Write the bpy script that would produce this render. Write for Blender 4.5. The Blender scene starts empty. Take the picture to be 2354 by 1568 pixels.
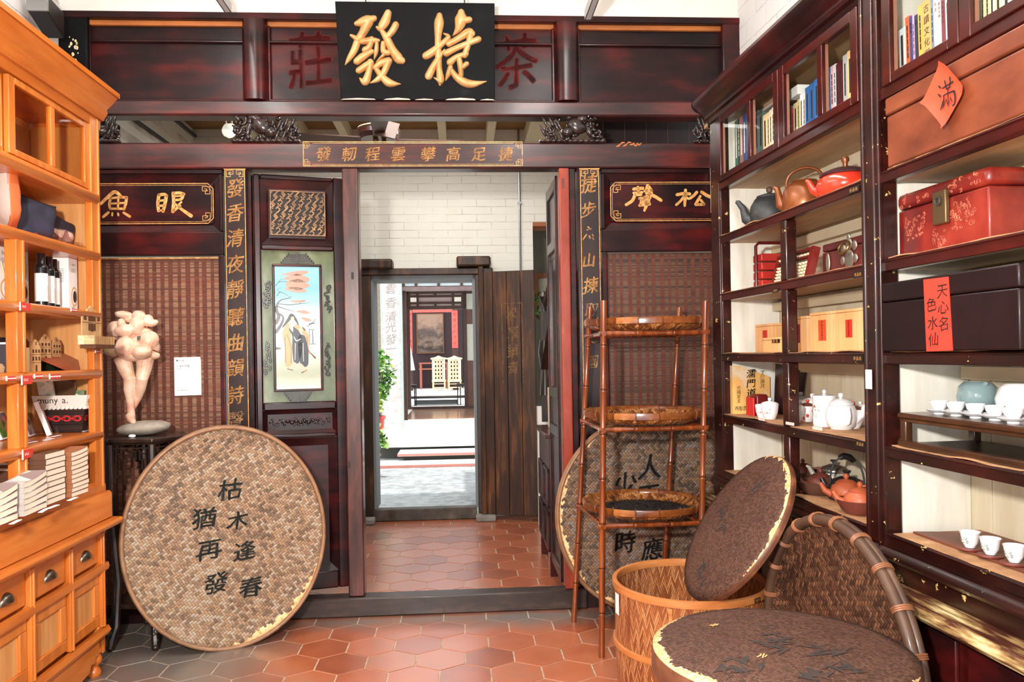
import bpy, math, random
from mathutils import Vector, Matrix, noise as mnoise
random.seed(7)
SC = bpy.context.scene
COL = SC.collection
PI = math.pi
# ---------------------------------------------------------------- camera
FPX, ROLL, CX, CY, EYE = 1800.0, 0.0166, 1177.0, 815.0, 1.5
CR = Vector((math.cos(ROLL), 0, -math.sin(ROLL)))
CU = Vector((math.sin(ROLL), 0, math.cos(ROLL)))
CP = Vector((0, 0, EYE))
cam = bpy.data.cameras.new('camera')
cam.sensor_width = 36.0
cam.lens = FPX / 2354 * 36.0
cam.shift_y = (CY - 784) / 2354
cam.clip_start = 0.05
camo = bpy.data.objects.new('camera', cam)
COL.objects.link(camo)
camo.matrix_world = Matrix(((CR.x, CU.x, 0, CP.x), (CR.y, CU.y, -1, CP.y), (CR.z, CU.z, 0, CP.z), (0, 0, 0, 1)))
SC.camera = camo
# ---------------------------------------------------------------- light
SC.view_settings.view_transform = 'Standard'
SC.view_settings.look = 'None'
SC.view_settings.gamma = 1.0
SC.view_settings.use_curve_mapping = False
SC.view_settings.exposure = 0.3
wd = bpy.data.worlds.new('sky'); SC.world = wd; wd.use_nodes = True
bg = wd.node_tree.nodes['Background']
bg.inputs['Color'].default_value = (0.93, 0.97, 1.0, 1)
bg.inputs['Strength'].default_value = 2.2
def area(name, loc, target, size, power, color=(1, 1, 1), size_y=None):
    l = bpy.data.lights.new(name, 'AREA'); l.energy = power; l.color = color; l.size = size
    if size_y: l.shape = 'RECTANGLE'; l.size_y = size_y
    o = bpy.data.objects.new(name, l); COL.objects.link(o); o.location = loc
    o.rotation_euler = (Vector(target) - Vector(loc)).to_track_quat('-Z', 'Y').to_euler()
    return o
area('flash_lamp', (-0.5, -0.05, 1.9), (-0.1, 5, 1.7), 0.14, 130, (1.0, 0.965, 0.92))
for lx_ in (-1.62, 0.46):   # fill lights added out of view above the two metal rails, no fittings built
    area('rail_fill_light', (lx_, 2.4, 3.62), (lx_, 2.4, 0), 0.3, 50, (1.0, 0.98, 0.95), 2.5)
area('hall_ceiling_light', (-0.6, 5.7, 3.40), (-0.6, 5.7, 0), 1.4, 44, (1.0, 0.98, 0.94))
sun = bpy.data.lights.new('sun', 'SUN'); sun.energy = 3.0; sun.angle = 0.02; sun.color = (1, 0.97, 0.92)
suno = bpy.data.objects.new('sun', sun); COL.objects.link(suno); suno.rotation_euler = (math.radians(14), math.radians(8), 0)
# ---------------------------------------------------------------- frames: local axes of each run of furniture
class Frame:
    def __init__(s, o, ex, ey, ez=(0, 0, 1)):
        s.o = Vector(o); s.ex = Vector(ex).normalized(); s.ey = Vector(ey).normalized(); s.ez = Vector(ez).normalized()
        s.M = Matrix(((s.ex.x, s.ey.x, s.ez.x, s.o.x), (s.ex.y, s.ey.y, s.ez.y, s.o.y), (s.ex.z, s.ey.z, s.ez.z, s.o.z), (0, 0, 0, 1)))
        s.I = s.M.inverted()
    def w(s, x, y, z): return s.M @ Vector((x, y, z))
    def p(s, px, py, y=0.0):            # where the sight line of a photo point meets the local plane y
        d = CR * ((px - CX) / FPX) + CU * ((CY - py) / FPX) + Vector((0, 1, 0))
        c = s.I @ CP; dl = s.I.to_3x3() @ d
        t = (y - c.y) / dl.y
        q = c + dl * t
        return q.x, q.z
    def h(s, px, py, z=0.0):            # ... or the horizontal plane z
        d = CR * ((px - CX) / FPX) + CU * ((CY - py) / FPX) + Vector((0, 1, 0))
        c = s.I @ CP; dl = s.I.to_3x3() @ d
        t = (z - c.z) / dl.z
        q = c + dl * t
        return q.x, q.y
    def v(s, px, py, x=0.0):            # ... or the plane x
        d = CR * ((px - CX) / FPX) + CU * ((CY - py) / FPX) + Vector((0, 1, 0))
        c = s.I @ CP; dl = s.I.to_3x3() @ d
        t = (x - c.x) / dl.x
        q = c + dl * t
        return q.y, q.z
    def sub(s, x, y, z, yaw=0.0, lean=0.0):   # child frame: yaw about z, then lean back (top away) about local x
        R = Matrix.Rotation(yaw, 3, 'Z') @ Matrix.Rotation(-lean, 3, 'X')
        B = s.M.to_3x3() @ R
        return Frame(s.w(x, y, z), B.col[0], B.col[1], B.col[2])
W = Frame((0, 0, 0), (1, 0, 0), (0, 1, 0))
S = Frame((0, 4.6, 0), (1, .0636, 0), (-.0636, 1, 0))          # the carved partition
RC = Frame((1.067, 4.15, 0), (.118, -1, 0), (1, .118, 0))      # right cabinet: x towards the viewer, y into it
LC = Frame((-1.985, 3.78, 0), (-.0789, 1, 0), (-1, -.0789, 0)) # left cabinet: x away from the viewer, y into it
ROOT = {}
def tag(o, label=None, cat=None, group=None, kind=None):
    if label: o['label'] = label
    if cat: o['category'] = cat
    if group: o['group'] = group
    if kind: o['kind'] = kind
    return o
def thing(name, label, cat, fr=W, pos=(0, 0, 0), group=None, kind=None):
    o = bpy.data.objects.new(name, None); COL.objects.link(o); o.empty_display_size = 0.05
    o.matrix_world = fr.M @ Matrix.Translation(Vector(pos))
    ROOT[o.name] = (fr, Vector(pos))
    return tag(o, label, cat, group, kind)
def clone(root, fr, pos, label, group=None, yaw=0.0, scale=None):
    c = root.copy(); COL.objects.link(c)
    m = fr.M @ Matrix.Translation(Vector(pos)) @ Matrix.Rotation(yaw, 4, 'Z')
    if scale: m = m @ Matrix.Diagonal(Vector((scale[0], scale[1], scale[2], 1)))
    c.matrix_world = m
    tag(c, label, None, group)
    for ch in list(root.children):
        d = ch.copy(); COL.objects.link(d); d.parent = c
        for g in list(ch.children):
            e = g.copy(); COL.objects.link(e); e.parent = d
    return c
# ---------------------------------------------------------------- mesh collector
class MB:
    def __init__(s): s.v = []; s.f = []; s.uv = {}
    def add(s, vs, fs):
        n = len(s.v); s.v += [Vector(v) for v in vs]; s.f += [tuple(i + n for i in f) for f in fs]; return n
    def box(s, x0, x1, y0, y1, z0, z1):
        if x1 < x0: x0, x1 = x1, x0
        if y1 < y0: y0, y1 = y1, y0
        if z1 < z0: z0, z1 = z1, z0
        s.add([(x0, y0, z0), (x1, y0, z0), (x1, y1, z0), (x0, y1, z0), (x0, y0, z1), (x1, y0, z1), (x1, y1, z1), (x0, y1, z1)],
              [(0, 3, 2, 1), (4, 5, 6, 7), (0, 1, 5, 4), (1, 2, 6, 5), (2, 3, 7, 6), (3, 0, 4, 7)]); return s
    def boxm(s, M, sx, sy, sz):          # box centred in x,y standing on z=0 of matrix M
        h = [(-sx/2, -sy/2, 0), (sx/2, -sy/2, 0), (sx/2, sy/2, 0), (-sx/2, sy/2, 0), (-sx/2, -sy/2, sz), (sx/2, -sy/2, sz), (sx/2, sy/2, sz), (-sx/2, sy/2, sz)]
        s.add([M @ Vector(p) for p in h], [(0, 3, 2, 1), (4, 5, 6, 7), (0, 1, 5, 4), (1, 2, 6, 5), (2, 3, 7, 6), (3, 0, 4, 7)]); return s
    def prism(s, pts, vec):
        n = len(pts); vec = Vector(vec); a = [Vector(p) for p in pts]
        nrm = Vector((0, 0, 0))
        for i in range(n): nrm += a[i].cross(a[(i + 1) % n])
        if nrm.dot(vec) > 0: a.reverse()
        s.add(a + [p + vec for p in a], [tuple(range(n)), tuple(range(2 * n - 1, n - 1, -1))] + [(i, n + i, n + (i + 1) % n, (i + 1) % n) for i in range(n)]); return s
    def poly(s, pts): s.add(pts, [tuple(range(len(pts)))]); return s
    def ext(s, prof, x0, x1):            # (y,z) outline extruded along x
        return s.prism([(x0, y, z) for y, z in prof], (x1 - x0, 0, 0))
    def tube(s, pts, r, seg=8, closed=False, flat=1.0, up=None):
        pts = [Vector(p) for p in pts]; n = len(pts)
        rs = r if isinstance(r, (list, tuple)) else [r] * n
        rings = []; prev = None
        for i, p in enumerate(pts):
            if closed: t = pts[(i + 1) % n] - pts[i - 1]
            else: t = pts[min(i + 1, n - 1)] - pts[max(i - 1, 0)]
            t = t.normalized() if t.length > 1e-9 else Vector((0, 0, 1))
            if prev is None:
                a = Vector(up) if up else (Vector((0, 0, 1)) if abs(t.z) < .9 else Vector((1, 0, 0)))
            else: a = prev
            u = (a - t * a.dot(t)); u = u.normalized() if u.length > 1e-6 else t.orthogonal().normalized()
            prev = u; w = t.cross(u)
            rings.append([p + (u * math.cos(2 * PI * k / seg) + w * math.sin(2 * PI * k / seg) * flat) * rs[i] for k in range(seg)])
        vs = [q for R in rings for q in R]; fs = []
        m = n if closed else n - 1
        for i in range(m):
            j = (i + 1) % n
            for k in range(seg):
                l = (k + 1) % seg
                fs.append((i * seg + k, i * seg + l, j * seg + l, j * seg + k))
        if not closed: fs += [tuple(range(seg - 1, -1, -1)), tuple((n - 1) * seg + k for k in range(seg))]
        s.add(vs, fs); return s
    def lathe(s, prof, c=(0, 0, 0), seg=24, sy=1.0, M=None, wob=0.0, a0=0.0, a1=2 * PI):
        c = Vector(c); n = len(prof); full = abs(a1 - a0 - 2 * PI) < 1e-6
        m = seg if full else seg + 1; vs = []
        base = len(s.v)
        for k in range(m):
            a = a0 + (a1 - a0) * k / seg
            for r, z in prof:
                p = Vector((r * math.cos(a), r * math.sin(a) * sy, z)); p = M @ p if M else p + c
                vs.append(p)
        fs = []
        for k in range(seg):
            l = (k + 1) % m
            for i in range(n - 1):
                f = (k * n + i, l * n + i, l * n + i + 1, k * n + i + 1)
                s.uv[len(s.f) + len(fs)] = [(k / seg, prof[i][1]), ((k + 1) / seg, prof[i][1]), ((k + 1) / seg, prof[i + 1][1]), (k / seg, prof[i + 1][1])]
                fs.append(f)
        s.add(vs, fs); return s
    def ball(s, c, r, rot=None, nu=14, nv=9, nz=0.0, seed=0):
        r = (r, r, r) if not isinstance(r, (list, tuple)) else r
        c = Vector(c); vs = []; fs = []
        for i in range(nv + 1):
            th = PI * i / nv
            for k in range(nu):
                ph = 2 * PI * k / nu
                q = Vector((math.sin(th) * math.cos(ph), math.sin(th) * math.sin(ph), math.cos(th)))
                g = 1 + nz * mnoise.noise(q * 1.7 + Vector((seed, seed * .7, 0))) if nz else 1
                q = Vector((q.x * r[0], q.y * r[1], q.z * r[2])) * g
                if rot: q = rot @ q
                vs.append(c + q)
        for i in range(nv):
            for k in range(nu):
                l = (k + 1) % nu
                fs.append((i * nu + k, (i + 1) * nu + k, (i + 1) * nu + l, i * nu + l))
        s.add(vs, fs); return s
    def sweep(s, path, prof, close_ends=True):   # path [(x,y)], profile [(out,z)]; out is to the right of travel
        n = len(path); P = [Vector((a, b, 0)) for a, b in path]; rings = []
        for i in range(n):
            d0 = (P[i] - P[i - 1]).normalized() if i > 0 else (P[1] - P[0]).normalized()
            d1 = (P[i + 1] - P[i]).normalized() if i < n - 1 else d0
            n0 = Vector((d0.y, -d0.x, 0)); n1 = Vector((d1.y, -d1.x, 0))
            b = (n0 + n1).normalized(); k = 1 / max(.4, b.dot(n0))
            rings.append([P[i] + b * (o * k) + Vector((0, 0, z)) for o, z in prof])
        m = len(prof); vs = [q for R in rings for q in R]; fs = []
        for i in range(n - 1):
            for k in range(m):
                l = (k + 1) % m
                fs.append((i * m + k, (i + 1) * m + k, (i + 1) * m + l, i * m + l))
        if close_ends: fs += [tuple(range(m)), tuple((n - 1) * m + k for k in range(m - 1, -1, -1))]
        s.add(vs, fs); return s
    def frame_rect(s, x0, x1, z0, z1, w, y0, y1):
        s.box(x0, x1, y0, y1, z1 - w, z1); s.box(x0, x1, y0, y1, z0, z0 + w)
        s.box(x0, x0 + w, y0, y1, z0 + w, z1 - w); s.box(x1 - w, x1, y0, y1, z0 + w, z1 - w); return s
    def bevel_frame(s, x0, x1, z0, z1, w, y0, y1):      # frame whose face slopes from outer depth y0 to inner depth y1
        o = [(x0, z0), (x1, z0), (x1, z1), (x0, z1)]; i_ = [(x0 + w, z0 + w), (x1 - w, z0 + w), (x1 - w, z1 - w), (x0 + w, z1 - w)]
        for k in range(4):
            l = (k + 1) % 4
            s.poly([(o[k][0], y0, o[k][1]), (o[l][0], y0, o[l][1]), (i_[l][0], y1, i_[l][1]), (i_[k][0], y1, i_[k][1])])
        return s
    def build(s, name, mat, parent=None, fr=None, pos=None, bevel=0.0, label=None, sharp=38, seg=2):
        if parent is not None: fr, base = ROOT[parent.name]
        else: fr = fr or W; base = Vector(pos or (0, 0, 0))
        me = bpy.data.meshes.new(name)
        me.from_pydata([v - base for v in s.v], [], s.f); 
        me.polygons.foreach_set('use_smooth', [True] * len(me.polygons))
        me.set_sharp_from_angle(angle=math.radians(sharp))
        if s.uv and len(s.uv) > 0:
            u = me.uv_layers.new(name='UVMap'); 
            for pi, uvs in s.uv.items():
                for li, q in zip(me.polygons[pi].loop_indices, uvs): u.data[li].uv = q
        me.materials.append(mat)
        o = bpy.data.objects.new(name, me); COL.objects.link(o)
        if parent is not None: o.parent = parent
        else: o.matrix_world = fr.M @ Matrix.Translation(base)
        ROOT[o.name] = (fr, base)
        if bevel:
            b = o.modifiers.new('bevel', 'BEVEL'); b.width = bevel; b.segments = seg; b.limit_method = 'ANGLE'; b.angle_limit = math.radians(50)
        if label: o['label'] = label
        return o
    def top(s, name, mat, label, cat, fr=W, pos=(0, 0, 0), group=None, kind=None, bevel=0.0, sharp=38):
        return tag(s.build(name, mat, None, fr, pos, bevel, None, sharp), label, cat, group, kind)
# ---------------------------------------------------------------- lettering
GLY = {}
def glyph(ch):
    if ch not in GLY:
        c = bpy.data.curves.new('g', 'FONT'); c.body = ch; c.resolution_u = 3
        o = bpy.data.objects.new('g', c); COL.objects.link(o)
        dg = bpy.context.evaluated_depsgraph_get()
        me = bpy.data.meshes.new_from_object(o.evaluated_get(dg))
        vs = [(v.co.x - .5, v.co.y - .38) for v in me.vertices]; fs = [tuple(p.vertices) for p in me.polygons]
        if ord(ch) < 0x2000 and vs:
            w = max(v[0] for v in vs) + .06 + .5
            GLY[ch] = (vs, fs, w)
        else: GLY[ch] = (vs, fs, 1.0)
        bpy.data.meshes.remove(me); bpy.data.objects.remove(o); bpy.data.curves.remove(c)
    return GLY[ch]
def char(mb, ch, fn, x, z, sx, sz, slant=0.0, jit=0.02, rot=0.0, th=0.0, fat=0.0):
    """one written character in a plane; fn(x, z) gives the 3-D point"""
    vs, fs, _ = glyph(ch)
    out = []; c, s_ = math.cos(rot), math.sin(rot); sd = random.random() * 50
    for a, b in vs:
        n = mnoise.noise(Vector((a * 3 + sd, b * 3, 0))); m = mnoise.noise(Vector((a * 3, b * 3 + sd, 7)))
        u = a + jit * n * 2; v = b + jit * m * 2
        u += slant * v; v += .10 * u                       # a hand's rise to the right
        u, v = u * sx, v * sz
        out.append(fn(x + u * c - v * s_, z + u * s_ + v * c))
    if fat:                                              # heavier stroke: the same outline shifted a little
        for dx, dz in ((fat, 0), (-fat, 0), (0, fat * .6), (0, -fat * .6)):
            o2 = []
            for a, b in vs:
                n = mnoise.noise(Vector((a * 3 + sd, b * 3, 0))); m = mnoise.noise(Vector((a * 3, b * 3 + sd, 7)))
                u = a + jit * n * 2; v = b + jit * m * 2
                u += slant * v; v += .10 * u
                u, v = u * sx + dx, v * sz + dz
                o2.append(fn(x + u * c - v * s_, z + u * s_ + v * c))
            mb.add(o2, fs)
    mb.add(out, fs)
def text_line(mb, txt, fn, x, z, h, track=0.0, jit=0.0):
    for ch in txt:
        if ch == ' ': x += h * .35; continue
        vs, fs, w = glyph(ch)
        mb.add([fn(x + (a + .5) * h, z + (b + .38) * h) for a, b in vs], fs)
        x += (w + track) * h
    return x
def stroke(mb, pts, fn, thick=0.0, n=10, roundness=1.0):
    """brush stroke [(x, z, width)] smoothed, with a rounded swollen body when thick > 0; fn(x, z, d) with d towards the viewer"""
    P = []
    k = len(pts)
    def cr(a, b, c, d, t): return .5 * ((2 * b) + (-a + c) * t + (2 * a - 5 * b + 4 * c - d) * t * t + (-a + 3 * b - 3 * c + d) * t ** 3)
    for i in range(k - 1):
        q = [pts[max(i - 1, 0)], pts[i], pts[i + 1], pts[min(i + 2, k - 1)]]
        for j in range(n):
            t = j / n; P.append(tuple(cr(q[0][m], q[1][m], q[2][m], q[3][m], t) for m in range(3)))
    P.append(pts[-1])
    ends = []
    def dirn(i):
        a = P[max(i - 1, 0)]; b = P[min(i + 1, len(P) - 1)]; d = Vector((b[0] - a[0], b[1] - a[1])); return d.normalized() if d.length > 1e-9 else Vector((1, 0))
    d0 = dirn(0); w0 = P[0][2]; d1 = dirn(len(P) - 1); w1 = P[-1][2]
    pre = [(P[0][0] - d0.x * w0 * .5 * q, P[0][1] - d0.y * w0 * .5 * q, w0 * math.sqrt(max(0, 1 - q * q))) for q in (.98, .8, .5)]
    post = [(P[-1][0] + d1.x * w1 * .5 * q, P[-1][1] + d1.y * w1 * .5 * q, w1 * math.sqrt(max(0, 1 - q * q))) for q in (.5, .8, .98)]
    P = pre + P + post
    sec = [-1, -.75, -.4, 0, .4, .75, 1] if thick else [-1, 1]
    vs = []
    wm = max(p[2] for p in P)
    for i, (x, z, w) in enumerate(P):
        d = dirn(i); nx, nz = -d.y, d.x
        for q in sec:
            hgt = thick * (w / wm) ** .5 * math.sqrt(max(0, 1 - q * q)) if thick else 0
            vs.append(fn(x + nx * w * .5 * q, z + nz * w * .5 * q, hgt))
    m = len(sec); fs = []
    for i in range(len(P) - 1):
        for j in range(m - 1): fs.append((i * m + j, i * m + j + 1, (i + 1) * m + j + 1, (i + 1) * m + j))
    mb.add(vs, fs)
def fret(mb, fn, x, z, dx, dz, s_, w):
    """small gilt fret (square spiral) growing from a corner; dx, dz = +-1"""
    for o, path in ((0, [(0, 0), (5, 0), (5, 3), (2, 3), (2, 1.6), (3.6, 1.6)]), (1, [(0, 0), (0, 5), (3, 5), (3, 2.8), (1.4, 2.8)])):
        for (a, b), (c, d) in zip(path, path[1:]):
            line(mb, fn, x + dx * a * s_, z + dz * b * s_, x + dx * c * s_, z + dz * d * s_, w)
def line(mb, fn, x0, z0, x1, z1, w):
    d = Vector((x1 - x0, z1 - z0)); L = d.length
    if L < 1e-9: return
    d /= L; n = Vector((-d.y, d.x)) * (w / 2); e = d * (w / 2)
    mb.poly([fn(x0 - e.x + n.x, z0 - e.y + n.y), fn(x0 - e.x - n.x, z0 - e.y - n.y), fn(x1 + e.x - n.x, z1 + e.y - n.y), fn(x1 + e.x + n.x, z1 + e.y + n.y)])
# ---------------------------------------------------------------- materials
MATS = {}
def srgb(c):
    return tuple(((v / 255) / 12.92 if v / 255 <= .04045 else ((v / 255 + .055) / 1.055) ** 2.4) for v in c) + (1,)
class NT:
    def __init__(s, name):
        s.m = bpy.data.materials.new(name); s.m.use_nodes = True; s.t = s.m.node_tree
        s.b = s.t.nodes['Principled BSDF']; s.out = s.t.nodes['Material Output']
    def n(s, typ, **kw):
        nd = s.t.nodes.new(typ)
        for k, v in kw.items():
            if k == 'ins':
                for a, b in v.items():
                    if hasattr(b, 'is_linked') or isinstance(b, bpy.types.NodeSocket): s.t.links.new(b, nd.inputs[a])
                    else: nd.inputs[a].default_value = b
            else: setattr(nd, k, v)
        return nd
    def math(s, op, a, b=0.0, c=None):
        nd = s.n('ShaderNodeMath', operation=op)
        for i, v in enumerate((a, b) if c is None else (a, b, c)):
            if isinstance(v, bpy.types.NodeSocket): s.t.links.new(v, nd.inputs[i])
            else: nd.inputs[i].default_value = v
        return nd.outputs[0]
    def mix(s, f, a, b):
        nd = s.n('ShaderNodeMix', data_type='RGBA')
        for k, v in ((0, f), (6, a), (7, b)):
            if isinstance(v, bpy.types.NodeSocket): s.t.links.new(v, nd.inputs[k])
            else: nd.inputs[k].default_value = v
        return nd.outputs[2]
    def coords(s, scale=(1, 1, 1), kind='Object', rot=(0, 0, 0), loc=(0, 0, 0)):
        tc = s.n('ShaderNodeTexCoord'); mp = s.n('ShaderNodeMapping')
        s.t.links.new(tc.outputs[kind], mp.inputs[0]); mp.inputs[3].default_value = scale; mp.inputs[2].default_value = rot; mp.inputs[1].default_value = loc
        return mp.outputs[0]
    def noise(s, vec, scale, detail=4.0, rough=.6, dist=0.0):
        nd = s.n('ShaderNodeTexNoise', ins={'Vector': vec, 'Scale': scale, 'Detail': detail, 'Roughness': rough, 'Distortion': dist}); return nd.outputs[0]
    def ramp(s, f, stops, interp='LINEAR'):
        nd = s.n('ShaderNodeValToRGB'); s.t.links.new(f, nd.inputs[0]); cr = nd.color_ramp; cr.interpolation = interp
        while len(cr.elements) < len(stops): cr.elements.new(.5)
        for e, (p, c) in zip(cr.elements, stops):
            e.position = p; e.color = c if len(c) == 4 else srgb(c)
        return nd.outputs[0]
    def step(s, f, lo, hi): 
        nd = s.n('ShaderNodeMapRange', ins={0: f, 1: lo, 2: hi, 3: 0.0, 4: 1.0}); return nd.outputs[0]
    def bump(s, h, strength=.3, dist=.004):
        nd = s.n('ShaderNodeBump', ins={'Height': h, 'Strength': strength, 'Distance': dist}); s.t.links.new(nd.outputs[0], s.b.inputs['Normal'])
    def set(s, **kw):
        for k, v in kw.items():
            k = {'color': 'Base Color', 'rough': 'Roughness', 'metal': 'Metallic', 'coat': 'Coat Weight', 'coatr': 'Coat Roughness', 'spec': 'Specular IOR Level', 'trans': 'Transmission Weight', 'alpha': 'Alpha', 'emit': 'Emission Strength', 'emitc': 'Emission Color', 'sss': 'Subsurface Weight', 'ior': 'IOR'}[k]
            if isinstance(v, bpy.types.NodeSocket): s.t.links.new(v, s.b.inputs[k])
            else: s.b.inputs[k].default_value = v
        return s
def grain(name, stops, scale=(1, 1, 1), ns=6, detail=6, rough=.45, coat=0.0, spec=.5, metal=0.0, bump=0.0, chips=None, rand=0.0, coatr=.12, big=0.0):
    """noise-grained surface; chips = (colour, noise scale, threshold, stretch)"""
    if name in MATS: return MATS[name]
    t = NT(name); v = t.coords(scale); f = t.noise(v, ns, detail)
    if big:
        g = t.noise(t.coords(), 1.6, 3); f = t.math('ADD', f, t.math('MULTIPLY', t.math('SUBTRACT', g, .5), big))
    if rand:
        r = t.n('ShaderNodeNewGeometry').outputs['Random Per Island']
        f = t.math('ADD', f, t.math('MULTIPLY', t.math('SUBTRACT', r, .5), rand))
    c = t.ramp(f, stops)
    if chips:
        col, cs, th, st = chips
        k = t.noise(t.coords(st), cs, 5, .7)
        c = t.mix(t.step(k, th, th + .015), c, srgb(col))
    t.set(color=c, rough=rough, coat=coat, spec=spec, metal=metal, coatr=coatr)
    if bump: t.bump(f, bump, .003)
    MATS[name] = t.m; return t.m
def plain(name, col, rough=.5, metal=0.0, coat=0.0, spec=.5, trans=0.0, emit=0.0, sss=0.0):
    if name in MATS: return MATS[name]
    t = NT(name); t.set(color=srgb(col), rough=rough, metal=metal, coat=coat, spec=spec, trans=trans)
    # a breath of unevenness so no surface is perfectly flat in tone
    f = t.noise(t.coords(), 9, 3); c = srgb(col)
    t.set(color=t.mix(f, tuple(x * .88 for x in c[:3]) + (1,), tuple(min(1, x * 1.1) for x in c[:3]) + (1,)))
    if emit: t.set(emit=emit, emitc=srgb(col))
    MATS[name] = t.m; return t.m
LACQ = grain('dark_lacquer', [(.3, (20, 8, 10)), (.5, (42, 14, 16)), (.72, (82, 20, 18))], (1, 1, 3.5), 3, 6, .3, .12, .35, bump=.04, big=.7)
LACQH = grain('dark_lacquer_flat', [(.3, (16, 7, 9)), (.5, (38, 13, 15)), (.74, (84, 20, 17))], (.7, 1, 3), 3, 6, .36, .03, .25, bump=.05, big=.9)
BEAM = grain('old_beam_lacquer', [(.3, (30, 14, 16)), (.52, (60, 28, 27)), (.72, (98, 36, 30))], (.6, 1, 5), 4, 6, .33, .2, bump=.08, big=.6, chips=((176, 122, 74), 7, .74, (1, 1, 4)))
POST = grain('worn_post', [(.3, (40, 20, 20)), (.5, (70, 36, 32)), (.7, (104, 56, 46))], (4, 4, .7), 5, 7, .3, .2, bump=.12, chips=((196, 128, 78), 11, .72, (3, 3, .8)))
REDP = grain('red_door_post', [(.3, (122, 46, 34)), (.6, (154, 64, 47)), (.8, (172, 88, 66))], (4, 4, .8), 4, 5, .22, .35, bump=.05)
BLACK = grain('black_board', [(.3, (8, 8, 9)), (.6, (16, 16, 18)), (.8, (34, 33, 34))], (1, 1, 1), 6, 6, .6, 0, .12, chips=((200, 190, 165), 42, .735, (1, 1, 1)))
SIGN = grain('couplet_black', [(.3, (22, 12, 14)), (.6, (42, 24, 26)), (.8, (58, 34, 32))], (2, 1, .6), 4, 5, .3, .2)
GOLD = grain('gold_leaf', [(.25, (168, 114, 62)), (.5, (212, 160, 100)), (.75, (234, 190, 134))], (1, 1, 1), 9, 5, .42, 0, .5, metal=.12, bump=.06, chips=((40, 26, 14), 26, .69, (1, 1, 1)))
GILT = grain('gilt_paint', [(.3, (176, 116, 58)), (.55, (222, 162, 92)), (.75, (246, 204, 140))], (1, 1, 1), 40, 5, .45, 0, .5, metal=.15, chips=((60, 34, 22), 30, .66, (1, 1, 1)))
FADE = grain('faded_gilt', [(.35, (52, 32, 26)), (.55, (140, 96, 52)), (.7, (196, 146, 84))], (1, 1, 1), 34, 5, .5)
GHOST = grain('faded_red_paint', [(.3, (52, 9, 9)), (.55, (92, 14, 12)), (.75, (112, 20, 16))], (1, 1, 2), 6, 5, .5, .0, .2)
INK = grain('brush_ink', [(.3, (30, 32, 30)), (.6, (46, 48, 44)), (.8, (92, 82, 62))], (1, 1, 1), 30, 6, .75)
INKB = plain('black_ink', (24, 16, 14), .6)
ORANGE = grain('orange_wood', [(.25, (176, 86, 24)), (.5, (204, 110, 38)), (.75, (224, 132, 58))], (.8, 6, 6), 3, 6, .32, .25, bump=.03, rand=.25)
ORANGEV = grain('orange_wood_upright', [(.25, (180, 92, 28)), (.5, (210, 118, 44)), (.75, (230, 142, 68))], (7, 7, .7), 3, 6, .32, .25, bump=.03, rand=.2)
PALE = grain('pale_back_panel', [(.3, (196, 128, 66)), (.55, (216, 152, 88)), (.75, (228, 172, 110))], (6, 6, .6), 3, 5, .5, .05, rand=.3)
CARB = grain('cabinet_mahogany', [(.3, (36, 7, 5)), (.55, (64, 13, 9)), (.75, (86, 23, 15))], (1, 3, 3), 3, 6, .28, .15, bump=.03, chips=((214, 178, 108), 17, .745, (1, 1, 1)))
CARBD = grain('cabinet_worn', [(.3, (24, 7, 5)), (.55, (46, 13, 9)), (.75, (70, 24, 16))], (1, 3, 3), 4, 6, .32, .2, bump=.06, chips=((216, 184, 112), 19, .645, (1, 1, 1.3)))
BACKB = grain('shaded_back_boards', [(.3, (196, 182, 154)), (.6, (212, 200, 174)), (.8, (222, 212, 190))], (5, 5, .6), 3, 4, .6)  # the cream boards again, coloured darker for the weak grazing light on them
CREAM = grain('cream_boards', [(.3, (214, 208, 192)), (.6, (232, 229, 218)), (.8, (240, 238, 230))], (5, 5, .6), 3, 4, .6)
UNDER = grain('shelf_underside', [(.3, (158, 128, 92)), (.6, (180, 150, 112)), (.8, (192, 166, 130))], (1, 5, 1), 3, 4, .55)
DUST = grain('kraft_liner', [(.3, (150, 104, 68)), (.6, (186, 138, 96)), (.8, (212, 168, 124))], (1, 1, 1), 14, 6, .85, bump=.3)
WHITE = plain('white_plaster', (236, 234, 226), .8)
CERAM = plain('white_porcelain', (240, 240, 242), .12, coat=.5)
STEEL = plain('brushed_metal', (170, 172, 172), .35, 1.0)
BRASS = plain('old_brass', (150, 120, 74), .35, .9)
IRON = grain('cast_iron', [(.3, (44, 45, 47)), (.6, (70, 72, 74)), (.8, (112, 98, 84))], (1, 1, 1), 14, 6, .55, 0, .5, metal=.35, bump=.15)
PAPER = plain('white_paper', (244, 243, 240), .8)
REDPAPER = plain('red_paper', (230, 58, 40), .7)
def glass(name, tint=(1, 1, 1), refl=.10):
    if name in MATS: return MATS[name]
    t = NT(name); tr = t.n('ShaderNodeBsdfTransparent', ins={'Color': tint + (1,)}); gl = t.n('ShaderNodeBsdfGlossy', ins={'Roughness': .03})
    fr = t.n('ShaderNodeLayerWeight', ins={'Blend': .5}); ms = t.n('ShaderNodeMixShader')
    t.t.links.new(t.math('ADD', t.math('MULTIPLY', t.math('POWER', fr.outputs['Facing'], 5.0), .30), refl * .06), ms.inputs[0]); t.t.links.new(tr.outputs[0], ms.inputs[1]); t.t.links.new(gl.outputs[0], ms.inputs[2])
    t.t.links.new(ms.outputs[0], t.out.inputs[0]); MATS[name] = t.m; return t.m
GLASS = glass('window_glass', (.96, .97, .96))
GLASSB = glass('amber_glass', (.92, .86, .76))
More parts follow.
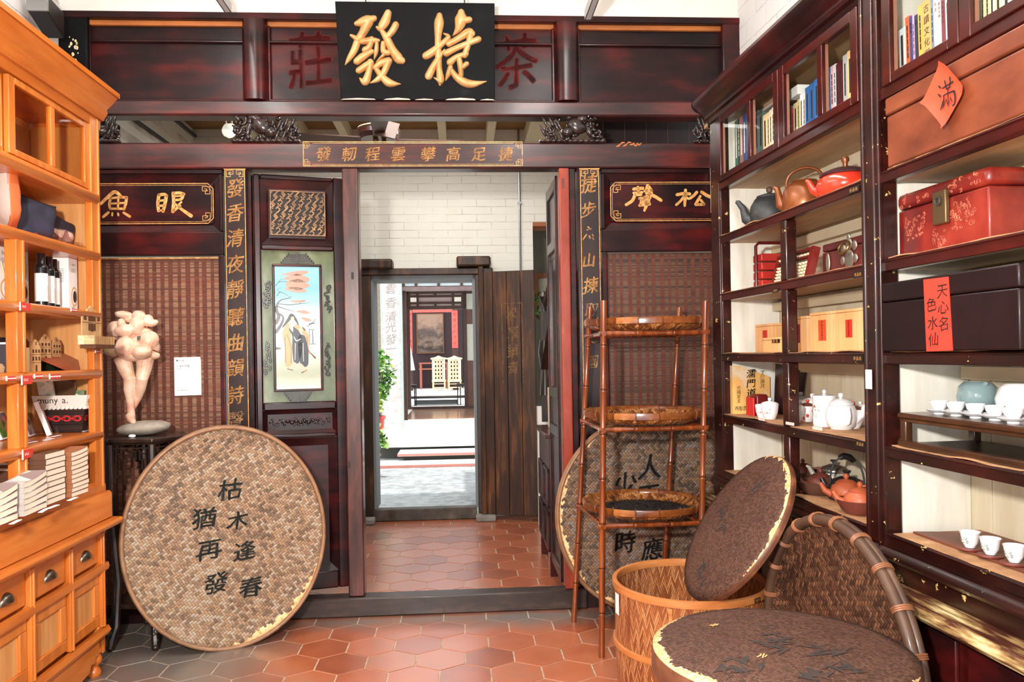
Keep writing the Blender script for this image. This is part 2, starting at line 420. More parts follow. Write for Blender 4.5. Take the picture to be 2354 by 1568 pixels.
def weave(name, cols, cell=.02, ratio=3.0, ang=0.0, dirt=.4, fresh=None, bump=.5, rough=.55, coat=.0, kind='Object', su=1.0, sv=1.0):
    """split-bamboo twill: runs of strips over and under in diagonal steps. fresh = (R, lo, hi, side) worn pale band near the rim"""
    if name in MATS: return MATS[name]
    t = NT(name); tc = t.n('ShaderNodeTexCoord'); sp = t.n('ShaderNodeSeparateXYZ')
    if kind == 'UV': src = tc.outputs['UV']
    else: src = tc.outputs['Object']
    t.t.links.new(src, sp.inputs[0])
    X = sp.outputs[0]; Y = sp.outputs[1] if kind == 'UV' else sp.outputs[2]
    ca, sa = math.cos(ang), math.sin(ang)
    u = t.math('ADD', t.math('MULTIPLY', X, ca * su / cell), t.math('MULTIPLY', Y, sa * sv / cell))
    v = t.math('ADD', t.math('MULTIPLY', X, -sa * su / cell), t.math('MULTIPLY', Y, ca * sv / cell))
    iu = t.math('FLOOR', u); iv = t.math('FLOOR', v)
    k = t.math('ADD', iu, iv)
    md = t.math('FLOORED_MODULO', k, 2 * ratio)
    over = t.math('LESS_THAN', md, ratio)                      # 1: strip along u on top
    # strip run ids
    def runid(a, i, j, off):
        q = t.math('FLOOR', t.math('DIVIDE', t.math('ADD', k, off), 2 * ratio))
        cb = t.n('ShaderNodeCombineXYZ', ins={0: q, 1: j, 2: off}); w = t.n('ShaderNodeTexWhiteNoise', noise_dimensions='3D'); t.t.links.new(cb.outputs[0], w.inputs[0]); return w.outputs[0]
    ra = runid(u, iu, iv, 0.0); rb = runid(v, iv, iu, ratio)
    fu = t.math('FRACT', u); fv = t.math('FRACT', v)
    def dome(x): return t.math('SUBTRACT', 1.0, t.math('POWER', t.math('ABSOLUTE', t.math('MULTIPLY', t.math('SUBTRACT', x, .5), 2.0)), 4.0))
    mu = t.math('DIVIDE', t.math('ADD', md, fu), ratio)        # along the run for u strips
    mv = t.math('DIVIDE', t.math('ADD', t.math('FLOORED_MODULO', t.math('ADD', k, ratio), 2 * ratio), fv), ratio)
    ha = t.math('MULTIPLY', dome(fv), dome(mu)); hb = t.math('MULTIPLY', dome(fu), dome(mv))
    mixf = lambda a, b: t.math('ADD', t.math('MULTIPLY', over, a), t.math('MULTIPLY', t.math('SUBTRACT', 1.0, over), b))
    h = mixf(ha, hb); rnd = mixf(ra, t.math('ADD', t.math('MULTIPLY', rb, .8), .0))
    g = t.noise(t.coords(), 3.0, 4); fine = t.noise(t.coords(), 90, 3)
    val = t.math('ADD', t.math('ADD', t.math('MULTIPLY', rnd, .55), t.math('MULTIPLY', g, dirt)), t.math('MULTIPLY', fine, .25))
    n_ = len(cols); c = t.ramp(val, [(.25 + .6 * i / (n_ - 1), q) for i, q in enumerate(cols)])
    dark = t.mix(t.step(h, .0, .35), tuple(x * .35 for x in srgb(cols[0])[:3]) + (1,), c)
    c = dark
    if fresh:
        R, lo, hi, sx, sz, th = fresh[:6]
        o = t.n('ShaderNodeSeparateXYZ'); t.t.links.new(tc.outputs['Object'], o.inputs[0])
        rr = t.math('SQRT', t.math('ADD', t.math('POWER', o.outputs[0], 2.0), t.math('POWER', o.outputs[2], 2.0)))
        sd = t.math('DIVIDE', t.math('ADD', t.math('MULTIPLY', o.outputs[0], sx), t.math('MULTIPLY', o.outputs[2], sz)), R)
        nn = t.math('ADD', t.noise(t.coords(), fresh[6] if len(fresh) > 6 else 9, 3), t.math('MULTIPLY', t.math('SUBTRACT', rnd, .5), .12))
        q = t.math('ADD', t.math('ADD', t.math('DIVIDE', rr, R), t.math('MULTIPLY', sd, lo)), t.math('MULTIPLY', t.math('SUBTRACT', nn, .5), hi))
        mk = t.math('GREATER_THAN', q, th)
        pale = t.ramp(rnd, [(.2, (222, 166, 104)), (.8, (250, 208, 152))])
        c = t.mix(mk, c, pale)
    t.set(color=c, rough=rough, coat=coat)
    if bump: t.bump(h, bump, .003)
    MATS[name] = t.m; return t.m
BAMBOO = grain('bamboo_pole', [(.3, (84, 34, 14)), (.55, (128, 60, 24)), (.78, (170, 94, 44))], (12, 12, .8), 3, 5, .22, .45, bump=.03)
RIM = grain('bamboo_rim', [(.3, (120, 84, 56)), (.6, (158, 116, 82)), (.8, (188, 146, 106))], (1, 1, 1), 9, 6, .5, .1, bump=.2)
RIMD = grain('dark_bamboo_rim', [(.3, (56, 38, 28)), (.6, (90, 62, 45)), (.8, (132, 94, 68))], (1, 1, 1), 7, 6, .55, .1, bump=.3)
TRAYR = grain('glossy_bamboo_rim', [(.3, (92, 42, 16)), (.55, (150, 84, 34)), (.78, (206, 138, 72))], (1, 1, 1), 8, 6, .25, .4, bump=.15, rand=.35)
HONEY = grain('honey_bamboo', [(.3, (170, 98, 48)), (.6, (204, 130, 72)), (.8, (226, 158, 96))], (1, 1, 6), 5, 5, .4, .2, bump=.1)
DARKW = grain('dark_carved_wood', [(.3, (22, 14, 11)), (.55, (44, 28, 21)), (.78, (78, 52, 38))], (3, 3, 1), 8, 6, .35, .2, bump=.15)
CARVE = grain('black_carving', [(.3, (26, 18, 17)), (.55, (48, 33, 31)), (.78, (84, 62, 56))], (1, 1, 1), 16, 6, .25, .35, bump=.2)
OLDDOOR = grain('old_plank_door', [(.28, (30, 15, 7)), (.5, (62, 33, 14)), (.66, (108, 64, 28)), (.82, (156, 102, 52))], (9, 9, .8), 2.4, 7, .5, .1, bump=.2, big=.35, chips=((190, 122, 66), 8, .77, (5, 5, .7)))
TRUNKB = grain('brown_trunk', [(.3, (96, 42, 24)), (.55, (132, 66, 40)), (.78, (158, 92, 62))], (1, 2, 2), 3, 6, .4, .15, bump=.05)
TRUNKR = grain('red_leather', [(.28, (66, 14, 14)), (.5, (124, 30, 22)), (.72, (168, 58, 40))], (1, 1, 1), 5, 6, .4, .15, bump=.15)
TRUNKD = grain('black_trunk', [(.3, (18, 8, 10)), (.6, (32, 15, 17)), (.8, (44, 22, 24))], (1, 1, 1), 3, 5, .4, .05, .3)
# ---------------------------------------------------------------- shell
def brickmat(name, base, row, length, depth, warm):
    t = NT(name); tc = t.n('ShaderNodeTexCoord'); sp = t.n('ShaderNodeSeparateXYZ'); t.t.links.new(tc.outputs['Object'], sp.inputs[0])
    wob = t.noise(t.coords(), 3.0, 3)
    cb = t.n('ShaderNodeCombineXYZ', ins={0: sp.outputs[0], 1: t.math('ADD', sp.outputs[2], t.math('MULTIPLY', t.math('SUBTRACT', wob, .5), .015))})
    br = t.n('ShaderNodeTexBrick', ins={'Vector': cb.outputs[0], 'Scale': 1.0, 'Mortar Size': .0035, 'Mortar Smooth': .6, 'Brick Width': length, 'Row Height': row})
    br.inputs['Color1'].default_value = (1, 1, 1, 1); br.inputs['Color2'].default_value = (.9, .9, .9, 1); br.inputs['Mortar'].default_value = (0, 0, 0, 1)
    gap = t.noise(t.coords((1, 1, 3)), 2.6, 3)
    m = t.math('MULTIPLY', br.outputs['Fac'], t.step(gap, .42, .62))
    n = t.noise(t.coords(), 5, 4)
    c = t.mix(n, srgb(base), srgb(warm))
    c = t.mix(t.math('MULTIPLY', m, .55), c, srgb((128, 118, 100)))
    t.set(color=c, rough=.85, spec=.2)
    h = t.math('SUBTRACT', t.math('MULTIPLY', n, .3), t.math('MULTIPLY', br.outputs['Fac'], 1.0))
    t.bump(h, .45, depth); MATS[name] = t.m; return t.m
BRICKH = brickmat('limewashed_brick', (236, 233, 224), .072, .27, .006, (226, 221, 207))
BRICKS = brickmat('white_glazed_brick', (240, 240, 240), .118, .26, .005, (228, 228, 228))
# floor: unglazed hexagon tiles laid square to the partition
def floor_tiles():
    t = NT('terracotta_tile'); g = t.n('ShaderNodeNewGeometry').outputs['Random Per Island']
    n = t.noise(t.coords(), 7, 5); st = t.noise(t.coords((1, 1, 1)), 1.3, 4)
    v = t.math('ADD', t.math('MULTIPLY', g, .5), t.math('MULTIPLY', n, .5))
    c = t.ramp(v, [(.2, (138, 70, 44)), (.45, (168, 88, 54)), (.65, (182, 102, 66)), (.85, (164, 108, 82))])
    # ground-in grey dirt, heaviest along the threshold and under the baskets
    sp = t.n('ShaderNodeSeparateXYZ'); tc = t.n('ShaderNodeTexCoord'); t.t.links.new(tc.outputs['Object'], sp.inputs[0])
    near = t.math('SUBTRACT', 1.0, t.math('MULTIPLY', t.math('ABSOLUTE', t.math('ADD', sp.outputs[1], .12)), 3.4))
    left = t.math('MULTIPLY', t.math('SUBTRACT', -.75, sp.outputs[0]), 1.3)
    d = t.math('ADD', t.math('MAXIMUM', near, t.math('MINIMUM', left, 1.1)), t.math('MULTIPLY', t.math('SUBTRACT', st, .5), 1.8))
    c = t.mix(t.step(d, .35, 1.1), c, srgb((116, 106, 98)))
    t.set(coat=.8, coatr=.24)
    t.set(color=c, rough=t.math('ADD', .28, t.math('MULTIPLY', n, .2)), spec=.5)
    t.bump(n, .06, .003)
    Wd = .2425; R = Wd / math.sqrt(3); x0, y0 = S.h(956.4, 1517.9)
    mb = MB()
    for j in range(-14, 19):
        for i in range(-9, 13):
            x = x0 + Wd / 2 + i * Wd + (Wd / 2 if j % 2 else 0); y = y0 + j * 1.5 * R
            if not (-2.9 < x < 2.0 and -3.4 < y < 2.85): continue
            top = []; bot = []
            for k in range(6):
                a = PI / 6 + k * PI / 3
                top.append((x + math.cos(a) * (R - .0055), y + math.sin(a) * (R - .0055), 0.0)); bot.append((x + math.cos(a) * (R - .003), y + math.sin(a) * (R - .003), -.004))
            mb.add(top + bot, [tuple(range(6))] + [(k, 6 + k, 6 + (k + 1) % 6, (k + 1) % 6) for k in range(6)])
    o = mb.top('floor', t.m, None, None, S, kind='structure')
    g = MB(); g.box(-2.9, 2.2, -5.2, 2.9, -.06, -.0025)
    g.top('floor', grain('tile_grout', [(.3, (150, 126, 104)), (.7, (196, 176, 152))], (1, 1, 1), 20, 4, .9), None, None, S, kind='structure')
floor_tiles()
def struct(name, mb, mat, fr=S, **k): return mb.top(name, mat, None, None, fr, kind='structure', **k)
HX = S.p(1000, 800, 2.68)
struct('wall_right', MB().box(-.60, 5.2, .385, .50, 0, 4.7), BRICKS, RC)
struct('wall_left', MB().box(-4.4, .80, .50, .62, 0, 4.7), BRICKS, LC)
struct('wall_front_upper', MB().box(-2.9, 2.0, .012, .13, 3.488, 4.7), WHITE)
struct('ceiling', MB().box(-3.2, 2.4, -5.2, .13, 4.7, 4.8), WHITE)
m = MB(); m.box(-3.2, -1.5, -5.2, -5.1, 0, 4.7); m.box(.9, 2.4, -5.2, -5.1, 0, 4.7); m.box(-1.5, .9, -5.2, -5.1, 2.7, 4.7)
struct('wall_front', m, WHITE)
# hall behind the partition
xw0 = S.p(1229, 800, 2.70)[0]; zl = S.p(1250, 512, 2.70)[1]
dx0 = S.p(853, 800, 2.70)[0]; dx1 = S.p(1098, 800, 2.70)[0]; zt = S.p(980, 632, 2.70)[1]
wb = MB()
wb.box(-2.9, dx0, 2.70, 2.95, 0, 4.1); wb.box(dx0, dx1, 2.70, 2.95, zt, 4.1); wb.box(dx1, xw0, 2.70, 2.95, 0, 4.1)
wb.box(xw0, 1.0, 2.70, 2.95, zl, 4.1); wb.box(1.0, 2.0, 2.70, 2.95, 0, 4.1)
struct('wall_back', wb, BRICKH)
a_, b_ = S.p(1634.5, 306, -.03), S.p(1639.5, 487, -.03)
struct('trim_9', MB().box(a_[0], b_[0], -.03, .0, b_[1], a_[1]), WHITE)
struct('wall_hall_left', MB().box(-2.84, -2.70, .14, 2.70, 0, 4.1), BRICKH)
struct('wall_hall_right', MB().box(1.75, 1.9, .14, 2.70, 0, 4.1), BRICKH)
BOARD = grain('ceiling_boards', [(.3, (120, 88, 46)), (.6, (150, 114, 66)), (.8, (168, 134, 84))], (1, 6, 1), 3, 4, .7)
struct('ceiling', MB().box(-2.84, 1.9, .14, 2.75, 3.60, 3.66), BOARD)
jm = plain('painted_joist', (222, 214, 184), .7)
for i, px in enumerate((597, 700, 800, 1018, 1125, 1215)):
    x = S.p(px, 300, 2.69)[0]; x = x if i != 5 else x + .05
    w = .035 if i < 5 else .09
    struct('trim_%d' % (i + 1), MB().box(x - w, x + w, .16, 2.70, 3.47, 3.60), jm)
# ---------------------------------------------------------------- partition: transom
t = thing('transom_screen', 'dark red lacquered transom of framed boards above the open beam, behind the black plaque', 'panel', S, (-2.5, 0, 2.9))
mb = MB().box(-2.56, 1.5, -.02, .10, 2.895, 2.985)                          # bottom beam
mb.build('bottom_rail', BEAM, t, bevel=.012)
mb = MB().box(-2.56, 1.42, -.01, .10, 3.452, 3.492); mb.build('top_rail', LACQH, t, bevel=.006)
st = grain('bare_orange_strip', [(.3, (150, 82, 34)), (.7, (190, 112, 52))], (1, 1, 4), 4, 4, .5)
MB().box(-2.40, 1.30, .026, .05, 3.425, 3.452).build('strip', st, t)
for i, (a, b) in enumerate(((-2.40, -1.515), (-1.39, .285), (.42, 1.31))):
    mb = MB().box(a, b, .045, .07, 2.985, 3.43)
    mb.build('panel', LACQH, t)
    m2 = MB(); m2.box(a, b, .022, .046, 3.328, 3.344); m2.box(a, b, .022, .046, 2.985, 3.004); m2.box(a, a + .018, .022, .046, 2.985, 3.43); m2.box(b - .018, b, .022, .046, 2.985, 3.43)
    m2.build('moulding', LACQ, t, bevel=.006)
for a, b in ((-1.525, -1.385), (.280, .425)):
    mb = MB(); pr = []
    for k in range(9):
        q = -1 + 2 * k / 8; pr.append((q, -.045 + .05 * (abs(q) ** 4)))
    c, hw = (a + b) / 2, (b - a) / 2
    mb.prism([(c + hw * q, y, 2.985) for q, y in pr] + [(c + hw, .04, 2.985), (c - hw, .04, 2.985)], (0, 0, .462)); mb.build('post', LACQ, t)
MB().box(-2.62, -2.385, -.005, .08, 2.985, 3.47).build('post', BLACK, t, bevel=.01)
pch = MB(); R_ = random.Random(6)
for k in range(16):
    u, v = R_.uniform(-2.49, -2.43), R_.uniform(3.15, 3.34); e = R_.uniform(.003, .011); pch.poly([(u + e * math.cos(A) * R_.uniform(.6, 1.2), -.0065, v + e * math.sin(A) * 1.3) for A in [k2 * .9 for k2 in range(7)]])
pch.build('peeled_paint', plain('bare_primer2', (226, 210, 160), .8), t, label='cream patches of peeled paint')
MB().box(1.29, 1.415, -.005, .08, 2.985, 3.47).build('post', LACQ, t, bevel=.01)
# ghost of old red characters on the middle board
fn = lambda x, z, d=0: Vector((x, .0435 - d, z))
for ch, px, py in (('莊', 713, 138), ('茶', 1187, 140)):
    mb = MB(); x, z = S.p(px, py, .0435); char(mb, ch, fn, x, z, .27, .34, .0, .02, 0, fat=.008); mb.build('faded_character', GHOST, t, label='faded red painted character')
# ---------------------------------------------------------------- plaque
tl = S.p(770, 3, -.19); tr = S.p(1137, 3, -.19); bl = S.p(780, 229, -.03)
PF = Frame(S.w((tl[0] + tr[0]) / 2 , -.03, bl[1]), S.ex, (S.w(0, -.03, bl[1]) - S.w(0, -.19, tl[1])).cross(S.ex) * -1, S.w(0, -.19, tl[1]) - S.w(0, -.03, bl[1]))
hw = (tr[0] - tl[0]) / 2; hh = math.hypot(tl[1] - bl[1], .16)
t = thing('plaque', 'black plaque with two large raised gold characters hung leaning over the transom', 'sign', PF, (0, 0, 0))
MB().box(-hw, hw, 0, .035, 0, hh).build('board', BLACK, t, bevel=.003)
mb = MB()
for a, b, w in ((-hw, -hw * .55, .010), (-hw * .45, -hw * .1, .012), (-hw * .05, hw * .2, .008), (hw * .35, hw * .75, .013), (hw * .8, hw, .008)):
    mb.prism([(a, -.001, 0), (b, -.001, 0), (b - .01, -.001, w * .6), ((a + b) / 2, -.001, w), (a + .015, -.001, w * .5)], (0, .002, 0))
mb.build('chipped_edge', plain('bare_primer', (206, 190, 176), .8), t, label='paint chipped off the lower edge')
cp = lambda X, Y: PF.p(500 + X / 3.363, Y / 3.363, -.004)
fn = lambda x, z, d=0: Vector((x, -.001 - d, z))
u = .72e-3
FA = [[(1075, 182, 40), (1140, 165, 78), (1212, 140, 44)], [(1160, 165, 92), (1130, 240, 66), (1085, 315, 58), (1055, 390, 54), (1015, 455, 38), (988, 500, 10)], [(1035, 275, 26), (1085, 305, 48)],
      [(1318, 102, 56), (1295, 165, 72), (1258, 215, 56), (1235, 212, 26)], [(1378, 192, 54), (1352, 240, 52), (1305, 292, 44)], [(1268, 235, 36), (1310, 300, 58), (1352, 385, 66), (1398, 450, 78), (1425, 468, 56)],
      [(1118, 322, 44), (1185, 312, 54), (1245, 312, 26)], [(1192, 305, 50), (1172, 362, 46), (1140, 385, 50)], [(1078, 474, 58), (1128, 434, 58), (1192, 398, 40)], [(1092, 545, 52), (1140, 512, 54), (1186, 482, 48)],
      [(1182, 482, 56), (1168, 560, 52), (1140, 632, 62), (1100, 606, 14)], [(1232, 335, 30), (1226, 400, 36), (1212, 458, 8)], [(1280, 335, 38), (1284, 396, 48), (1318, 408, 46)], [(1284, 425, 28), (1256, 450, 18), (1226, 480, 6)],
      [(1218, 522, 44), (1268, 484, 52), (1322, 472, 62)], [(1318, 482, 58), (1284, 562, 50), (1238, 614, 44), (1182, 642, 10)], [(1224, 530, 40), (1272, 592, 52), (1330, 642, 64), (1415, 650, 8)]]
JIE = [[(1716, 122, 48), (1712, 182, 76), (1704, 300, 50), (1706, 420, 54), (1714, 540, 50), (1724, 616, 62), (1720, 655, 22)], [(1724, 630, 40), (1672, 600, 8)],
       [(1610, 432, 58), (1655, 405, 60), (1722, 350, 46), (1785, 288, 40), (1748, 258, 10)], [(1632, 588, 62), (1662, 528, 56), (1710, 450, 46), (1756, 380, 8)],
       [(1884, 98, 56), (1882, 150, 96), (1862, 220, 60), (1820, 276, 8)], [(1880, 158, 60), (1948, 152, 48)], [(1788, 338, 48), (1860, 298, 50), (1938, 250, 64), (1966, 258, 56)],
       [(1956, 250, 60), (1942, 330, 46), (1912, 425, 50)], [(1768, 412, 54), (1850, 370, 46), (1950, 330, 46), (2016, 304, 52)], [(1798, 482, 58), (1850, 440, 42), (1922, 418, 44)],
       [(1868, 455, 46), (1878, 520, 46), (1884, 580, 40)], [(1896, 520, 40), (1926, 494, 42)], [(1800, 522, 44), (1782, 580, 40), (1764, 622, 10)], [(1802, 535, 40), (1842, 590, 52), (1900, 632, 66), (1972, 650, 58), (2078, 630, 8)]]
for nm, SS in (('gold_character', FA), ('gold_character', JIE)):
    mb = MB()
    for q in SS: stroke(mb, [(*cp(a, b), w * u) for a, b, w in q], fn, .026, 8)
    mb.build(nm, GOLD, t, sharp=60)
for X in (840, 1068): 
    x = PF.p(X, 5, 0)[0]; MB().tube([(x, .02, hh - .02), (x, .02, hh + .16)], .004, 6).build('hanger', IRON, t)
# ---------------------------------------------------------------- lintel beam with gilt line
t = thing('lintel_beam', 'long dark lacquered lintel beam carrying a bordered line of small gilt characters', 'beam', S, (-2.5, 0, 2.59))
MB().box(-2.6, 1.36, -.012, .10, 2.592, 2.742).build('beam', BEAM, t, bevel=.010)
fn = lambda x, z, d=0: Vector((x, -.0135 - d, z))
x0, z1 = S.p(697, 326, -.012); x1, z0 = S.p(1201, 381, -.012)
mb = MB()
for a, b, c, d in ((x0, z0, x1, z0), (x0, z1, x1, z1), (x0, z0, x0, z1), (x1, z0, x1, z1)): line(mb, fn, a, b, c, d, .004)
line(mb, fn, x0 + .05, z0 + .009, x1 - .05, z0 + .009, .002); line(mb, fn, x0 + .05, z1 - .009, x1 - .05, z1 - .009, .002)
for a, sx in ((x0, 1), (x1, -1)):
    for b, sz in ((z0, 1), (z1, -1)): fret(mb, fn, a + sx * .008, b + sz * .008, sx, sz, .0058, .0022)
mb.build('gilt_border', GILT, t)
mb = MB()
for ch, X in zip('發軔程雲攀高足捷', (744, 803, 857, 916, 985, 1042, 1101, 1163)):
    x, z = S.p(X, 354, -.012); mb = MB(); char(mb, ch, fn, x, z, .088, .086, .12, .022, fat=.0009); mb.build('gilt_character', GILT, t)
# worn bare patch at the right end of the beam
mb = MB(); xx, zz = S.p(1440, 333, -.012)
for k in range(7): stroke(mb, [(xx - .06 + .02 * k, zz + random.uniform(-.012, .012), .004), (xx - .045 + .02 * k, zz + random.uniform(-.006, .016), .010), (xx - .03 + .02 * k, zz + .012, .003)], lambda x, z, d=0: Vector((x, -.0130, z)))
mb.build('worn_patch', st, t, label='bare wood where the lacquer wore off')
# ---------------------------------------------------------------- carved brackets between the beams
def bracket(px0, px1, label, seed, flip=1, cut=None):
    a = S.p(px0, 290, -.02)[0]; b = S.p(px1, 290, -.02)[0]; w = b - a
    R = random.Random(seed); t = thing('carved_bracket', label, 'carving', S, ((a + b) / 2, 0, 2.742), 'carved openwork brackets between the beams')
    c = (a + b) / 2
    X = lambda u: c + flip * (u - .5) * w
    mb = MB()
    # trunk, foliage scrolls and a perched beast, carved through
    mb.tube([(X(.15), .02, 2.745), (X(.2), .0, 2.79), (X(.26), -.02, 2.84), (X(.22), .01, 2.90)], [.022, .018, .015, .018], 7)
    for k in range(22):
        u0 = R.uniform(.05, .95); z0 = R.uniform(2.752, 2.885); r = R.uniform(.018, .036); p0 = R.uniform(0, 6); tr = R.choice((-1, 1)); y = R.uniform(-.03, .03)
        if u0 > .55 and z0 > 2.75 + .15 * (1.15 - u0) * 2: z0 = 2.755 + R.uniform(0, .05)
        pts = [(X(u0) + r * (1 - j / 11) * math.cos(p0 + tr * j * .55), y - .004 * j * (j % 2), z0 + r * (1 - j / 11) * math.sin(p0 + tr * j * .55)) for j in range(10)]
        mb.tube(pts, [.0095 - .0006 * j for j in range(10)], 6)
    for k in range(26):
        u0 = R.uniform(.04, .9); z0 = R.uniform(2.75, 2.89)
        if u0 > .6: z0 = R.uniform(2.75, 2.82)
        mb.ball((X(u0), R.uniform(-.03, .03), z0), (R.uniform(.012, .03), .014, R.uniform(.007, .015)), Matrix.Rotation(R.uniform(0, 3), 3, 'Y'), 8, 6)
    for k in range(9):                                    # fan of leaves at the tip
        u0 = .62 + .035 * k; z0 = 2.76 + .08 * math.sin(k * 1.1) ** 2
        mb.tube([(X(u0), -.01, z0), (X(u0 + .05), -.025, z0 + .03), (X(u0 + .08), -.02, z0 + .055)], [.010, .009, .002], 6)
    for v in mb.v: v.z = min(v.z, 2.893)
    mb.build('openwork', CARVE, t, sharp=70)
    b2 = MB(); b2.ball((X(.42), -.015, 2.835), (.062, .035, .045), Matrix.Rotation(.4, 3, 'Y'), 12, 9, .25, seed); b2.ball((X(.56), -.02, 2.80), (.04, .03, .03), None, 10, 7, .2, seed); b2.ball((X(.33), -.02, 2.875), (.04, .03, .024), None, 10, 7, .3, seed)
    for v in b2.v: v.z = min(v.z, 2.893)
    b2.build('beast', CARVE, t, sharp=70)
    bs = MB()
    for k in range(12): bs.ball((X(.02 + .083 * k), -.005, 2.750), (.024, .03, .012), None, 8, 6)
    bs.build('rockwork_base', CARVE, t, sharp=70)
bracket(535, 690, 'black carved openwork bracket left of the plaque, beside the white lamp', 3)
bracket(1238, 1388, 'black carved openwork bracket under the transom, right of the plaque', 9, -1)
bracket(180, 272, 'black carved bracket half hidden by the orange cabinet cornice', 5)
bracket(1598, 1690, 'black carved bracket half hidden by the dark cabinet cornice', 12, -1)
# ---------------------------------------------------------------- side panels, couplet boards, door posts, threshold
def name_panel(x0, x1, label, chars, corner, nm):
    t = thing('partition_screen', label, 'panel', S, ((x0 + x1) / 2, 0, .0), 'lacquered side panels with gilt names')
    m = MB(); m.box(x0, x1, .0, .07, 2.565, 2.592); m.box(x0, x1, .005, .07, 2.10, 2.235); m.box(x0, x0 + .022, .0, .07, 2.235, 2.565); m.box(x1 - .022, x1, .0, .07, 2.235, 2.565)
    m.build('rail', LACQH, t, bevel=.006)
    MB().bevel_frame(x0 + .022, x1 - .022, 2.235, 2.565, .055, .012, .038).build('bevelled_frame', LACQ, t)
    m = MB(); m.box(x0 + .0, x0 + .03, .0, .07, .0, 2.10); m.box(x1 - .03, x1, .0, .07, .0, 2.10); m.box(x0, x1, .0, .07, 0, .10); m.build('stile', LACQ, t, bevel=.005)
    a, b, z0, z1 = x0 + .06, x1 - .06, 2.285, 2.515
    MB().box(a, b, .024, .04, z0, z1).build('name_board', LACQH, t)
    fn = lambda x, z, d=0: Vector((x, .0232 - d, z))
    g = MB(); c = .03
    pts = [(a + c, z0), (b - c, z0), (b, z0 + c), (b, z1 - c), (b - c, z1), (a + c, z1), (a, z1 - c), (a, z0 + c)]
    for q, w_, k in ((0, .0045, 1), (.010, .002, .97)):
        P = [(p[0] + (q if p[0] < (a + b) / 2 else -q), p[1] + (q if p[1] < 2.4 else -q)) for p in pts]
        for i in range(8): line(g, fn, *P[i], *P[(i + 1) % 8], w_)
    for sx, xx in ((1, a), (-1, b)):
        for sz, zz in ((1, z0), (-1, z1)): fret(g, fn, xx + sx * .018, zz + sz * .018, sx, sz, .0085, .003)
    g.build('gilt_border', GILT, t)
    for cs in chars:
        g = MB()
        for ss in cs: stroke(g, ss, fn, 0)
        g.build('gilt_character', GILT, t)
    return t
def tr(strokes, ox, oy, sc, wk):     # strokes traced in a crop of the photograph
    return [[(*S.p(ox + a / sc, oy + b / sc, .024), w * wk) for a, b, w in q] for q in strokes]
YU = [[(50, 400, 26), (110, 340, 30), (180, 290, 34), (240, 335, 26)], [(140, 350, 22), (128, 400, 24), (135, 445, 22)], [(130, 352, 20), (210, 340, 22), (290, 340, 24)], [(288, 345, 28), (280, 400, 26), (265, 450, 22)], [(212, 350, 18), (208, 445, 18)], [(135, 398, 18), (275, 392, 18)], [(135, 446, 20), (265, 446, 22)],
      [(72, 522, 24), (118, 482, 26)], [(156, 486, 16), (154, 508, 18)], [(208, 488, 16), (212, 508, 18)], [(262, 484, 22), (318, 518, 26)]]
YAN = [[(590, 318, 30), (580, 400, 30), (588, 465, 28)], [(590, 318, 28), (640, 312, 28), (662, 325, 28)], [(660, 325, 32), (645, 410, 30), (628, 470, 28)], [(592, 372, 20), (645, 366, 20)], [(592, 420, 20), (640, 416, 20)], [(590, 462, 18), (630, 462, 20)],
       [(722, 300, 28), (728, 380, 30), (722, 470, 34)], [(722, 304, 28), (780, 298, 28), (822, 310, 28)], [(815, 312, 30), (800, 355, 26), (740, 366, 20)], [(742, 330, 16), (800, 326, 16)], [(724, 468, 30), (760, 440, 24), (790, 420, 20)], [(800, 385, 18), (770, 412, 16)], [(740, 400, 20), (800, 450, 26), (890, 512, 34)]]
SHENG = [[(760, 192, 22), (820, 186, 24)], [(788, 178, 18), (792, 214, 18)], [(760, 218, 18), (815, 214, 18)], [(772, 232, 18), (810, 230, 18)], [(768, 232, 22), (750, 270, 22), (708, 298, 20)], [(855, 168, 24), (845, 200, 22)], [(862, 176, 22), (882, 200, 18)], [(835, 205, 20), (880, 200, 22)], [(848, 220, 22), (900, 240, 24), (945, 268, 22)], [(880, 215, 22), (850, 240, 20), (825, 250, 16)],
         [(800, 256, 20), (870, 250, 22)], [(812, 262, 16), (806, 300, 18)], [(842, 258, 24), (845, 300, 24), (832, 338, 16)], [(864, 255, 16), (862, 292, 18)], [(812, 275, 12), (862, 272, 12)], [(812, 288, 12), (862, 285, 12)], [(800, 303, 18), (868, 294, 20)]]
SONG = [[(1055, 230, 22), (1098, 222, 22), (1140, 225, 22)], [(1112, 198, 20), (1110, 250, 22), (1106, 304, 18)], [(1105, 235, 18), (1080, 270, 18), (1050, 298, 18)], [(1112, 240, 14), (1132, 258, 16)], [(1188, 214, 22), (1165, 238, 20), (1142, 254, 20)], [(1222, 212, 22), (1252, 232, 24), (1280, 246, 24)], [(1212, 240, 18), (1195, 270, 20), (1182, 296, 22)], [(1185, 298, 18), (1238, 296, 20)], [(1218, 268, 18), (1238, 296, 20)]]
name_panel(-2.52, -1.65, 'dark red side panel with two thick gilt characters, behind the orange cabinet end', [tr(YU, 220, 370, 4.059, .62e-3), tr(YAN, 220, 370, 4.059, .62e-3)], 1, 'two thick gilt characters')
name_panel(.545, 1.36, 'dark red side panel with two thick gilt characters, beside the dark cabinet', [tr(SHENG, 1200, 370, 2.959, .86e-3), tr(SONG, 1200, 370, 2.959, .86e-3)], -1, 'two thick gilt characters')
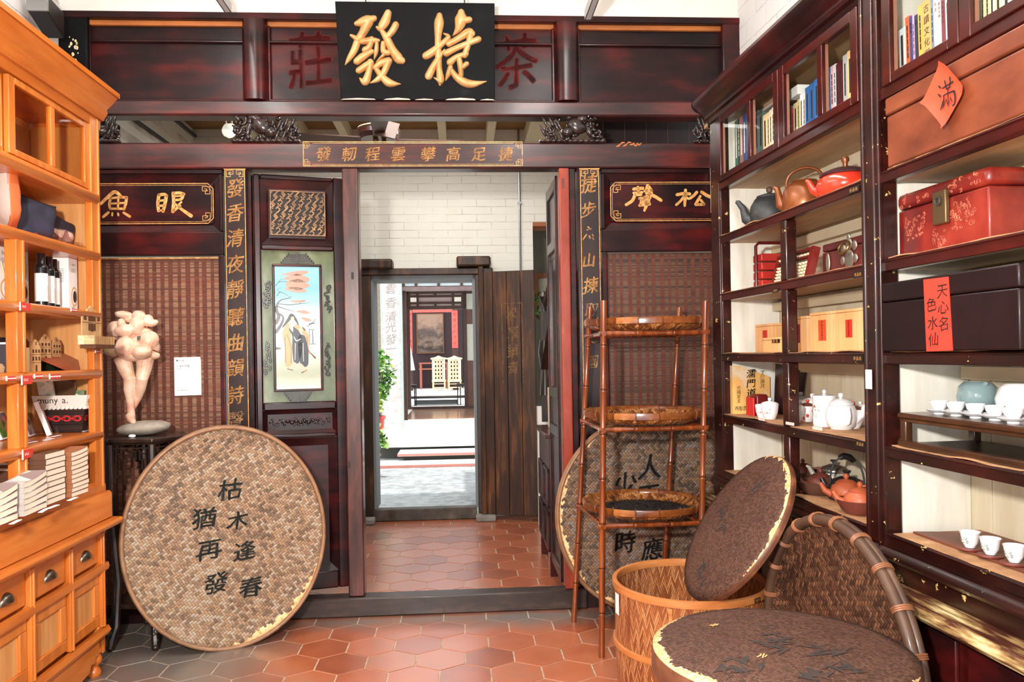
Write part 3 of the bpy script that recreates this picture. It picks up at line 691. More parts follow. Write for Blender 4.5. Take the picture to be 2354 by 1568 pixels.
def couplet(x0, x1, label, rows, cxy):
    t = thing('couplet_board', label, 'sign', S, ((x0 + x1) / 2, 0, .1), 'narrow gilt couplet boards')
    MB().box(x0, x1, -.014, .03, .0, 2.592).build('board', SIGN, t, bevel=.002)
    fn = lambda x, z, d=0: Vector((x, -.0152 - d, z))
    g = MB()
    line(g, fn, x0 + .004, .05, x0 + .004, 2.588, .004); line(g, fn, x1 - .004, .05, x1 - .004, 2.588, .004); line(g, fn, x0, 2.588, x1, 2.588, .005)
    fret(g, fn, x0 + .012, 2.582, 1, -1, .0075, .003); fret(g, fn, x1 - .012, 2.582, -1, -1, .0075, .003); g.build('gilt_border', GILT, t)
    g = MB(); h = MB()
    for ch, px, py, sz, faded in rows:
        g = MB(); x, z = S.p(px, py, -.014); char(g, ch, fn, x, z, sz, sz * 1.12, .16, .028, fat=.0011 if not faded else .0)
        if faded: g.build('worn_character', FADE, t, label='worn gilt character')
        else: g.build('gilt_character', GILT, t)
    return t
couplet(-1.634, -1.516, 'narrow black board of gilt running script left of the painted door leaf', [(c, 541 if i < 5 else 542, y, .098, c == '聲') for i, (c, y) in enumerate(zip('發香清夜靜聽曲韻詩聲', (432, 489, 547, 607, 664, 728, 788, 845, 908, 966)))], None)
t = couplet(.415, .532, 'narrow black board of worn gilt script between the red post and bamboo rack', [('捷', 1354, 422, .10, 0), ('步', 1353, 482, .088, 0), ('山', 1354, 598, .08, 0), ('揀', 1358, 656, .092, 0), ('取', 1360, 712, .085, 1), ('園', 1362, 832, .075, 1)], None)
fn = lambda x, z, d=0: Vector((x, -.0152 - d, z)); g = MB()
cq = lambda X, Y: S.p(1200 + X / 2.959, 370 + Y / 2.959, -.014)
for q in ([(448, 448, 8), (456, 456, 10)], [(440, 470, 8), (470, 462, 8)], [(412, 538, 5), (428, 516, 9), (440, 500, 9)], [(458, 512, 12), (462, 524, 12)], [(478, 500, 8), (486, 512, 10)], [(480, 524, 9), (488, 534, 8)], [(474, 1230, 7), (490, 1236, 9), (508, 1226, 7)]):
    stroke(g, [(*cq(a, b), w * .86e-3) for a, b, w in q], fn)
g.build('worn_lettering', FADE, t, label='remains of a worn gilt character')
def post(x0, x1, mat, label, y0=-.02, y1=.085):
    t = MB(); t.box(x0, x1, y0, y1, .115, 2.592); return t.top('door_post', mat, label, 'post', S, ((x0 + x1) / 2, 0, .115), bevel=.008)
a = S.p(792, 800, -.02)[0]; b = S.p(829, 800, -.02)[0]
p = post(a, b, POST, 'scuffed dark door post standing right of the painted door leaf')
MB().box(a + .045, a + .060, -.0215, -.015, 1.95, 1.99).build('mortise', INKB, p); MB().box(a + .010, a + .022, -.0215, -.015, .86, .90).build('mortise', INKB, p)
a = S.p(1291, 800, -.02)[0]; b = S.p(1315, 800, -.02)[0]
p = post(a, b, REDP, 'glossy red-brown door post right of the opening, catching a bright reflection')
MB().box(a + .018, a + .032, -.0215, -.015, 2.47, 2.53).build('mortise', plain('dark_red_recess', (84, 34, 28), .5), p)
MB().box(b, b + .038, -.005, .08, .115, 2.592).build('inner_strip', LACQ, p, bevel=.006)
MB().box(b + .05, .415, .02, .09, .0, 2.592).top('door_jamb', LACQ, 'thin dark jamb strip between the red post and its couplet board', 'jamb', S, (.40, 0, 0))
MB().box(-1.53, -1.497, .03, .09, .1, 2.592).top('door_jamb', LACQ, 'thin dark jamb strip between left couplet board and painted door leaf', 'jamb', S, (-1.51, 0, .1))
MB().box(-1.52, .42, -.035, .075, 0, .113).top('threshold', grain('threshold_wood', [(.3, (32, 22, 20)), (.55, (56, 40, 34)), (.78, (92, 70, 58))], (1, 4, 4), 4, 7, .45, .1, bump=.15, chips=((150, 104, 66), 12, .74, (1, 1, 1))), 'high dark worn wooden threshold beam across the foot of the doorway', 'threshold', S, (-.5, 0, 0), bevel=.01)
# ---------------------------------------------------------------- bamboo blinds
def blind(x0, x1, z0, z1, label, cols, seed):
    R = random.Random(seed)
    t = thing('bamboo_blind', label, 'blind', S, ((x0 + x1) / 2, .04, z0), 'bamboo slat blinds of the partition')
    M = grain('blind_slats_%d' % seed, cols, (.8, 1, 1), 7, 4, .5, .05, rand=.75)
    mb = MB(); z = z0
    while z < z1:
        h = R.choice((.006, .007, .008, .005)); y = .040 + R.uniform(-.0012, .0012)
        mb.box(x0, x1, y, y + .004, z, z + h); z += h + .0006
    mb.build('slats', M, t)
    q = MB(); x = x0 + .01
    tm = grain('blind_cord_%d' % seed, [(.3, (74, 34, 24)), (.7, (112, 58, 40))], (1, 1, 9), 9, 4, .8)
    while x < x1:
        w = R.uniform(.014, .026); q.box(x, x + w, .0372, .0395, z0, z1); x += R.uniform(.042, .054)
    q.build('cords', tm, t)
    return t
b = blind(-2.50, -1.66, .10, 2.085, 'reddish bamboo slat blind behind the figure sculpture', [(.2, (92, 54, 37)), (.45, (122, 78, 55)), (.62, (146, 108, 82)), (.85, (134, 72, 47))], 1)
MB().box(-2.50, -1.66, .034, .05, 2.083, 2.092).build('headrail', GILT, b)
b = blind(.56, 1.36, .10, 2.095, 'dark brown bamboo slat blind behind the bamboo rack', [(.2, (54, 32, 22)), (.45, (80, 48, 31)), (.62, (104, 70, 46)), (.85, (92, 44, 31))], 2)
# ---------------------------------------------------------------- left door leaf, ajar
D1 = S.sub(-1.487, .035, 0, math.radians(14))
DW = D1.p(783, 800, 0)[0]
def d1(px, py, y=0): return D1.p(px, py, y)
t = thing('door_1', 'dark red carved door leaf with a painted glass picture, standing ajar beside the winnowing basket', 'door', D1, (0, 0, .12), kind='structure')
zA = d1(600, 411)[1]; zB = d1(600, 562)[1]; zC = d1(600, 574)[1]; zD = d1(600, 927)[1]; zE = d1(600, 946)[1]; zF = d1(600, 1001)[1]; zG = d1(600, 1011)[1]; zH = .23
xa = d1(602, 700)[0]; xb = d1(769, 700)[0]
m = MB(); m.box(0, xa, 0, .045, .125, 2.575); m.box(xb, DW + .03, 0, .045, .125, 2.575)
for a, b in ((zA, 2.575), (zC, zB), (zE, zD), (zG, zF), (.125, zH)): m.box(xa, xb, 0, .045, a, b)
m.build('leaf_frame', LACQ, t, bevel=.008)
m = MB().bevel_frame(xa, xb, zB, zA, .045, .006, .03); m.box(xa, xb, .034, .04, zB, zA); m.build('bevelled_frame', LACQ, t)
# key-fret lattice
a, z1 = d1(620, 436); b, z0 = d1(749, 543)
FRET = grain('gilt_fret', [(.3, (96, 66, 40)), (.55, (146, 106, 66)), (.78, (196, 150, 98))], (1, 1, 1), 26, 5, .5, .1, bump=.15)
m = MB(); m.frame_rect(a, b, z0, z1, .006, .008, .03)
cx_, cz_ = (a + b) / 2, (z0 + z1) / 2; c45 = math.cos(PI / 4)
def clipbar(u0, v0, u1, v1, w=.0078):
    n = 14; run = []
    def inside(u, v):
        x = cx_ + (u - v) * c45; z = cz_ + (u + v) * c45
        return a + .004 < x < b - .004 and z0 + .004 < z < z1 - .004
    best = [k / n for k in range(n + 1) if inside(u0 + (u1 - u0) * k / n, v0 + (v1 - v0) * k / n)]
    if len(best) < 2: return
    s0, s1 = best[0], best[-1]
    p0 = (u0 + (u1 - u0) * s0, v0 + (v1 - v0) * s0); p1 = (u0 + (u1 - u0) * s1, v0 + (v1 - v0) * s1)
    P = [Vector((cx_ + (u - v) * c45, .012, cz_ + (u + v) * c45)) for u, v in (p0, p1)]
    d = (P[1] - P[0]).normalized(); n_ = Vector((-d.z, 0, d.x)) * w / 2; d = d * w / 2
    m.prism([P[0] - n_ - d, P[1] - n_ + d, P[1] + n_ + d, P[0] + n_ - d], (0, .014, 0))
g = .021
for i in range(-10, 11):
    for j in range(-10, 11):
        u = i * g * 2; v = j * g * 2 + (g if i % 2 else 0)
        clipbar(u - g * 1.25, v, u + g * 1.25, v); clipbar(u + g * 1.25, v, u + g * 1.25, v + g * .7)
        clipbar(u, v - g * .35, u, v + g * .6) if (i + j) % 2 else clipbar(u - g * 1.25, v, u - g * 1.25, v - g * .7)
m.build('lattice', FRET, t, label='gilt key-fret lattice')
MB().box(a, b, .026, .03, z0, z1).build('lattice_back', plain('dark_recess', (34, 24, 18), .6), t)
# green glass with the framed painting
m = MB(); m.box(xa, xb, .026, .032, zD, zC)
tt = NT('green_glass'); n = tt.noise(tt.coords((1, 1, .6)), 5, 3); tt.set(color=tt.ramp(n, [(.3, (74, 84, 52)), (.5, (112, 120, 86)), (.72, (160, 166, 140))]), rough=.12, coat=.4); MATS['green_glass'] = tt.m
m.build('glass_panel', tt.m, t, label='greenish glass panel')
pa, pz1 = d1(625, 606, -.004); pb, pz0 = d1(744, 898, -.004)
m = MB().frame_rect(pa, pb, pz0, pz1, .014, -.002, .026); pf = m.build('picture_frame', LACQ, t, bevel=.004)
tt = NT('painting_ground'); sp = tt.n('ShaderNodeSeparateXYZ'); tc = tt.n('ShaderNodeTexCoord'); tt.t.links.new(tc.outputs['Object'], sp.inputs[0])
h = tt.math('DIVIDE', tt.math('SUBTRACT', sp.outputs[2], pz0 - .12), pz1 - pz0); h = tt.math('ADD', h, tt.math('MULTIPLY', tt.math('SUBTRACT', tt.noise(tt.coords((1, 1, 3)), 7, 4), .5), .14))
tt.set(color=tt.ramp(h, [(.02, (214, 214, 198)), (.13, (170, 176, 150)), (.22, (184, 188, 170)), (.33, (206, 210, 204)), (.37, (176, 200, 206)), (.60, (196, 210, 214)), (.72, (148, 194, 204)), (.80, (122, 180, 192)), (1, (142, 196, 208))]), rough=.15, coat=.5); MATS['painting_ground'] = tt.m
MB().box(pa + .012, pb - .012, .008, .014, pz0 + .012, pz1 - .012).build('painting', tt.m, pf, label='painted glass picture of two robed figures under a bare tree')
pq = lambda X, Y: d1(500 + X / 3.409, 540 + Y / 3.409, .0075)
PK = .72e-3
def paint(name, col, strokes=(), polys=(), d=.0):
    q = MB(); f_ = lambda x, z, e=0: Vector((x, .0074 - d, z))
    for s_ in strokes: stroke(q, [(*pq(X, Y), w * PK) for X, Y, w in s_], f_, 0, 6)
    for p_ in polys: q.poly([f_(*pq(X, Y)) for X, Y in p_])
    o = q.build(name, plain('paint_%d_%d_%d' % col, col, .3), pf); return o
paint('painted_patch', (176, 136, 116), [[(500, 312, 8), (560, 305, 24), (640, 300, 40), (700, 292, 20)], [(530, 340, 20), (620, 340, 70), (700, 350, 40)], [(560, 390, 60), (640, 390, 90), (715, 400, 20)], [(530, 425, 14), (620, 430, 46), (690, 440, 20)], [(580, 520, 12), (620, 522, 20), (680, 518, 16)], [(625, 600, 12), (680, 605, 30), (720, 612, 8)], [(660, 650, 10), (700, 665, 30), (735, 670, 8)]])
paint('painted_tree', (70, 62, 60), [[(458, 690, 30), (480, 640, 26), (462, 590, 24), (470, 540, 14), (500, 510, 9), (560, 495, 6), (580, 480, 3)], [(460, 760, 26), (500, 700, 20), (515, 650, 14), (490, 620, 12)], [(470, 560, 8), (530, 580, 6), (600, 600, 3)], [(480, 540, 6), (560, 548, 6), (640, 540, 5), (720, 532, 2)], [(465, 480, 7), (490, 450, 6), (540, 470, 4), (575, 500, 2)], [(457, 400, 6), (480, 370, 5), (530, 365, 4), (580, 372, 2)], [(480, 370, 4), (500, 345, 3), (530, 350, 2)], [(490, 450, 4), (470, 430, 3), (500, 412, 2)], [(640, 540, 3), (670, 515, 3), (690, 520, 2)], [(458, 600, 8), (450, 560, 8)],
   [(716, 740, 4), (760, 745, 4)], [(718, 745, 4), (722, 840, 4)], [(745, 750, 5), (748, 850, 6)], [(700, 720, 4), (740, 690, 4), (770, 660, 3)], [(720, 700, 8), (760, 690, 8)], [(715, 855, 4), (770, 855, 4)], [(455, 890, 24), (490, 890, 14)]])
paint('painted_hood', (44, 42, 46), [[(512, 722, 10), (560, 660, 26), (580, 628, 24), (610, 660, 20), (634, 705, 8)]], [], .0004)
paint('painted_robe', (196, 150, 100), [[(560, 720, 60), (540, 780, 66), (555, 880, 60), (558, 1010, 60)], [(620, 720, 40), (700, 790, 34), (695, 900, 40), (720, 930, 14)]], [], .0003)
paint('painted_dark_robe', (40, 42, 50), [[(585, 740, 50), (620, 790, 70), (625, 890, 80), (620, 985, 50)], [(660, 810, 60), (672, 900, 80), (680, 1005, 66)]], [], .0006)
paint('painted_faces', (214, 176, 150), [[(588, 652, 26), (588, 680, 24)], [(655, 740, 32), (652, 755, 26)], [(650, 1020, 26), (685, 1060, 34)], [(605, 1010, 24), (570, 1045, 26)]], [], .0009)
paint('painted_beard', (214, 210, 202), [[(578, 690, 26), (580, 730, 24), (590, 755, 8)], [(600, 800, 6), (620, 830, 8), (650, 815, 6)], [(610, 850, 5), (608, 980, 4)], [(670, 850, 5), (674, 990, 4)]], [], .0011)
paint('painted_folds', (92, 60, 34), [[(545, 780, 4), (575, 880, 3), (578, 1000, 4)], [(530, 800, 4), (535, 1000, 4)], [(700, 800, 3), (712, 900, 5), (770, 965, 8)], [(735, 930, 8), (765, 965, 10)], [(550, 1050, 8), (590, 1060, 6)], [(660, 1080, 8), (700, 1060, 6)], [(668, 728, 12), (684, 745, 14)]], [], .0012)
# fretwork mounts around the picture
def mount(x0, x1, za, zb, seed, fan):
    q = MB(); R = random.Random(seed)
    if fan:
        k = 0; n = 5
        for i in range(n):
            f = i / n; w = (x1 - x0) / 2 * (1 - f * .55); zz = za + (zb - za) * f; c_ = (x0 + x1) / 2
            q.box(c_ - w, c_ + w, .006, .022, zz, zz + (zb - za) / n * .55); q.box(c_ - w, c_ - w + .006, .006, .022, zz, zz + (zb - za) / n); q.box(c_ + w - .006, c_ + w, .006, .022, zz, zz + (zb - za) / n)
        q.box((x0 + x1) / 2 - .008, (x0 + x1) / 2 + .008, .004, .024, min(za, zb), max(za, zb))
    else:
        for i in range(12):
            z = za + (zb - za) * (i + .5) / 12; x = x0 + (x1 - x0) * R.uniform(.25, .75); r = R.uniform(.010, .018); p0 = R.uniform(0, 6)
            q.tube([(x + r * (1 - j / 8) * math.cos(p0 + j * .7), .012, z + r * (1 - j / 8) * math.sin(p0 + j * .7)) for j in range(8)], .0048, 6)
    q.build('mount', CARVE, t)
x0, z1_ = d1(645, 581, .01); x1, z0_ = d1(722, 606, .01); mount(x0, x1, z0_, z1_, 1, True)
x0, z1_ = d1(650, 898, .01); x1, z0_ = d1(720, 923, .01); mount(x0, x1, z1_, z0_, 2, True)
for i, (A, B, C, D_) in enumerate(((605, 648, 625, 706), (604, 788, 624, 860), (744, 655, 762, 715), (744, 788, 762, 862))):
    x0, z1_ = d1(A, B, .01); x1, z0_ = d1(C, D_, .01); mount(x0, x1, z0_, z1_, 3 + i, False)
# small carved panel and plain bottom panel
m = MB().bevel_frame(xa, xb, zF, zE, .022, .004, .02); m.box(xa, xb, .022, .03, zF, zE); cpn = m.build('carved_panel', LACQ, t)
q = MB(); R = random.Random(4); zc = (zE + zF) / 2; xc = (xa + xb) / 2
for i in range(26):
    f = -1 + 2 * i / 25; x = xc + f * .17; r = .016 - .004 * abs(f)
    z = zc + .013 * math.sin(i * 1.9); p0 = i * 1.3
    q.tube([(x + r * (1 - j / 9) * math.cos(p0 + j * .6), .016 - .002 * (j % 2), z + r * (1 - j / 9) * math.sin(p0 + j * .6)) for j in range(8)], .0042, 6)
for i in range(7): q.ball((xc + (i - 3) * .024, .014, zc + .004 * (-1) ** i), (.013, .012, .011), None, 8, 6)
q.build('scroll_carving', CARVE, cpn, sharp=70)
m = MB().bevel_frame(xa, xb, zH, zG, .055, .004, .026); m.box(xa + .05, xb - .05, .024, .032, zH + .05, zG - .05); m.build('bottom_panel', LACQ, t)
# right door leaf, folded right back into the hall
D2 = S.sub(.325, .10, 0, math.radians(90))
t = thing('door_2', 'dark carved door leaf folded fully back behind the red door post', 'door', D2, (0, 0, .12), kind='structure')
m = MB(); m.box(0, .05, 0, .045, .12, 2.575); m.box(.44, .50, 0, .045, .12, 2.575)
for z in (.12, .98, 1.22, 2.14, 2.50): m.box(.05, .44, 0, .045, z, z + .07)
m.build('leaf_frame', LACQ, t, bevel=.006)
m = MB(); m.box(.05, .44, .02, .03, .12, 1.25); m.box(.05, .44, .02, .03, 2.1, 2.5); m.build('panel', LACQ, t)
m = MB()
for k in range(9): m.box(.06 + .045 * k, .068 + .045 * k, .005, .02, 2.2, 2.5); m.box(.05, .44, .005, .02, 2.2 + .034 * k, 2.208 + .034 * k)
m.build('lattice', CARVE, t)
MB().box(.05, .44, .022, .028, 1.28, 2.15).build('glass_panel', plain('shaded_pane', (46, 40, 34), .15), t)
# ---------------------------------------------------------------- rear doorway of the hall
YB = 2.70
def sb(px, py, y=YB): return S.p(px, py, y)
WOODF = grain('weathered_frame', [(.3, (30, 17, 9)), (.55, (62, 36, 18)), (.78, (112, 70, 36))], (5, 5, 1), 3, 7, .5, .1, bump=.2)
t = thing('door_frame', 'weathered dark timber frame with notched head blocks around the rear doorway', 'door frame', S, ((dx0 + dx1) / 2, YB - .1, 0))
jl = sb(834, 900, 2.60)[0]; jl2 = sb(856, 900, 2.60)[0]; jr = sb(1096, 900, 2.60)[0]; jr2 = sb(1114, 900, 2.60)[0]; zt0 = sb(970, 633, 2.6)[1]; zt1 = sb(970, 617, 2.6)[1]
for a, b in ((jl, jl2), (jr, jr2)): MB().box(a, b, 2.58, 2.72, .05, zt0).build('jamb', WOODF, t, bevel=.006)
MB().box(jl - .03, jr2 + .09, 2.57, 2.72, zt0, zt1).build('head', WOODF, t, bevel=.01)
for a, b, c, d in ((800, 902, 596, 618), (1049, 1128, 589, 612)):
    x0, z1_ = sb(a, c, 2.54); x1, z0_ = sb(b, d, 2.54); MB().box(x0, x1, 2.52, 2.72, z0_, z1_).build('head_block', WOODF, t, bevel=.018)
x0, z1_ = sb(853, 1173, 2.58); x1, z0_ = sb(1097, 1197, 2.58)
MB().box(x0, x1, 2.58, 2.70, 0, z1_).build('sill', grain('damp_sill', [(.3, (40, 34, 28)), (.55, (76, 66, 56)), (.78, (112, 98, 84))], (1, 1, 1), 7, 6, .6), t, bevel=.01)
GREY = plain('grey_paint', (122, 128, 130), .6)
m = MB(); m.box(jl2 - .01, jl2 + .022, 2.62, 2.95, .1, zt0); m.box(jr - .022, jr + .01, 2.62, 2.95, .1, zt0); m.box(jl2, jr, 2.62, 2.95, zt0 - .04, zt0); m.build('inner_lining', GREY, t)
ST = grain('grey_stone', [(.3, (104, 100, 92)), (.7, (150, 146, 136))], (1, 1, 1), 9, 5, .8, bump=.2)
for a, b in ((822, 862), (1094, 1140)):
    x0 = sb(a, 1188, 2.5)[0]; x1 = sb(b, 1188, 2.5)[0]
    MB().box(x0, x1, 2.44, 2.565, 0, .055).top('pivot_stone', ST, 'small grey pivot stone at the %s foot of the rear doorway' % ('left' if a < 900 else 'right'), 'stone', S, ((x0 + x1) / 2, 2.56, 0), 'pivot stones of the rear doorway', bevel=.012)
# opened plank leaf
hx = sb(1104, 900, 2.55)[0]
D3 = S.sub(hx, 2.53, 0, math.radians(-17))
lw = D3.p(1232, 900, 0)[0]
t = thing('door_3', 'tall old dark plank door leaf opened against the white brick wall', 'door', D3, (0, 0, .06), kind='structure')
zt2 = D3.p(1110, 625, 0)[1]
for k in range(4):
    MB().box(lw * k / 4 + .0015, lw * (k + 1) / 4 - .0015, 0, .05, .055, zt2).build('plank', OLDDOOR, t, bevel=.004)
MB().box(.0, .05, -.02, .0, .04, zt2 + .05).build('pivot_stile', OLDDOOR, t, bevel=.01)
fn = lambda x, z, d=0: Vector((x, -.0012 - d, z))
g = MB()
for ch, px, py in (('松', 1176, 722), ('翠', 1179, 766), ('鎮', 1179, 806), ('青', 1180, 846)):
    x, z = D3.p(px, py, 0); char(g, ch, fn, x, z, .11, .13, .1, .05)
x0, z1_ = D3.p(1153, 698, 0); x1, z0_ = D3.p(1203, 880, 0)
for a, b, c, d in ((x0, z1_, x1, z1_), (x0, z1_, x0, z0_), (x1, z1_, x1, z0_)): line(g, fn, a, b, c, d, .005)
g.build('worn_lettering', grain('carved_worn_gilt', [(.36, (60, 36, 16)), (.52, (126, 88, 40)), (.8, (176, 130, 66))], (1, 1, 1), 22, 5, .5), t, label='worn traces of gilt characters')
# conduit on the wall, cables on the hall's left wall
a, z1_ = sb(1193, 384, 2.67); z0_ = sb(1193, 640, 2.67)[1]
m = MB().tube([(a, 2.68, .9), (a, 2.68, z1_ + .9)], .011, 8); c = m.top('conduit_pipe', STEEL, 'thin grey conduit pipe running down the white brick wall', 'pipe', S, (a, 2.68, .9))
m = MB()
for zz in (2.05, 2.9): m.box(a - .018, a + .018, 2.668, 2.70, zz, zz + .02)
m.build('clip', STEEL, c)
for i, (p0, lab) in enumerate((((300, 270), 'lower dark conduit along the pale left wall of the hall'), ((395, 272), 'upper dark conduit along the pale left wall of the hall'))):
    y, z = S.v(*p0, -2.68); z = z + .0
    zz = S.v((345, 440)[i], (300, 305)[i], -2.68)[1]
    MB().tube([(-2.68, .2, zz), (-2.68, 2.7, zz)], .014, 6).top('conduit_pipe', IRON, lab, 'pipe', S, (-2.68, .2, zz), 'conduits on the hall wall')
# hanging lamp and ceiling fan above the opening
lx, lz = S.p(527, 298, .8)
t = thing('hanging_lamp', 'small white bag-shaped lamp hanging left of the carved bracket', 'lamp', S, (lx, .8, lz - .06))
m = MB(); m.ball((lx, .8, lz - .005), (.045, .045, .05), None, 12, 8, .2, 2); m.build('shade', plain('lamp_white', (250, 248, 230), .6, emit=.5), t)  # slight emission stands in for the flash brightening the white shade
m = MB(); m.tube([(lx - .02, .8, lz + .03), (lx - .02, .8, lz + .10), (lx - .02, .8, 3.6)], .005, 6); m.tube([(lx + .02, .8, lz + .03), (lx + .012, .8, lz + .10)], .006, 6); m.build('strap', WHITE, t)
fx, fz = S.p(870, 306, 1.3)
t = thing('ceiling_fan', 'dark ceiling fan with brass trim seen above the inscribed lintel', 'fan', S, (fx, 1.3, fz))
m = MB().lathe([(0, fz + .05), (.11, fz + .05), (.15, fz + .03), (.155, fz - .02), (.13, fz - .05), (.0, fz - .05)], (fx, 1.3, 0), 28); m.build('motor', plain('fan_maroon', (62, 26, 22), .3, coat=.4), t)
m = MB().lathe([(.151, fz + .034), (.16, fz + .024), (.151, fz + .014)], (fx, 1.3, 0), 28); m.lathe([(0, fz + .13), (.06, fz + .12), (.075, fz + .09), (.05, fz + .05), (0, fz + .05)], (fx, 1.3, 0), 20)
for k in range(3): m.ball((fx + .04 * math.cos(k * 2.1), 1.3 + .04 * math.sin(k * 2.1), fz - .065), .02, None, 8, 6)
m.build('brass_trim', BRASS, t)
MB().tube([(fx, 1.3, fz + .12), (fx, 1.3, 3.6)], .014, 8).build('down_rod', BRASS, t)
for k in range(4):
    a = k * PI / 2 + .12; q = MB(); c, s_ = math.cos(a), math.sin(a)
    P = [(.13, -.04), (.60, -.07), (.64, -.05), (.64, .05), (.60, .07), (.13, .04)]
    q.prism([(fx + c * u - s_ * v, 1.3 + s_ * u + c * v, fz - .052 + v * .12) for u, v in P], (0, 0, .008)); q.build('blade', plain('fan_blade', (84, 54, 40), .4), t)
ax, az = S.p(890, 297, 1.12)
m = MB(); m.boxm(Matrix.Translation((ax, 1.12, az)) @ Matrix.Rotation(math.radians(14), 4, 'Y') @ Matrix.Rotation(math.radians(62), 4, 'X') @ Matrix.Translation((0, 0, -.005)), .15, .15, .01); m.build('shade_plate', plain('smoked_plate', (96, 74, 64), .3), t)
# dark boarded wall above the blind on the right
m = MB().box(.62, 1.75, .75, .80, 2.3, 3.6); m.top('wall_hall_boards', grain('dark_boards', [(.3, (24, 8, 8)), (.7, (42, 16, 14))], (8, 1, 1), 3, 4, .5), None, None, S, kind='structure')
m = MB()
for k in range(7): m.box(.70 + .15 * k, .703 + .15 * k, .747, .752, 2.3, 3.6)
m.top('trim_7', plain('board_joint', (96, 70, 60), .6), None, None, S, kind='structure')
# ---------------------------------------------------------------- stairs and things right of the rear doorway
t = thing('staircase', 'dark wooden stair with ball-topped newel rising behind the folded door leaf', 'stairs', S, (.42, 1.6, 0))
nx, nz = S.p(1250, 682, 1.75)
m = MB(); m.box(nx - .03, nx + .03, 1.72, 1.78, .95, nz - .05); m.lathe([(0, nz + .045), (.03, nz + .035), (.045, nz), (.03, nz - .035), (.02, nz - .05), (.035, nz - .07), (.035, nz - .12)], (nx, 1.75, 0), 16); m.lathe([(.04, nz - .35), (.055, nz - .45), (.035, nz - .6), (.045, nz - .8)], (nx, 1.75, 0), 14); m.build('newel_post', DARKW, t)
m = MB()
x0, z0_ = S.p(1243, 850, 1.7); x1, z1_ = S.p(1296, 470, 1.0)
m.prism([(x0, 1.7, z0_), (x0 + .22, 1.7, z0_), (x1 + .26, 1.0, z1_), (x1 + .02, 1.0, z1_)], (.02, .06, 0)); m.build('stringer', DARKW, t)
for k in range(5):
    f = k / 5; MB().box(x0 + .05 + (x1 - x0) * f, x0 + .5 + (x1 - x0) * f, 1.65 - .7 * f, 1.85 - .7 * f, z0_ + (z1_ - z0_) * f + .1, z0_ + (z1_ - z0_) * f + .13).build('tread', DARKW, t)
MB().tube([(nx, 1.75, nz - .09), (x1 + .1, 1.0, z1_ + .2)], .022, 8).build('handrail', DARKW, t)
x0 = S.p(1247, 1000, .95)[0]; z1_ = S.p(1262, 990, .95)[1]
t = thing('low_cabinet', 'low dark panelled cabinet just inside the doorway on the right', 'cabinet', S, (x0 + .2, 1.1, 0))
m = MB(); m.box(x0 + .01, x0 + .45, .62, 1.30, .14, z1_ - .02); m.build('body', CARB, t, bevel=.004)
MB().box(x0 - .015, x0 + .46, .60, 1.32, z1_ - .02, z1_ + .01).build('top', CARB, t, bevel=.006)
for k in range(2):
    for j in range(2): MB().frame_rect(0, .30, 0, .36, .05, -.008, 0).box(.05, .25, -.003, 0, .05, .31) if False else None
m = MB()
for k in range(2):
    y0 = .64 + .33 * k
    for z0_ in (.17, .46, ): m.box(x0 - .002, x0 + .012, y0, y0 + .31, z0_, z0_ + .02); m.box(x0 - .002, x0 + .012, y0, y0 + .31, z0_ + .24, z0_ + .26); m.box(x0 - .002, x0 + .012, y0, y0 + .03, z0_, z0_ + .26); m.box(x0 - .002, x0 + .012, y0 + .28, y0 + .31, z0_, z0_ + .26)
m.build('door', LACQ, t)
for y in (.65, 1.25): MB().box(x0 + .01, x0 + .06, y, y + .05, 0, .14).build('leg', CARB, t)
bx = x0 + .06
MB().box(bx, bx + .16, .80, .95, z1_ + .01, z1_ + .05).top('wrapped_packet', PAPER, 'pale paper packet lying on the low dark cabinet', 'packet', S, (bx, .8, z1_ + .01), bevel=.004)
MB().box(bx, bx + .13, .82, .92, z1_ + .05, z1_ + .125).top('tea_tin', plain('green_tin', (84, 112, 96), .4), 'small green tin stacked on the low dark cabinet', 'tin', S, (bx, .8, z1_ + .05), bevel=.006)
MB().box(bx + .0, bx + .09, .98, 1.12, z1_ + .01, z1_ + .30).top('paper_box', plain('cream_card', (236, 212, 176), .7), 'upright cream cardboard box on the low dark cabinet', 'box', S, (bx, 1.0, z1_ + .01), bevel=.003)
MB().lathe([(0, 0), (.09, 0), (.15, .12), (.16, .22), (.10, .36), (.07, .42), (.08, .46)], (x0 + .22, 1.18, z1_ + .01), 20).top('copper_jar', plain('copper_glow', (190, 96, 40), .25, .8), 'copper jar gleaming above the cream box behind the red post', 'jar', S, (x0 + .22, 1.18, z1_ + .01))
MB().box(S.p(1234, 1000, 2.3)[0], 1.0, 2.20, 2.30, 0, S.p(1242, 935, 2.2)[1]).top('wall_low', WHITE, None, None, S, kind='structure')
# side room seen through the opening in the rear wall
tl_ = brickmat('dark_tile', (110, 104, 92), .16, .3, .004, (90, 86, 76))
m = MB(); m.box(xw0 - .3, 1.4, 4.6, 4.7, 0, 3.0); m.box(1.2, 1.3, 2.95, 4.6, 0, 3.0); m.box(xw0 - .3, 1.3, 2.95, 4.6, 3.0, 3.05); m.top('wall_side_room', tl_, None, None, S, kind='structure')
m = MB().box(xw0, 1.0, 2.68, 2.95, zl - .035, zl + .002); m.top('trim_8', plain('orange_lintel', (160, 88, 44), .5), None, None, S, kind='structure')
x0, z1_ = S.p(1224, 628, 4.55); x1, z0_ = S.p(1252, 712, 4.55)
t = thing('window_1', 'small brown framed window in the side room behind the old plank door', 'window', S, ((x0 + x1) / 2, 4.55, z0_), kind='structure')
MB().frame_rect(x0, x1 + .15, z0_, z1_, .06, 4.52, 4.6).build('window_frame', plain('window_brown', (120, 66, 42), .5), t)
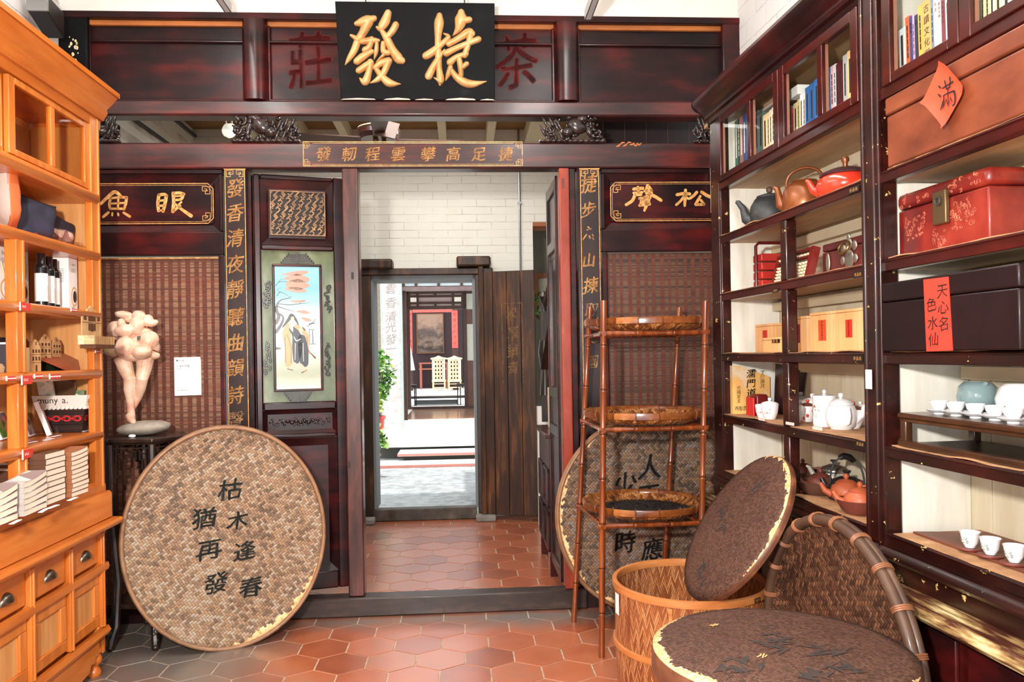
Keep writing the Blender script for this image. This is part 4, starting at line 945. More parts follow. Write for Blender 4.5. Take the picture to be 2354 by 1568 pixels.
MB().box(x0 + .06, x1 + .1, 4.56, 4.58, z0_ + .06, z1_ - .06).build('pane', plain('bright_pane', (206, 200, 180), .3), t)
def leafy(name, label, cat, fr, c, rad, n, cols, ls=.05, pot=None, seed=1, group=None):
    R = random.Random(seed); t = thing(name, label, cat, fr, (c[0], c[1], c[2] - rad[2] if not pot else pot[2]), group)
    m = MB()
    for k in range(n):
        th = R.uniform(0, 2 * PI); u = R.uniform(-1, 1); r = R.uniform(.35, 1) ** .5; q = math.sqrt(1 - u * u)
        p = Vector((c[0] + rad[0] * r * q * math.cos(th), c[1] + rad[1] * r * q * math.sin(th), c[2] + rad[2] * r * u))
        d = Vector((R.uniform(-1, 1), R.uniform(-1, 1), R.uniform(-.9, .5))).normalized(); s_ = d.cross(Vector((R.uniform(-1, 1), R.uniform(-1, 1), 1))).normalized(); L = ls * R.uniform(.7, 1.4)
        nn = d.cross(s_) * L * .12
        m.add([p, p + d * L * .5 + s_ * L * .32 + nn, p + d * L, p + d * L * .5 - s_ * L * .32 + nn, p + d * L * .5 - nn], [(0, 1, 4), (1, 2, 4), (2, 3, 4), (3, 0, 4)])
    m.build('foliage', grain('leaf_%s' % cols[0][1][1].__str__() + str(seed), cols, (1, 1, 1), 5, 3, .45, rand=.6), t)
    st_ = MB()
    z0 = pot[2] + pot[4] * .9 if pot else c[2] - rad[2]
    for k in range(5): st_.tube([(c[0] + .02 * k - .04, c[1], z0), (c[0] + R.uniform(-.5, .5) * rad[0], c[1] + R.uniform(-.4, .4) * rad[1], c[2] + R.uniform(-.2, .4) * rad[2])], [.012, .005], 5)
    st_.build('stem', plain('stem_brown', (92, 74, 50), .7), t)
    if pot:
        px_, py_, pz_, pr, ph = pot
        MB().lathe([(0, 0), (pr * .72, 0), (pr * .95, ph * .85), (pr * 1.1, ph * .86), (pr * 1.1, ph), (pr * .95, ph), (pr * .9, ph * .9), (0, ph * .9)], (px_, py_, pz_), 20).build('pot', plain('red_glazed_pot', (178, 44, 34), .3, coat=.3), t)
    return t
GRN = [(.25, (36, 74, 22)), (.5, (84, 140, 50)), (.8, (170, 206, 110))]
lx, lz = S.p(1240, 700, 4.2); leafy('leafy_plant', 'bright leafy plant glimpsed beside the dark newel ball', 'plant', S, (lx, 4.2, lz), (.12, .08, .16), 90, GRN, .06, None, 8)
# ---------------------------------------------------------------- courtyard beyond the rear doorway
PAVE = grain('wet_concrete', [(.3, (120, 124, 124)), (.6, (158, 162, 162)), (.8, (190, 192, 190))], (1, 1, 1), 9, 7, .7, bump=.1, big=.5)
MB().box(-5, 4, 2.95, 8.4, -.1, -.001).top('ground_courtyard', PAVE, None, None, S, kind='structure')
STONE = grain('pale_granite', [(.3, (190, 192, 190)), (.6, (222, 222, 218)), (.8, (238, 238, 234))], (1, 1, 1), 22, 6, .8, bump=.1)
PINK = plain('pink_brick_edge', (196, 128, 116), .8)
def ypz(py, z, px=960): return S.h(px, py, z)[1]
ya = ypz(1075, 0); x0 = S.p(872, 1070, ya)[0]
t = thing('step', 'lowest pale paving step with a pink edge in the courtyard', 'step', S, (x0 + 1, ya, 0), 'courtyard steps')
MB().box(x0, x0 + 2.4, ya, ya + .4, 0, .045).build('slab', STONE, t); MB().box(x0 - .01, x0 + 2.4, ya - .012, ya + .02, 0, .035).build('edge', PINK, t)
yb = ya + .42; x0 = S.p(914, 1045, yb)[0]; zb = S.p(960, 1041, yb)[1]
t = thing('step', 'second courtyard step, a thick slab with a red edge above the pink one', 'step', S, (x0 + 1, yb, 0), 'courtyard steps')
MB().box(x0, x0 + 2.2, yb, yb + .42, zb - .05, zb).build('slab', STONE, t, bevel=.012); MB().box(x0 - .004, x0 + 2.2, yb - .008, yb + .01, zb - .045, zb - .012).build('edge', PINK, t); MB().box(x0 + .08, x0 + 2.2, yb + .06, yb + .4, 0, zb - .05).build('riser', plain('shaded_riser', (62, 58, 52), .8), t)  # riser coloured dark to stand in for the shade under the slab
yc = yb + .40; zc = S.p(960, 1010, yc)[1]; xl = S.p(862, 1010, yc)[0]
t = thing('stone_plinth', 'long white granite terrace slab above the courtyard steps', 'plinth', S, (xl + 1, yc, 0))
yd = ypz(985, zc)
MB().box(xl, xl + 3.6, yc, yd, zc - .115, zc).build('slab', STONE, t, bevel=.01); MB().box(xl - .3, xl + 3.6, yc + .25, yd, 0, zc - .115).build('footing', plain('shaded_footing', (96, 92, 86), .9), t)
ze = S.p(960, 967, yd)[1]; x0 = S.p(925, 980, yd)[0]
MB().box(x0, x0 + 2.6, yd, yd + .25, zc, ze).top('stone_sill', STONE, 'speckled granite sill below the far hall floor', 'sill', S, (x0 + 1, yd, zc))
yf = ypz(941, ze)
m = MB().box(x0, x0 + 2.8, yd + .25, yf, zc, ze); m.top('floor_far_hall', grain('brown_boards', [(.3, (112, 80, 58)), (.7, (150, 112, 84))], (5, 1, 1), 3, 4, .25, .3), None, None, S, kind='structure')
# inscribed stone column
x0, z1_ = S.p(873, 600, yd); x1 = S.p(926, 800, yd)[0]
t = thing('stone_column', 'pale square stone column carved with a vertical inscription, behind the red pot', 'column', S, ((x0 + x1) / 2, yd, zc))
COLM = grain('carved_granite', [(.3, (178, 160, 158)), (.55, (206, 196, 192)), (.8, (222, 220, 216))], (1, 1, 1), 14, 5, .85, bump=.1)
MB().box(x0, x1, yd - .02, yd + .35, zc, z1_ + .6).build('shaft', COLM, t); m = MB(); m.box(x0, x0 + .025, yd - .03, yd + .3, zc, z1_ + .6); m.box(x1 - .035, x1, yd - .03, yd + .3, zc, z1_ + .6); m.build('edge_band', plain('greenish_band', (168, 186, 178), .8), t)
fn = lambda x, z, d=0: Vector((x, yd - .022, z)); g = MB()
for ch, py in zip('雲香清光發一', (664, 696, 728, 752, 780, 802)): 
    x, z = S.p(899, py, yd - .02); char(g, ch, fn, x, z, .19, .19, .1, .03)
g.build('inscription', plain('incised_grey', (150, 140, 136), .9), t)
x0w = S.p(856, 800, yd + .4)[0]
MB().box(x0w - 2, x0w + .16, yd + .4, yd + .5, zc, 4.2).top('wall_far', grain('sand_render', [(.3, (150, 134, 112)), (.7, (182, 166, 144))], (1, 1, 1), 30, 4, .9, bump=.1), None, None, S, kind='structure')
# far hall front: transom lattice, posts, roof
DK = grain('far_dark_timber', [(.3, (44, 24, 18)), (.7, (72, 42, 30))], (3, 3, 1), 4, 4, .5)
GLA = plain('pale_pane', (200, 212, 216), .2)
def lattice(name, label, y, pxs, px0, px1, rows, panes):
    t = thing(name, label, 'lattice', S, (S.p((px0 + px1) / 2, 800, y)[0], y, S.p(px0, rows[-1], y)[1]))
    m = MB(); a = S.p(px0, rows[0], y); b = S.p(px1, rows[-1], y); w = .022
    for r in rows: z = S.p((px0 + px1) / 2, r, y)[1]; m.box(a[0], b[0], y, y + .05, z - w, z + w)
    for i, cols in enumerate(pxs):
        zt_ = S.p(px0, rows[i], y)[1]; zb_ = S.p(px0, rows[i + 1], y)[1]
        for c in cols: x = S.p(c, 700, y)[0]; m.box(x - w, x + w, y + .004, y + .046, zb_, zt_)
    m.build('bars', DK, t)
    MB().box(a[0], b[0], y + .03, y + .036, b[1], a[1]).build('panes', panes, t)
    return t
lattice('transom_lattice', 'dark barred transom with pale panes at the top of the far hall front', yd + .05, [[928, 957, 1062, 1092], [928, 957, 1009, 1062, 1092]], 926, 1110, [637, 646.5, 660], GLA)
m = MB(); x0 = S.p(926, 800, yd + .1)[0]; z0_ = S.p(960, 669, yd + .1)[1]; z1_ = S.p(960, 660, yd + .1)[1]
m.box(x0, x0 + 2.4, yd + .04, yd + .2, z0_, z1_); m.top('far_beam', grain('mauve_beam', [(.3, (96, 76, 76)), (.7, (120, 98, 96))], (1, 1, 1), 6, 4, .6), 'mauve-grey beam under the pale-paned transom of the far hall', 'beam', S, (x0 + 1, yd, z0_))
xp = S.p(930, 800, yd + .06)[0]; MB().box(xp - .035, xp + .03, yd + .11, yd + .19, ze, 3.2).top('far_post', DK, 'slim dark post beside the inscribed stone column', 'post', S, (xp, yd, ze))
MB().box(-3.6, 3.2, yd + .1, yf + .1, 3.3, 3.4).top('roof_far', DK, None, None, S, kind='structure')
# inner screen of the far hall
t = thing('inner_screen', 'dark timber inner screen of the far hall with pale side panes and open centre', 'screen', S, (S.p(1000, 900, yf)[0], yf, ze))
m = MB()
for a, b in ((934, 943), (1066, 1074)): m.box(S.p(a, 800, yf)[0], S.p(b, 800, yf)[0], yf, yf + .08, ze, 3.3)
zz = S.p(1000, 669, yf)[1]; z2 = S.p(1000, 711, yf)[1]
m.box(S.p(926, 700, yf)[0], S.p(1140, 700, yf)[0], yf, yf + .08, zz - .06, zz); m.box(S.p(940, 700, yf)[0], S.p(1070, 700, yf)[0], yf, yf + .08, z2, z2 + .07)
m.box(S.p(926, 700, yf)[0], S.p(1140, 700, yf)[0], yf - .02, yf + .08, ze, ze + .05)
m.build('frame', DK, t)
m = MB(); x0 = S.p(1074, 800, yf)[0]; x1 = x0 + .7
m.box(x0, x1, yf + .01, yf + .06, S.p(1074, 745, yf)[1], S.p(1074, 711, yf)[1]); m.box(x0, x1, yf + .01, yf + .06, ze, S.p(1074, 829, yf)[1]); m.box(S.p(926, 800, yf)[0], S.p(934, 800, yf)[0], yf + .01, yf + .06, ze, 3.2); m.build('board', grain('red_brown_board', [(.3, (74, 36, 24)), (.7, (96, 52, 36))], (1, 1, 1), 4, 4, .4), t)
m = MB(); m.box(x0, x1, yf + .02, yf + .03, S.p(1074, 711, yf)[1], zz); m.box(x0, x1, yf + .02, yf + .03, S.p(1074, 829, yf)[1], S.p(1074, 745, yf)[1]); m.build('pane', plain('frosted_pane', (186, 186, 172), .4), t)
lattice('inner_lattice', 'dark lattice with pink-lit panes above the opening of the inner screen', yf - .055, [[941, 960, 1001, 1042, 1063], [941, 960, 1042, 1063], [941, 960, 1001, 1042, 1063]], 941, 1064, [672.5, 681, 696.5, 706], plain('pinkish_pane', (176, 152, 150), .4))
m = MB()
for a, b in ((943, 959), (1043, 1060)): m.box(S.p(a, 690, yf)[0], S.p(b, 690, yf)[0], yf - .050, yf - .03, S.p(1000, 694.5, yf)[1], S.p(1000, 682.5, yf)[1])
m.build('bright_pane', plain('lit_cream_pane', (250, 240, 224), .5), t)
# second courtyard and the guest hall behind it
MB().box(-3, 3, yf + .1, 18.2, ze - .5, ze - .004).top('ground_inner_court', STONE, None, None, S, kind='structure')
yg = yf + 1.1
t = thing('garden_bench', 'long black bench with armrests standing beyond the inner screen', 'bench', S, (S.p(1000, 930, yg)[0], yg, ze))
BLK = plain('black_lacquer', (22, 20, 22), .35)
bx0 = S.p(953, 900, yg)[0]; bx1 = S.p(1052, 900, yg)[0]
m = MB(); z1_ = S.p(1000, 914, yg)[1]; m.box(bx0 - .15, bx1 + .15, yg, yg + .4, z1_ - .02, z1_ + .02); m.build('seat', BLK, t)
for x in (bx0, bx1, bx0 + .03, bx1 + .06): MB().box(x - .012, x + .012, yg, yg + .03, ze, S.p(1000, 884, yg)[1]).build('leg', BLK, t)
m = MB(); z1_ = S.p(1000, 884, yg)[1]; m.box(bx0 - .25, bx0 + .02, yg - .02, yg + .4, z1_ - .05, z1_); m.box(bx1 - .02, bx1 + .25, yg - .02, yg + .4, z1_ - .05, z1_); m.build('armrest', BLK, t)
MB().box(bx0, bx1, yg + .02, yg + .05, ze + .02, ze + .12).build('stretcher', plain('grey_black', (52, 54, 56), .5), t)
yh = 18.4; zh = S.p(1000, 897, yh + .6)[1]
MB().box(-3, 3, yh, 24.5, zh - .6, zh).top('floor_guest_hall', STONE, None, None, S, kind='structure')
MB().box(-4, 4, 23.6, 23.7, 0, 5).top('wall_guest_hall', plain('guest_dark', (40, 24, 22), .7), None, None, S, kind='structure')
MB().box(-4, 4, yh + .4, 23.6, 4.2, 4.3).top('roof_guest_hall', DK, None, None, S, kind='structure')
RED = grain('red_couplet', [(.3, (214, 62, 56)), (.7, (236, 92, 82))], (1, 1, 1), 20, 3, .6)
for a, b, c, d, lab in ((938, 948.5, 714, 812, 'red couplet strip on the left jamb of the guest hall'), (1038, 1053, 714, 800, 'red couplet strip on the right jamb of the guest hall')):
    x0, z1_ = S.p(a, c, yh + .5); x1, z0_ = S.p(b, d, yh + .5)
    t = MB().box(x0, x1, yh + .5, yh + .52, z0_, z1_).top('red_couplet', RED, lab, 'banner', S, ((x0 + x1) / 2, yh + .5, z0_), 'red couplets of the guest hall')
    MB().box(x0, x1, yh + .53, yh + .6, zh, z1_ + .3).top('guest_jamb', DK, 'dark jamb carrying the ' + ('left' if a < 1000 else 'right') + ' red couplet of the guest hall', 'jamb', S, ((x0 + x1) / 2, yh + .5, zh))
    g = MB(); fn = lambda x, z, d=0: Vector((x, yh + .498, z))
    for k, ch in enumerate('春風入戶千祥'): char(g, ch, fn, (x0 + x1) / 2, z1_ - (z1_ - z0_) * (k + .6) / 6.4, .09, .1)
    g.build('lettering', plain('couplet_ink', (150, 34, 30), .6), t)
x0, z1_ = S.p(948, 712, yh + .5); x1, z0_ = S.p(1040, 717.5, yh + .5); MB().box(x0, x1, yh + .5, yh + .52, z0_, z1_).top('red_banner', RED, 'narrow red banner across the head of the guest hall opening', 'banner', S, ((x0 + x1) / 2, yh + .5, z0_))
x0, z1_ = S.p(957, 721, 20.5); x1, z0_ = S.p(1021, 812, 20.5)
t = thing('landscape_painting', 'dim framed landscape painting hung deep in the guest hall', 'painting', S, ((x0 + x1) / 2, 20.5, z0_))
MB().frame_rect(x0, x1, z0_, z1_, .025, 20.48, 20.53).build('frame', plain('painting_frame', (120, 74, 40), .5), t)
tt = NT('dim_landscape'); n = tt.noise(tt.coords((1, 1, 1.6)), 2.4, 6); sp = tt.n('ShaderNodeSeparateXYZ'); tc = tt.n('ShaderNodeTexCoord'); tt.t.links.new(tc.outputs['Object'], sp.inputs[0]); q_ = tt.math('ADD', tt.math('MULTIPLY', sp.outputs[2], .55), tt.math('MULTIPLY', n, .8))
tt.set(color=tt.ramp(q_, [(.3, (120, 98, 84)), (.48, (44, 34, 32)), (.6, (130, 106, 90)), (.75, (74, 62, 58)), (.95, (160, 128, 108))]), rough=.6); MATS['dim_landscape'] = tt.m
MB().box(x0, x1, 20.50, 20.52, z0_, z1_).build('canvas', tt.m, t)
MB().box(x0 - .25, x1 + .6, 20.56, 20.6, zh, z1_ + .4).top('painting_panel', plain('maroon_panel', (46, 18, 24), .6), 'dark maroon panel behind the landscape painting', 'panel', S, (x0, 20.56, zh))
CH = plain('pale_chair_wood', (240, 206, 158), .45)
def chair(pxc, label):
    xc = S.p(pxc, 860, yh + .03)[0]; t = thing('carved_chair', label, 'chair', S, (xc, yh + .03, zh), 'pale chairs in the guest hall')
    w = .19; zt_ = S.p(pxc, 819, yh + .03)[1]; zs = S.p(pxc, 874, yh + .03)[1]
    m = MB(); y = yh + .03
    m.prism([(xc - w - .04, y, zt_ - .05), (xc - w * .6, y, zt_ - .03), (xc, y, zt_ + .02), (xc + w * .6, y, zt_ - .03), (xc + w + .04, y, zt_ - .05), (xc + w + .04, y, zt_ - .09), (xc - w - .04, y, zt_ - .09)], (0, .03, 0))
    m.box(xc - w, xc - w + .04, y, y + .03, zs, zt_ - .08); m.box(xc + w - .04, xc + w, y, y + .03, zs, zt_ - .08)
    for k in range(6): z = zs + (zt_ - .12 - zs) * k / 5; m.box(xc - w, xc + w, y + .004, y + .026, z - .02, z + .03)
    for k in range(4): x = xc - w + .06 + .085 * k; m.box(x - .022, x + .022, y + .004, y + .026, zs, zt_ - .09)
    m.build('backrest', CH, t)
    MB().box(xc - w - .01, xc + w + .01, y - .02, y + .40, zs - .05, zs).build('seat', CH, t)
    for a in (-w + .02, w - .02):
        for yy in (y, y + .36): MB().box(xc + a - .02, xc + a + .02, yy, yy + .035, zh, zs - .05).build('leg', CH, t)
    m = MB(); m.box(xc - w, xc + w, y + .005, y + .02, zh + .08, zh + .11); m.box(xc - w, xc + w, y + .005, y + .02, zs - .12, zs - .10); m.build('stretcher', CH, t)
chair(1008.5, 'pale carved chair left of its twin, facing away in the guest hall'); chair(1045, 'pale carved chair right of its twin, facing away in the guest hall')
x0, z1_ = S.p(963, 834, 19.9); x1 = S.p(1030, 834, 19.9)[0]
t = thing('tea_table', 'reddish wooden table behind the two pale chairs', 'table', S, ((x0 + x1) / 2, 19.9, zh)); RT = plain('reddish_table', (176, 100, 78), .4)
MB().box(x0, x1, 19.9, 20.4, z1_ - .04, z1_).build('tabletop', RT, t)
for x in (x0 + .02, x1 - .06):
    for y in (19.91, 20.36): MB().box(x, x + .05, y, y + .04, zh, z1_ - .04).build('leg', RT, t)
MB().box(x0, x1, 19.92, 19.94, z1_ - .22, z1_ - .18).build('apron', RT, t)
a = S.p(940, 782, yh + .3); b = S.p(953, 851, yh + .3); c = S.p(940, 852, yh + .3)
MB().prism([(a[0], yh + .3, a[1]), (b[0], yh + .3, b[1]), (c[0], yh + .3, c[1])], (0, .23, 0)).top('white_cloth', PAPER, 'white cloth hanging by the left couplet of the guest hall', 'cloth', S, (a[0], yh + .3, c[1]))
# courtyard plants
lx, lz = S.p(868, 862, 7.3); pz = zc
leafy('potted_shrub', 'leafy shrub in a tall red pot before the inscribed stone column', 'plant', S, (lx - .02, 7.3, lz + .02), (.26, .22, .42), 420, GRN, .09, (S.p(868, 960, 7.25)[0], 7.25, pz, .11, .32), 3)
lx, lz = S.p(862, 925, 7.0); leafy('fern', 'yellow-green fern drooping below the potted shrub', 'plant', S, (lx - .04, 7.0, lz + .02), (.15, .12, .2), 110, [(.25, (70, 104, 26)), (.5, (140, 170, 50)), (.8, (214, 220, 130))], .09, (lx - .08, 7.02, zc, .05, .10), 4)
lx, lz = S.p(866, 1015, 5.2); leafy('fern', 'broad-leaved fern on the small bench by the courtyard door', 'plant', S, (lx - .03, 5.2, lz + .06), (.12, .1, .12), 80, GRN, .12, None, 6)
x1, z1_ = S.p(872, 1047, 5.2)
t = thing('wooden_stool', 'small weathered stool under the fern beside the courtyard doorway', 'stool', S, (x1 - .15, 5.2, 0)); GW = plain('grey_wood', (120, 116, 104), .8)
MB().box(x1 - .35, x1, 5.05, 5.4, z1_ - .03, z1_).build('seat', GW, t)
for x in (x1 - .33, x1 - .07):
    for y in (5.07, 5.34): MB().box(x, x + .05, y, y + .04, 0, z1_ - .03).build('leg', GW, t)
# ---------------------------------------------------------------- orange display cabinet on the left
LX0 = -1.75                                    # near end, outside the frame
t = thing('display_cabinet', 'tall orange wood display cabinet with glazed top, open shelves, counter and cup-handled drawers', 'cabinet', LC, (-.9, .2, 0))
OH, OV = ORANGE, ORANGEV
MB().box(-.025, 0, 0, .40, .74, 2.66).build('side_panel', OV, t, bevel=.003)
MB().box(LX0, -.02, .305, .33, .74, 2.66).build('back_panel', PALE, t)
m = MB().box(-.030, -.026, .02, .305, .93, 2.62); m.build('side_lining', PALE, t)
for a, b in ((-.098, -.004),): 
    m = MB(); m.box(a, b, -.012, .02, .90, 2.66); m.box(b - .032, b - .022, -.018, .02, .90, 2.66); m.build('stile', OV, t, bevel=.004)
# cornice swept along the front and round the far end
cor = [(0, 2.62), (.010, 2.62), (.012, 2.66), (.022, 2.665), (.030, 2.69), (.036, 2.705), (.034, 2.725), (.055, 2.76), (.070, 2.79), (.078, 2.792), (.078, 2.815), (0, 2.815)]
MB().sweep([(LX0, 0), (0, 0), (0, .40)], cor).build('cornice', OH, t)
MB().box(LX0, 0, .0, .40, 2.64, 2.66).build('top_board', OH, t)
# shelves with rounded noses
nose = lambda z, th: [(.0, z - th), (.012, z - th), (.022, z - th * .75), (.026, z - th * .45), (.022, z - th * .15), (.012, z), (.0, z)]
for z, th, nm in ((2.30, .052, 'shelf'), (2.022, .045, 'shelf'), (1.737, .040, 'shelf'), (1.462, .042, 'shelf'), (1.168, .040, 'shelf')):
    m = MB(); m.box(LX0, -.028, .0, .305, z - th + .006, z); m.sweep([(LX0, 0), (-.05, 0), (-.035, .012)], nose(z, th)); m.build(nm, OH, t)
m = MB(); m.box(LX0, -.028, .0, .305, .905, .93); m.build('shelf', OH, t)
m = MB(); m.box(LX0, -.0, -.014, .02, .862, .912); m.sweep([(LX0, 0), (.0, 0), (.0, .3)], [(0, .74), (.030, .745), (.030, .86), (.022, .875), (0, .875)]); m.build('base_rail', OH, t, bevel=.003)
# posts between the bays (deep near-edge view)
xd0, xd1 = LC.p(34, 620, -.01)[0], LC.p(53, 620, -.01)[0]
for z0_, z1_ in ((.93, 1.13), (1.165, 1.42), (1.46, 1.70), (1.735, 1.98)):
    m = MB(); m.box(xd0, xd1, -.016, .03, z0_, z1_); m.box(xd1 - .022, xd1 - .006, -.022, .0, z0_, z1_); m.build('post', OV, t, bevel=.004)
# sliding glazed doors
def slider(x0, x1, y, seed):
    d = MB(); w = .045; d.box(x0, x0 + w, y, y + .022, 2.31, 2.615); d.box(x1 - w, x1, y, y + .022, 2.31, 2.615); d.box(x0 + w, x1 - w, y, y + .022, 2.31, 2.335); d.box(x0 + w, x1 - w, y, y + .022, 2.59, 2.615)
    c = (x0 + x1) / 2; d.box(c - .018, c + .018, y, y + .022, 2.335, 2.59)
    o = d.build('glass_door', OV, t, bevel=.003)
    MB().box(x0 + w, x1 - w, y + .009, y + .013, 2.335, 2.59).build('pane', GLASSB, o)
slider(LC.p(18, 240, .0)[0], -.095, -.004, 1); slider(LC.p(18, 240, 0)[0] - .70, LC.p(18, 240, 0)[0] + .04, .022, 2)
MB().box(LX0, -.03, .29, .303, 2.33, 2.60).build('liner_board', grain('brown_liner', [(.3, (150, 94, 52)), (.7, (190, 132, 82))], (5, 5, .6), 3, 4, .5), t)
# counter
MB().sweep([(LX0, -.0), (.0, -.0), (.0, .40)], [(-.3, .700), (.045, .700), (.062, .712), (.066, .725), (.060, .738), (.045, .742), (-.3, .742)]).build('countertop', OH, t)
# base: drawers, doors, rail, apron, turned foot
MB().box(-.025, 0, .0, .40, .10, .70).build('side_panel', OV, t, bevel=.003)
m = MB(); m.box(LX0, -.02, .03, .05, .10, .70); m.build('carcass_front', OH, t)
m = MB(); m.box(LX0, 0, -.008, .03, .675, .70); m.build('rail', OH, t)
xs_ = [LC.p(70, 1330, 0)[0], LC.p(160, 1290, 0)[0]]
m = MB(); m.sweep([(LX0, 0), (0, 0), (0, .1)], [(0, .495), (.014, .495), (.018, .51), (.014, .53), (0, .535)]); m.build('rail', OH, t)
m = MB(); m.sweep([(LX0, 0), (0, 0), (0, .1)], [(0, .185), (.014, .185), (.020, .20), (.012, .225), (0, .23)]); m.build('rail', OH, t)
HW = .024
cells = [(xs_[1] + HW, -.045), (xs_[0] + HW, xs_[1] - HW), (xs_[0] - (xs_[1] - xs_[0]) + HW, xs_[0] - HW)]
for x in (-.03, xs_[1], xs_[0], xs_[0] - (xs_[1] - xs_[0])):
    m = MB(); m.box(x - HW * .7, x + HW * .7, -.010, .04, .23, .68); m.box(x - .006, x + .006, -.016, 0, .23, .68); m.build('upright', OV, t, bevel=.003)
PEW = plain('pewter_pull', (112, 104, 92), .3, .9)
for i, (a, b) in enumerate(cells):
    dr = MB().box(a, b, .008, .03, .54, .675).build('drawer', OH, t, bevel=.004)
    c = (a + b) / 2; q = MB(); vs = []; n1, n2 = 12, 5
    for k in range(n1 + 1):
        A = PI * k / n1
        for j in range(n2 + 1):
            B = PI / 2 * j / n2
            vs.append((c + .042 * math.cos(A) * math.cos(B * .55), .008 - .028 * math.sin(B) * (math.sin(A) * .75 + .25), .588 + .042 * math.sin(A) * math.cos(B * .9) * 1.05))
    q.add(vs, [(k * (n2 + 1) + j, (k + 1) * (n2 + 1) + j, (k + 1) * (n2 + 1) + j + 1, k * (n2 + 1) + j + 1) for k in range(n1) for j in range(n2)])
    q.build('handle', PEW, dr, label='dark pewter cup handle')
    m = MB(); m.frame_rect(a, b, .24, .49, .05, .004, .03); d = m.build('door', OV, t, bevel=.004)
    MB().box(a + .045, b - .045, .016, .026, .28, .45).build('door_panel', PALE, d)
    if i == 1:
        q = MB(); 
        for z in (.29, .43): q.box(a - .012, a + .002, -.004, .006, z, z + .04)
        q.build('hinge', plain('dark_hinge', (84, 40, 16), .4, .6), d)
# scalloped apron
pts = [(-1.75, .19)]
pts += [(0 - .035, .19), (-.035, .14), (-.06, .135), (-.075, .105), (-.10, .11), (-.115, .085), (-.15, .09), (-.17, .060), (-.22, .055), (-.30, .045), (-1.2, .04), (-1.75, .04)]
MB().prism([(x, .0, z) for x, z in pts], (0, .02, 0)).build('apron', OH, t, bevel=.002)
fx_, fy_ = -.045, .035
MB().lathe([(0, 0), (.026, 0), (.032, .012), (.03, .03), (.020, .042), (.020, .05), (.034, .066), (.036, .085), (.028, .102), (.022, .108), (.034, .116), (.034, .19), (0, .19)], (fx_, fy_, 0), 22).build('foot', ORANGE, t)
MB().box(-.07, -.005, 0.0, .06, .14, .24).build('leg', OV, t, bevel=.004)
# ------------------------------------------------ goods on the orange cabinet
def pillow(mb, M, w, h, th, n=10, seed=0):
    vs = []; fs = []
    for sgn in (1, -1):
        for i in range(n + 1):
            for j in range(n + 1):
                u = -1 + 2 * i / n; v = -1 + 2 * j / n
                d = (max(0, 1 - u ** 4) * max(0, 1 - v ** 4)) ** .5
                pin = 1 - .07 * (1 - abs(u)) * abs(v) ** 2 - .0
                x = u * w / 2 * (1 - .06 * (1 - v * v) * abs(u)); z = v * h / 2 * (1 - .06 * (1 - u * u) * abs(v))
                y = sgn * th / 2 * d * (1 + .25 * mnoise.noise(Vector((u * 2 + seed, v * 2, sgn))))
                vs.append(M @ Vector((x, y, z)))
    N = (n + 1) ** 2
    for i in range(n):
        for j in range(n):
            a = i * (n + 1) + j; f = (a, a + 1, a + n + 2, a + n + 1)
            fs.append(f); fs.append(tuple(N + q for q in reversed(f)))
    mb.add(vs, fs)
def collage(name, stops, scale=10, band=None):
    tt = NT(name); n = tt.n('ShaderNodeTexVoronoi', ins={'Vector': tt.coords(), 'Scale': scale}).outputs['Color']; nn = tt.noise(tt.coords(), scale * .6, 4); sp = tt.n('ShaderNodeSeparateColor'); tt.t.links.new(n, sp.inputs[0])
    f = tt.math('ADD', tt.math('MULTIPLY', sp.outputs[0], .55), tt.math('MULTIPLY', nn, .45)); c = tt.ramp(f, stops)
    if band:
        ax, lo, hi, col = band; s3 = tt.n('ShaderNodeSeparateXYZ'); tc = tt.n('ShaderNodeTexCoord'); tt.t.links.new(tc.outputs['Object'], s3.inputs[0])
        z = tt.math('ADD', s3.outputs[ax], tt.math('MULTIPLY', tt.math('SUBTRACT', nn, .5), .05)); c = tt.mix(tt.step(z, lo, hi), c, srgb(col))
    tt.set(color=c, rough=.75); MATS[name] = tt.m; return tt.m
LINEN = plain('undyed_linen', (214, 206, 196), .9)
def cushion(px, py, w, h, th, y, yaw, tilt, label, m, zb, parts=()):
    x = LC.p(px, py, y)[0]; t = thing('cushion', label, 'cushion', LC, (x, y, zb), 'printed cushions on the top shelf')
    M = Matrix.Translation((x, y, zb + h * .47)) @ Matrix.Rotation(yaw, 4, 'Z') @ Matrix.Rotation(tilt, 4, 'Y')
    q = MB(); pillow(q, M, w, h, th, 12, px); q.build('cover', m, t)
    q = MB(); pillow(q, M @ Matrix.Translation((0, .012, 0)), w * 1.04, h * 1.03, th * .8, 10, px + 3); q.build('backing', LINEN, t, label='plain linen backing')
cushion(16, 470, .30, .26, .08, .12, math.radians(34), .30, 'cushion with an orange sunset print at the frame edge of the top shelf', collage('print_sunset', [(.3, (206, 92, 40)), (.5, (240, 150, 60)), (.65, (230, 110, 70)), (.8, (250, 196, 90))], 4, (2, .02, .03, (230, 120, 66))), 2.022)
cushion(72, 495, .22, .20, .09, .12, math.radians(-24), .16, 'cushion with a navy and rust print in the middle of the top shelf', collage('print_navy', [(.25, (44, 44, 62)), (.45, (60, 52, 76)), (.6, (116, 62, 44)), (.75, (156, 92, 62)), (.9, (200, 180, 160))], 9, (2, .07, .09, (50, 50, 66))), 2.022)
cushion(120, 520, .24, .17, .10, .15, math.radians(-14), .2, 'cushion with a dark-topped collage print at the far end of the top shelf', collage('print_collage', [(.25, (120, 70, 64)), (.45, (176, 124, 112)), (.6, (226, 190, 166)), (.75, (190, 60, 66)), (.9, (244, 214, 170))], 16, (2, .08, .09, (42, 32, 44))), 2.022)
q = MB(); x0 = LC.p(130, 545, .05)[0]
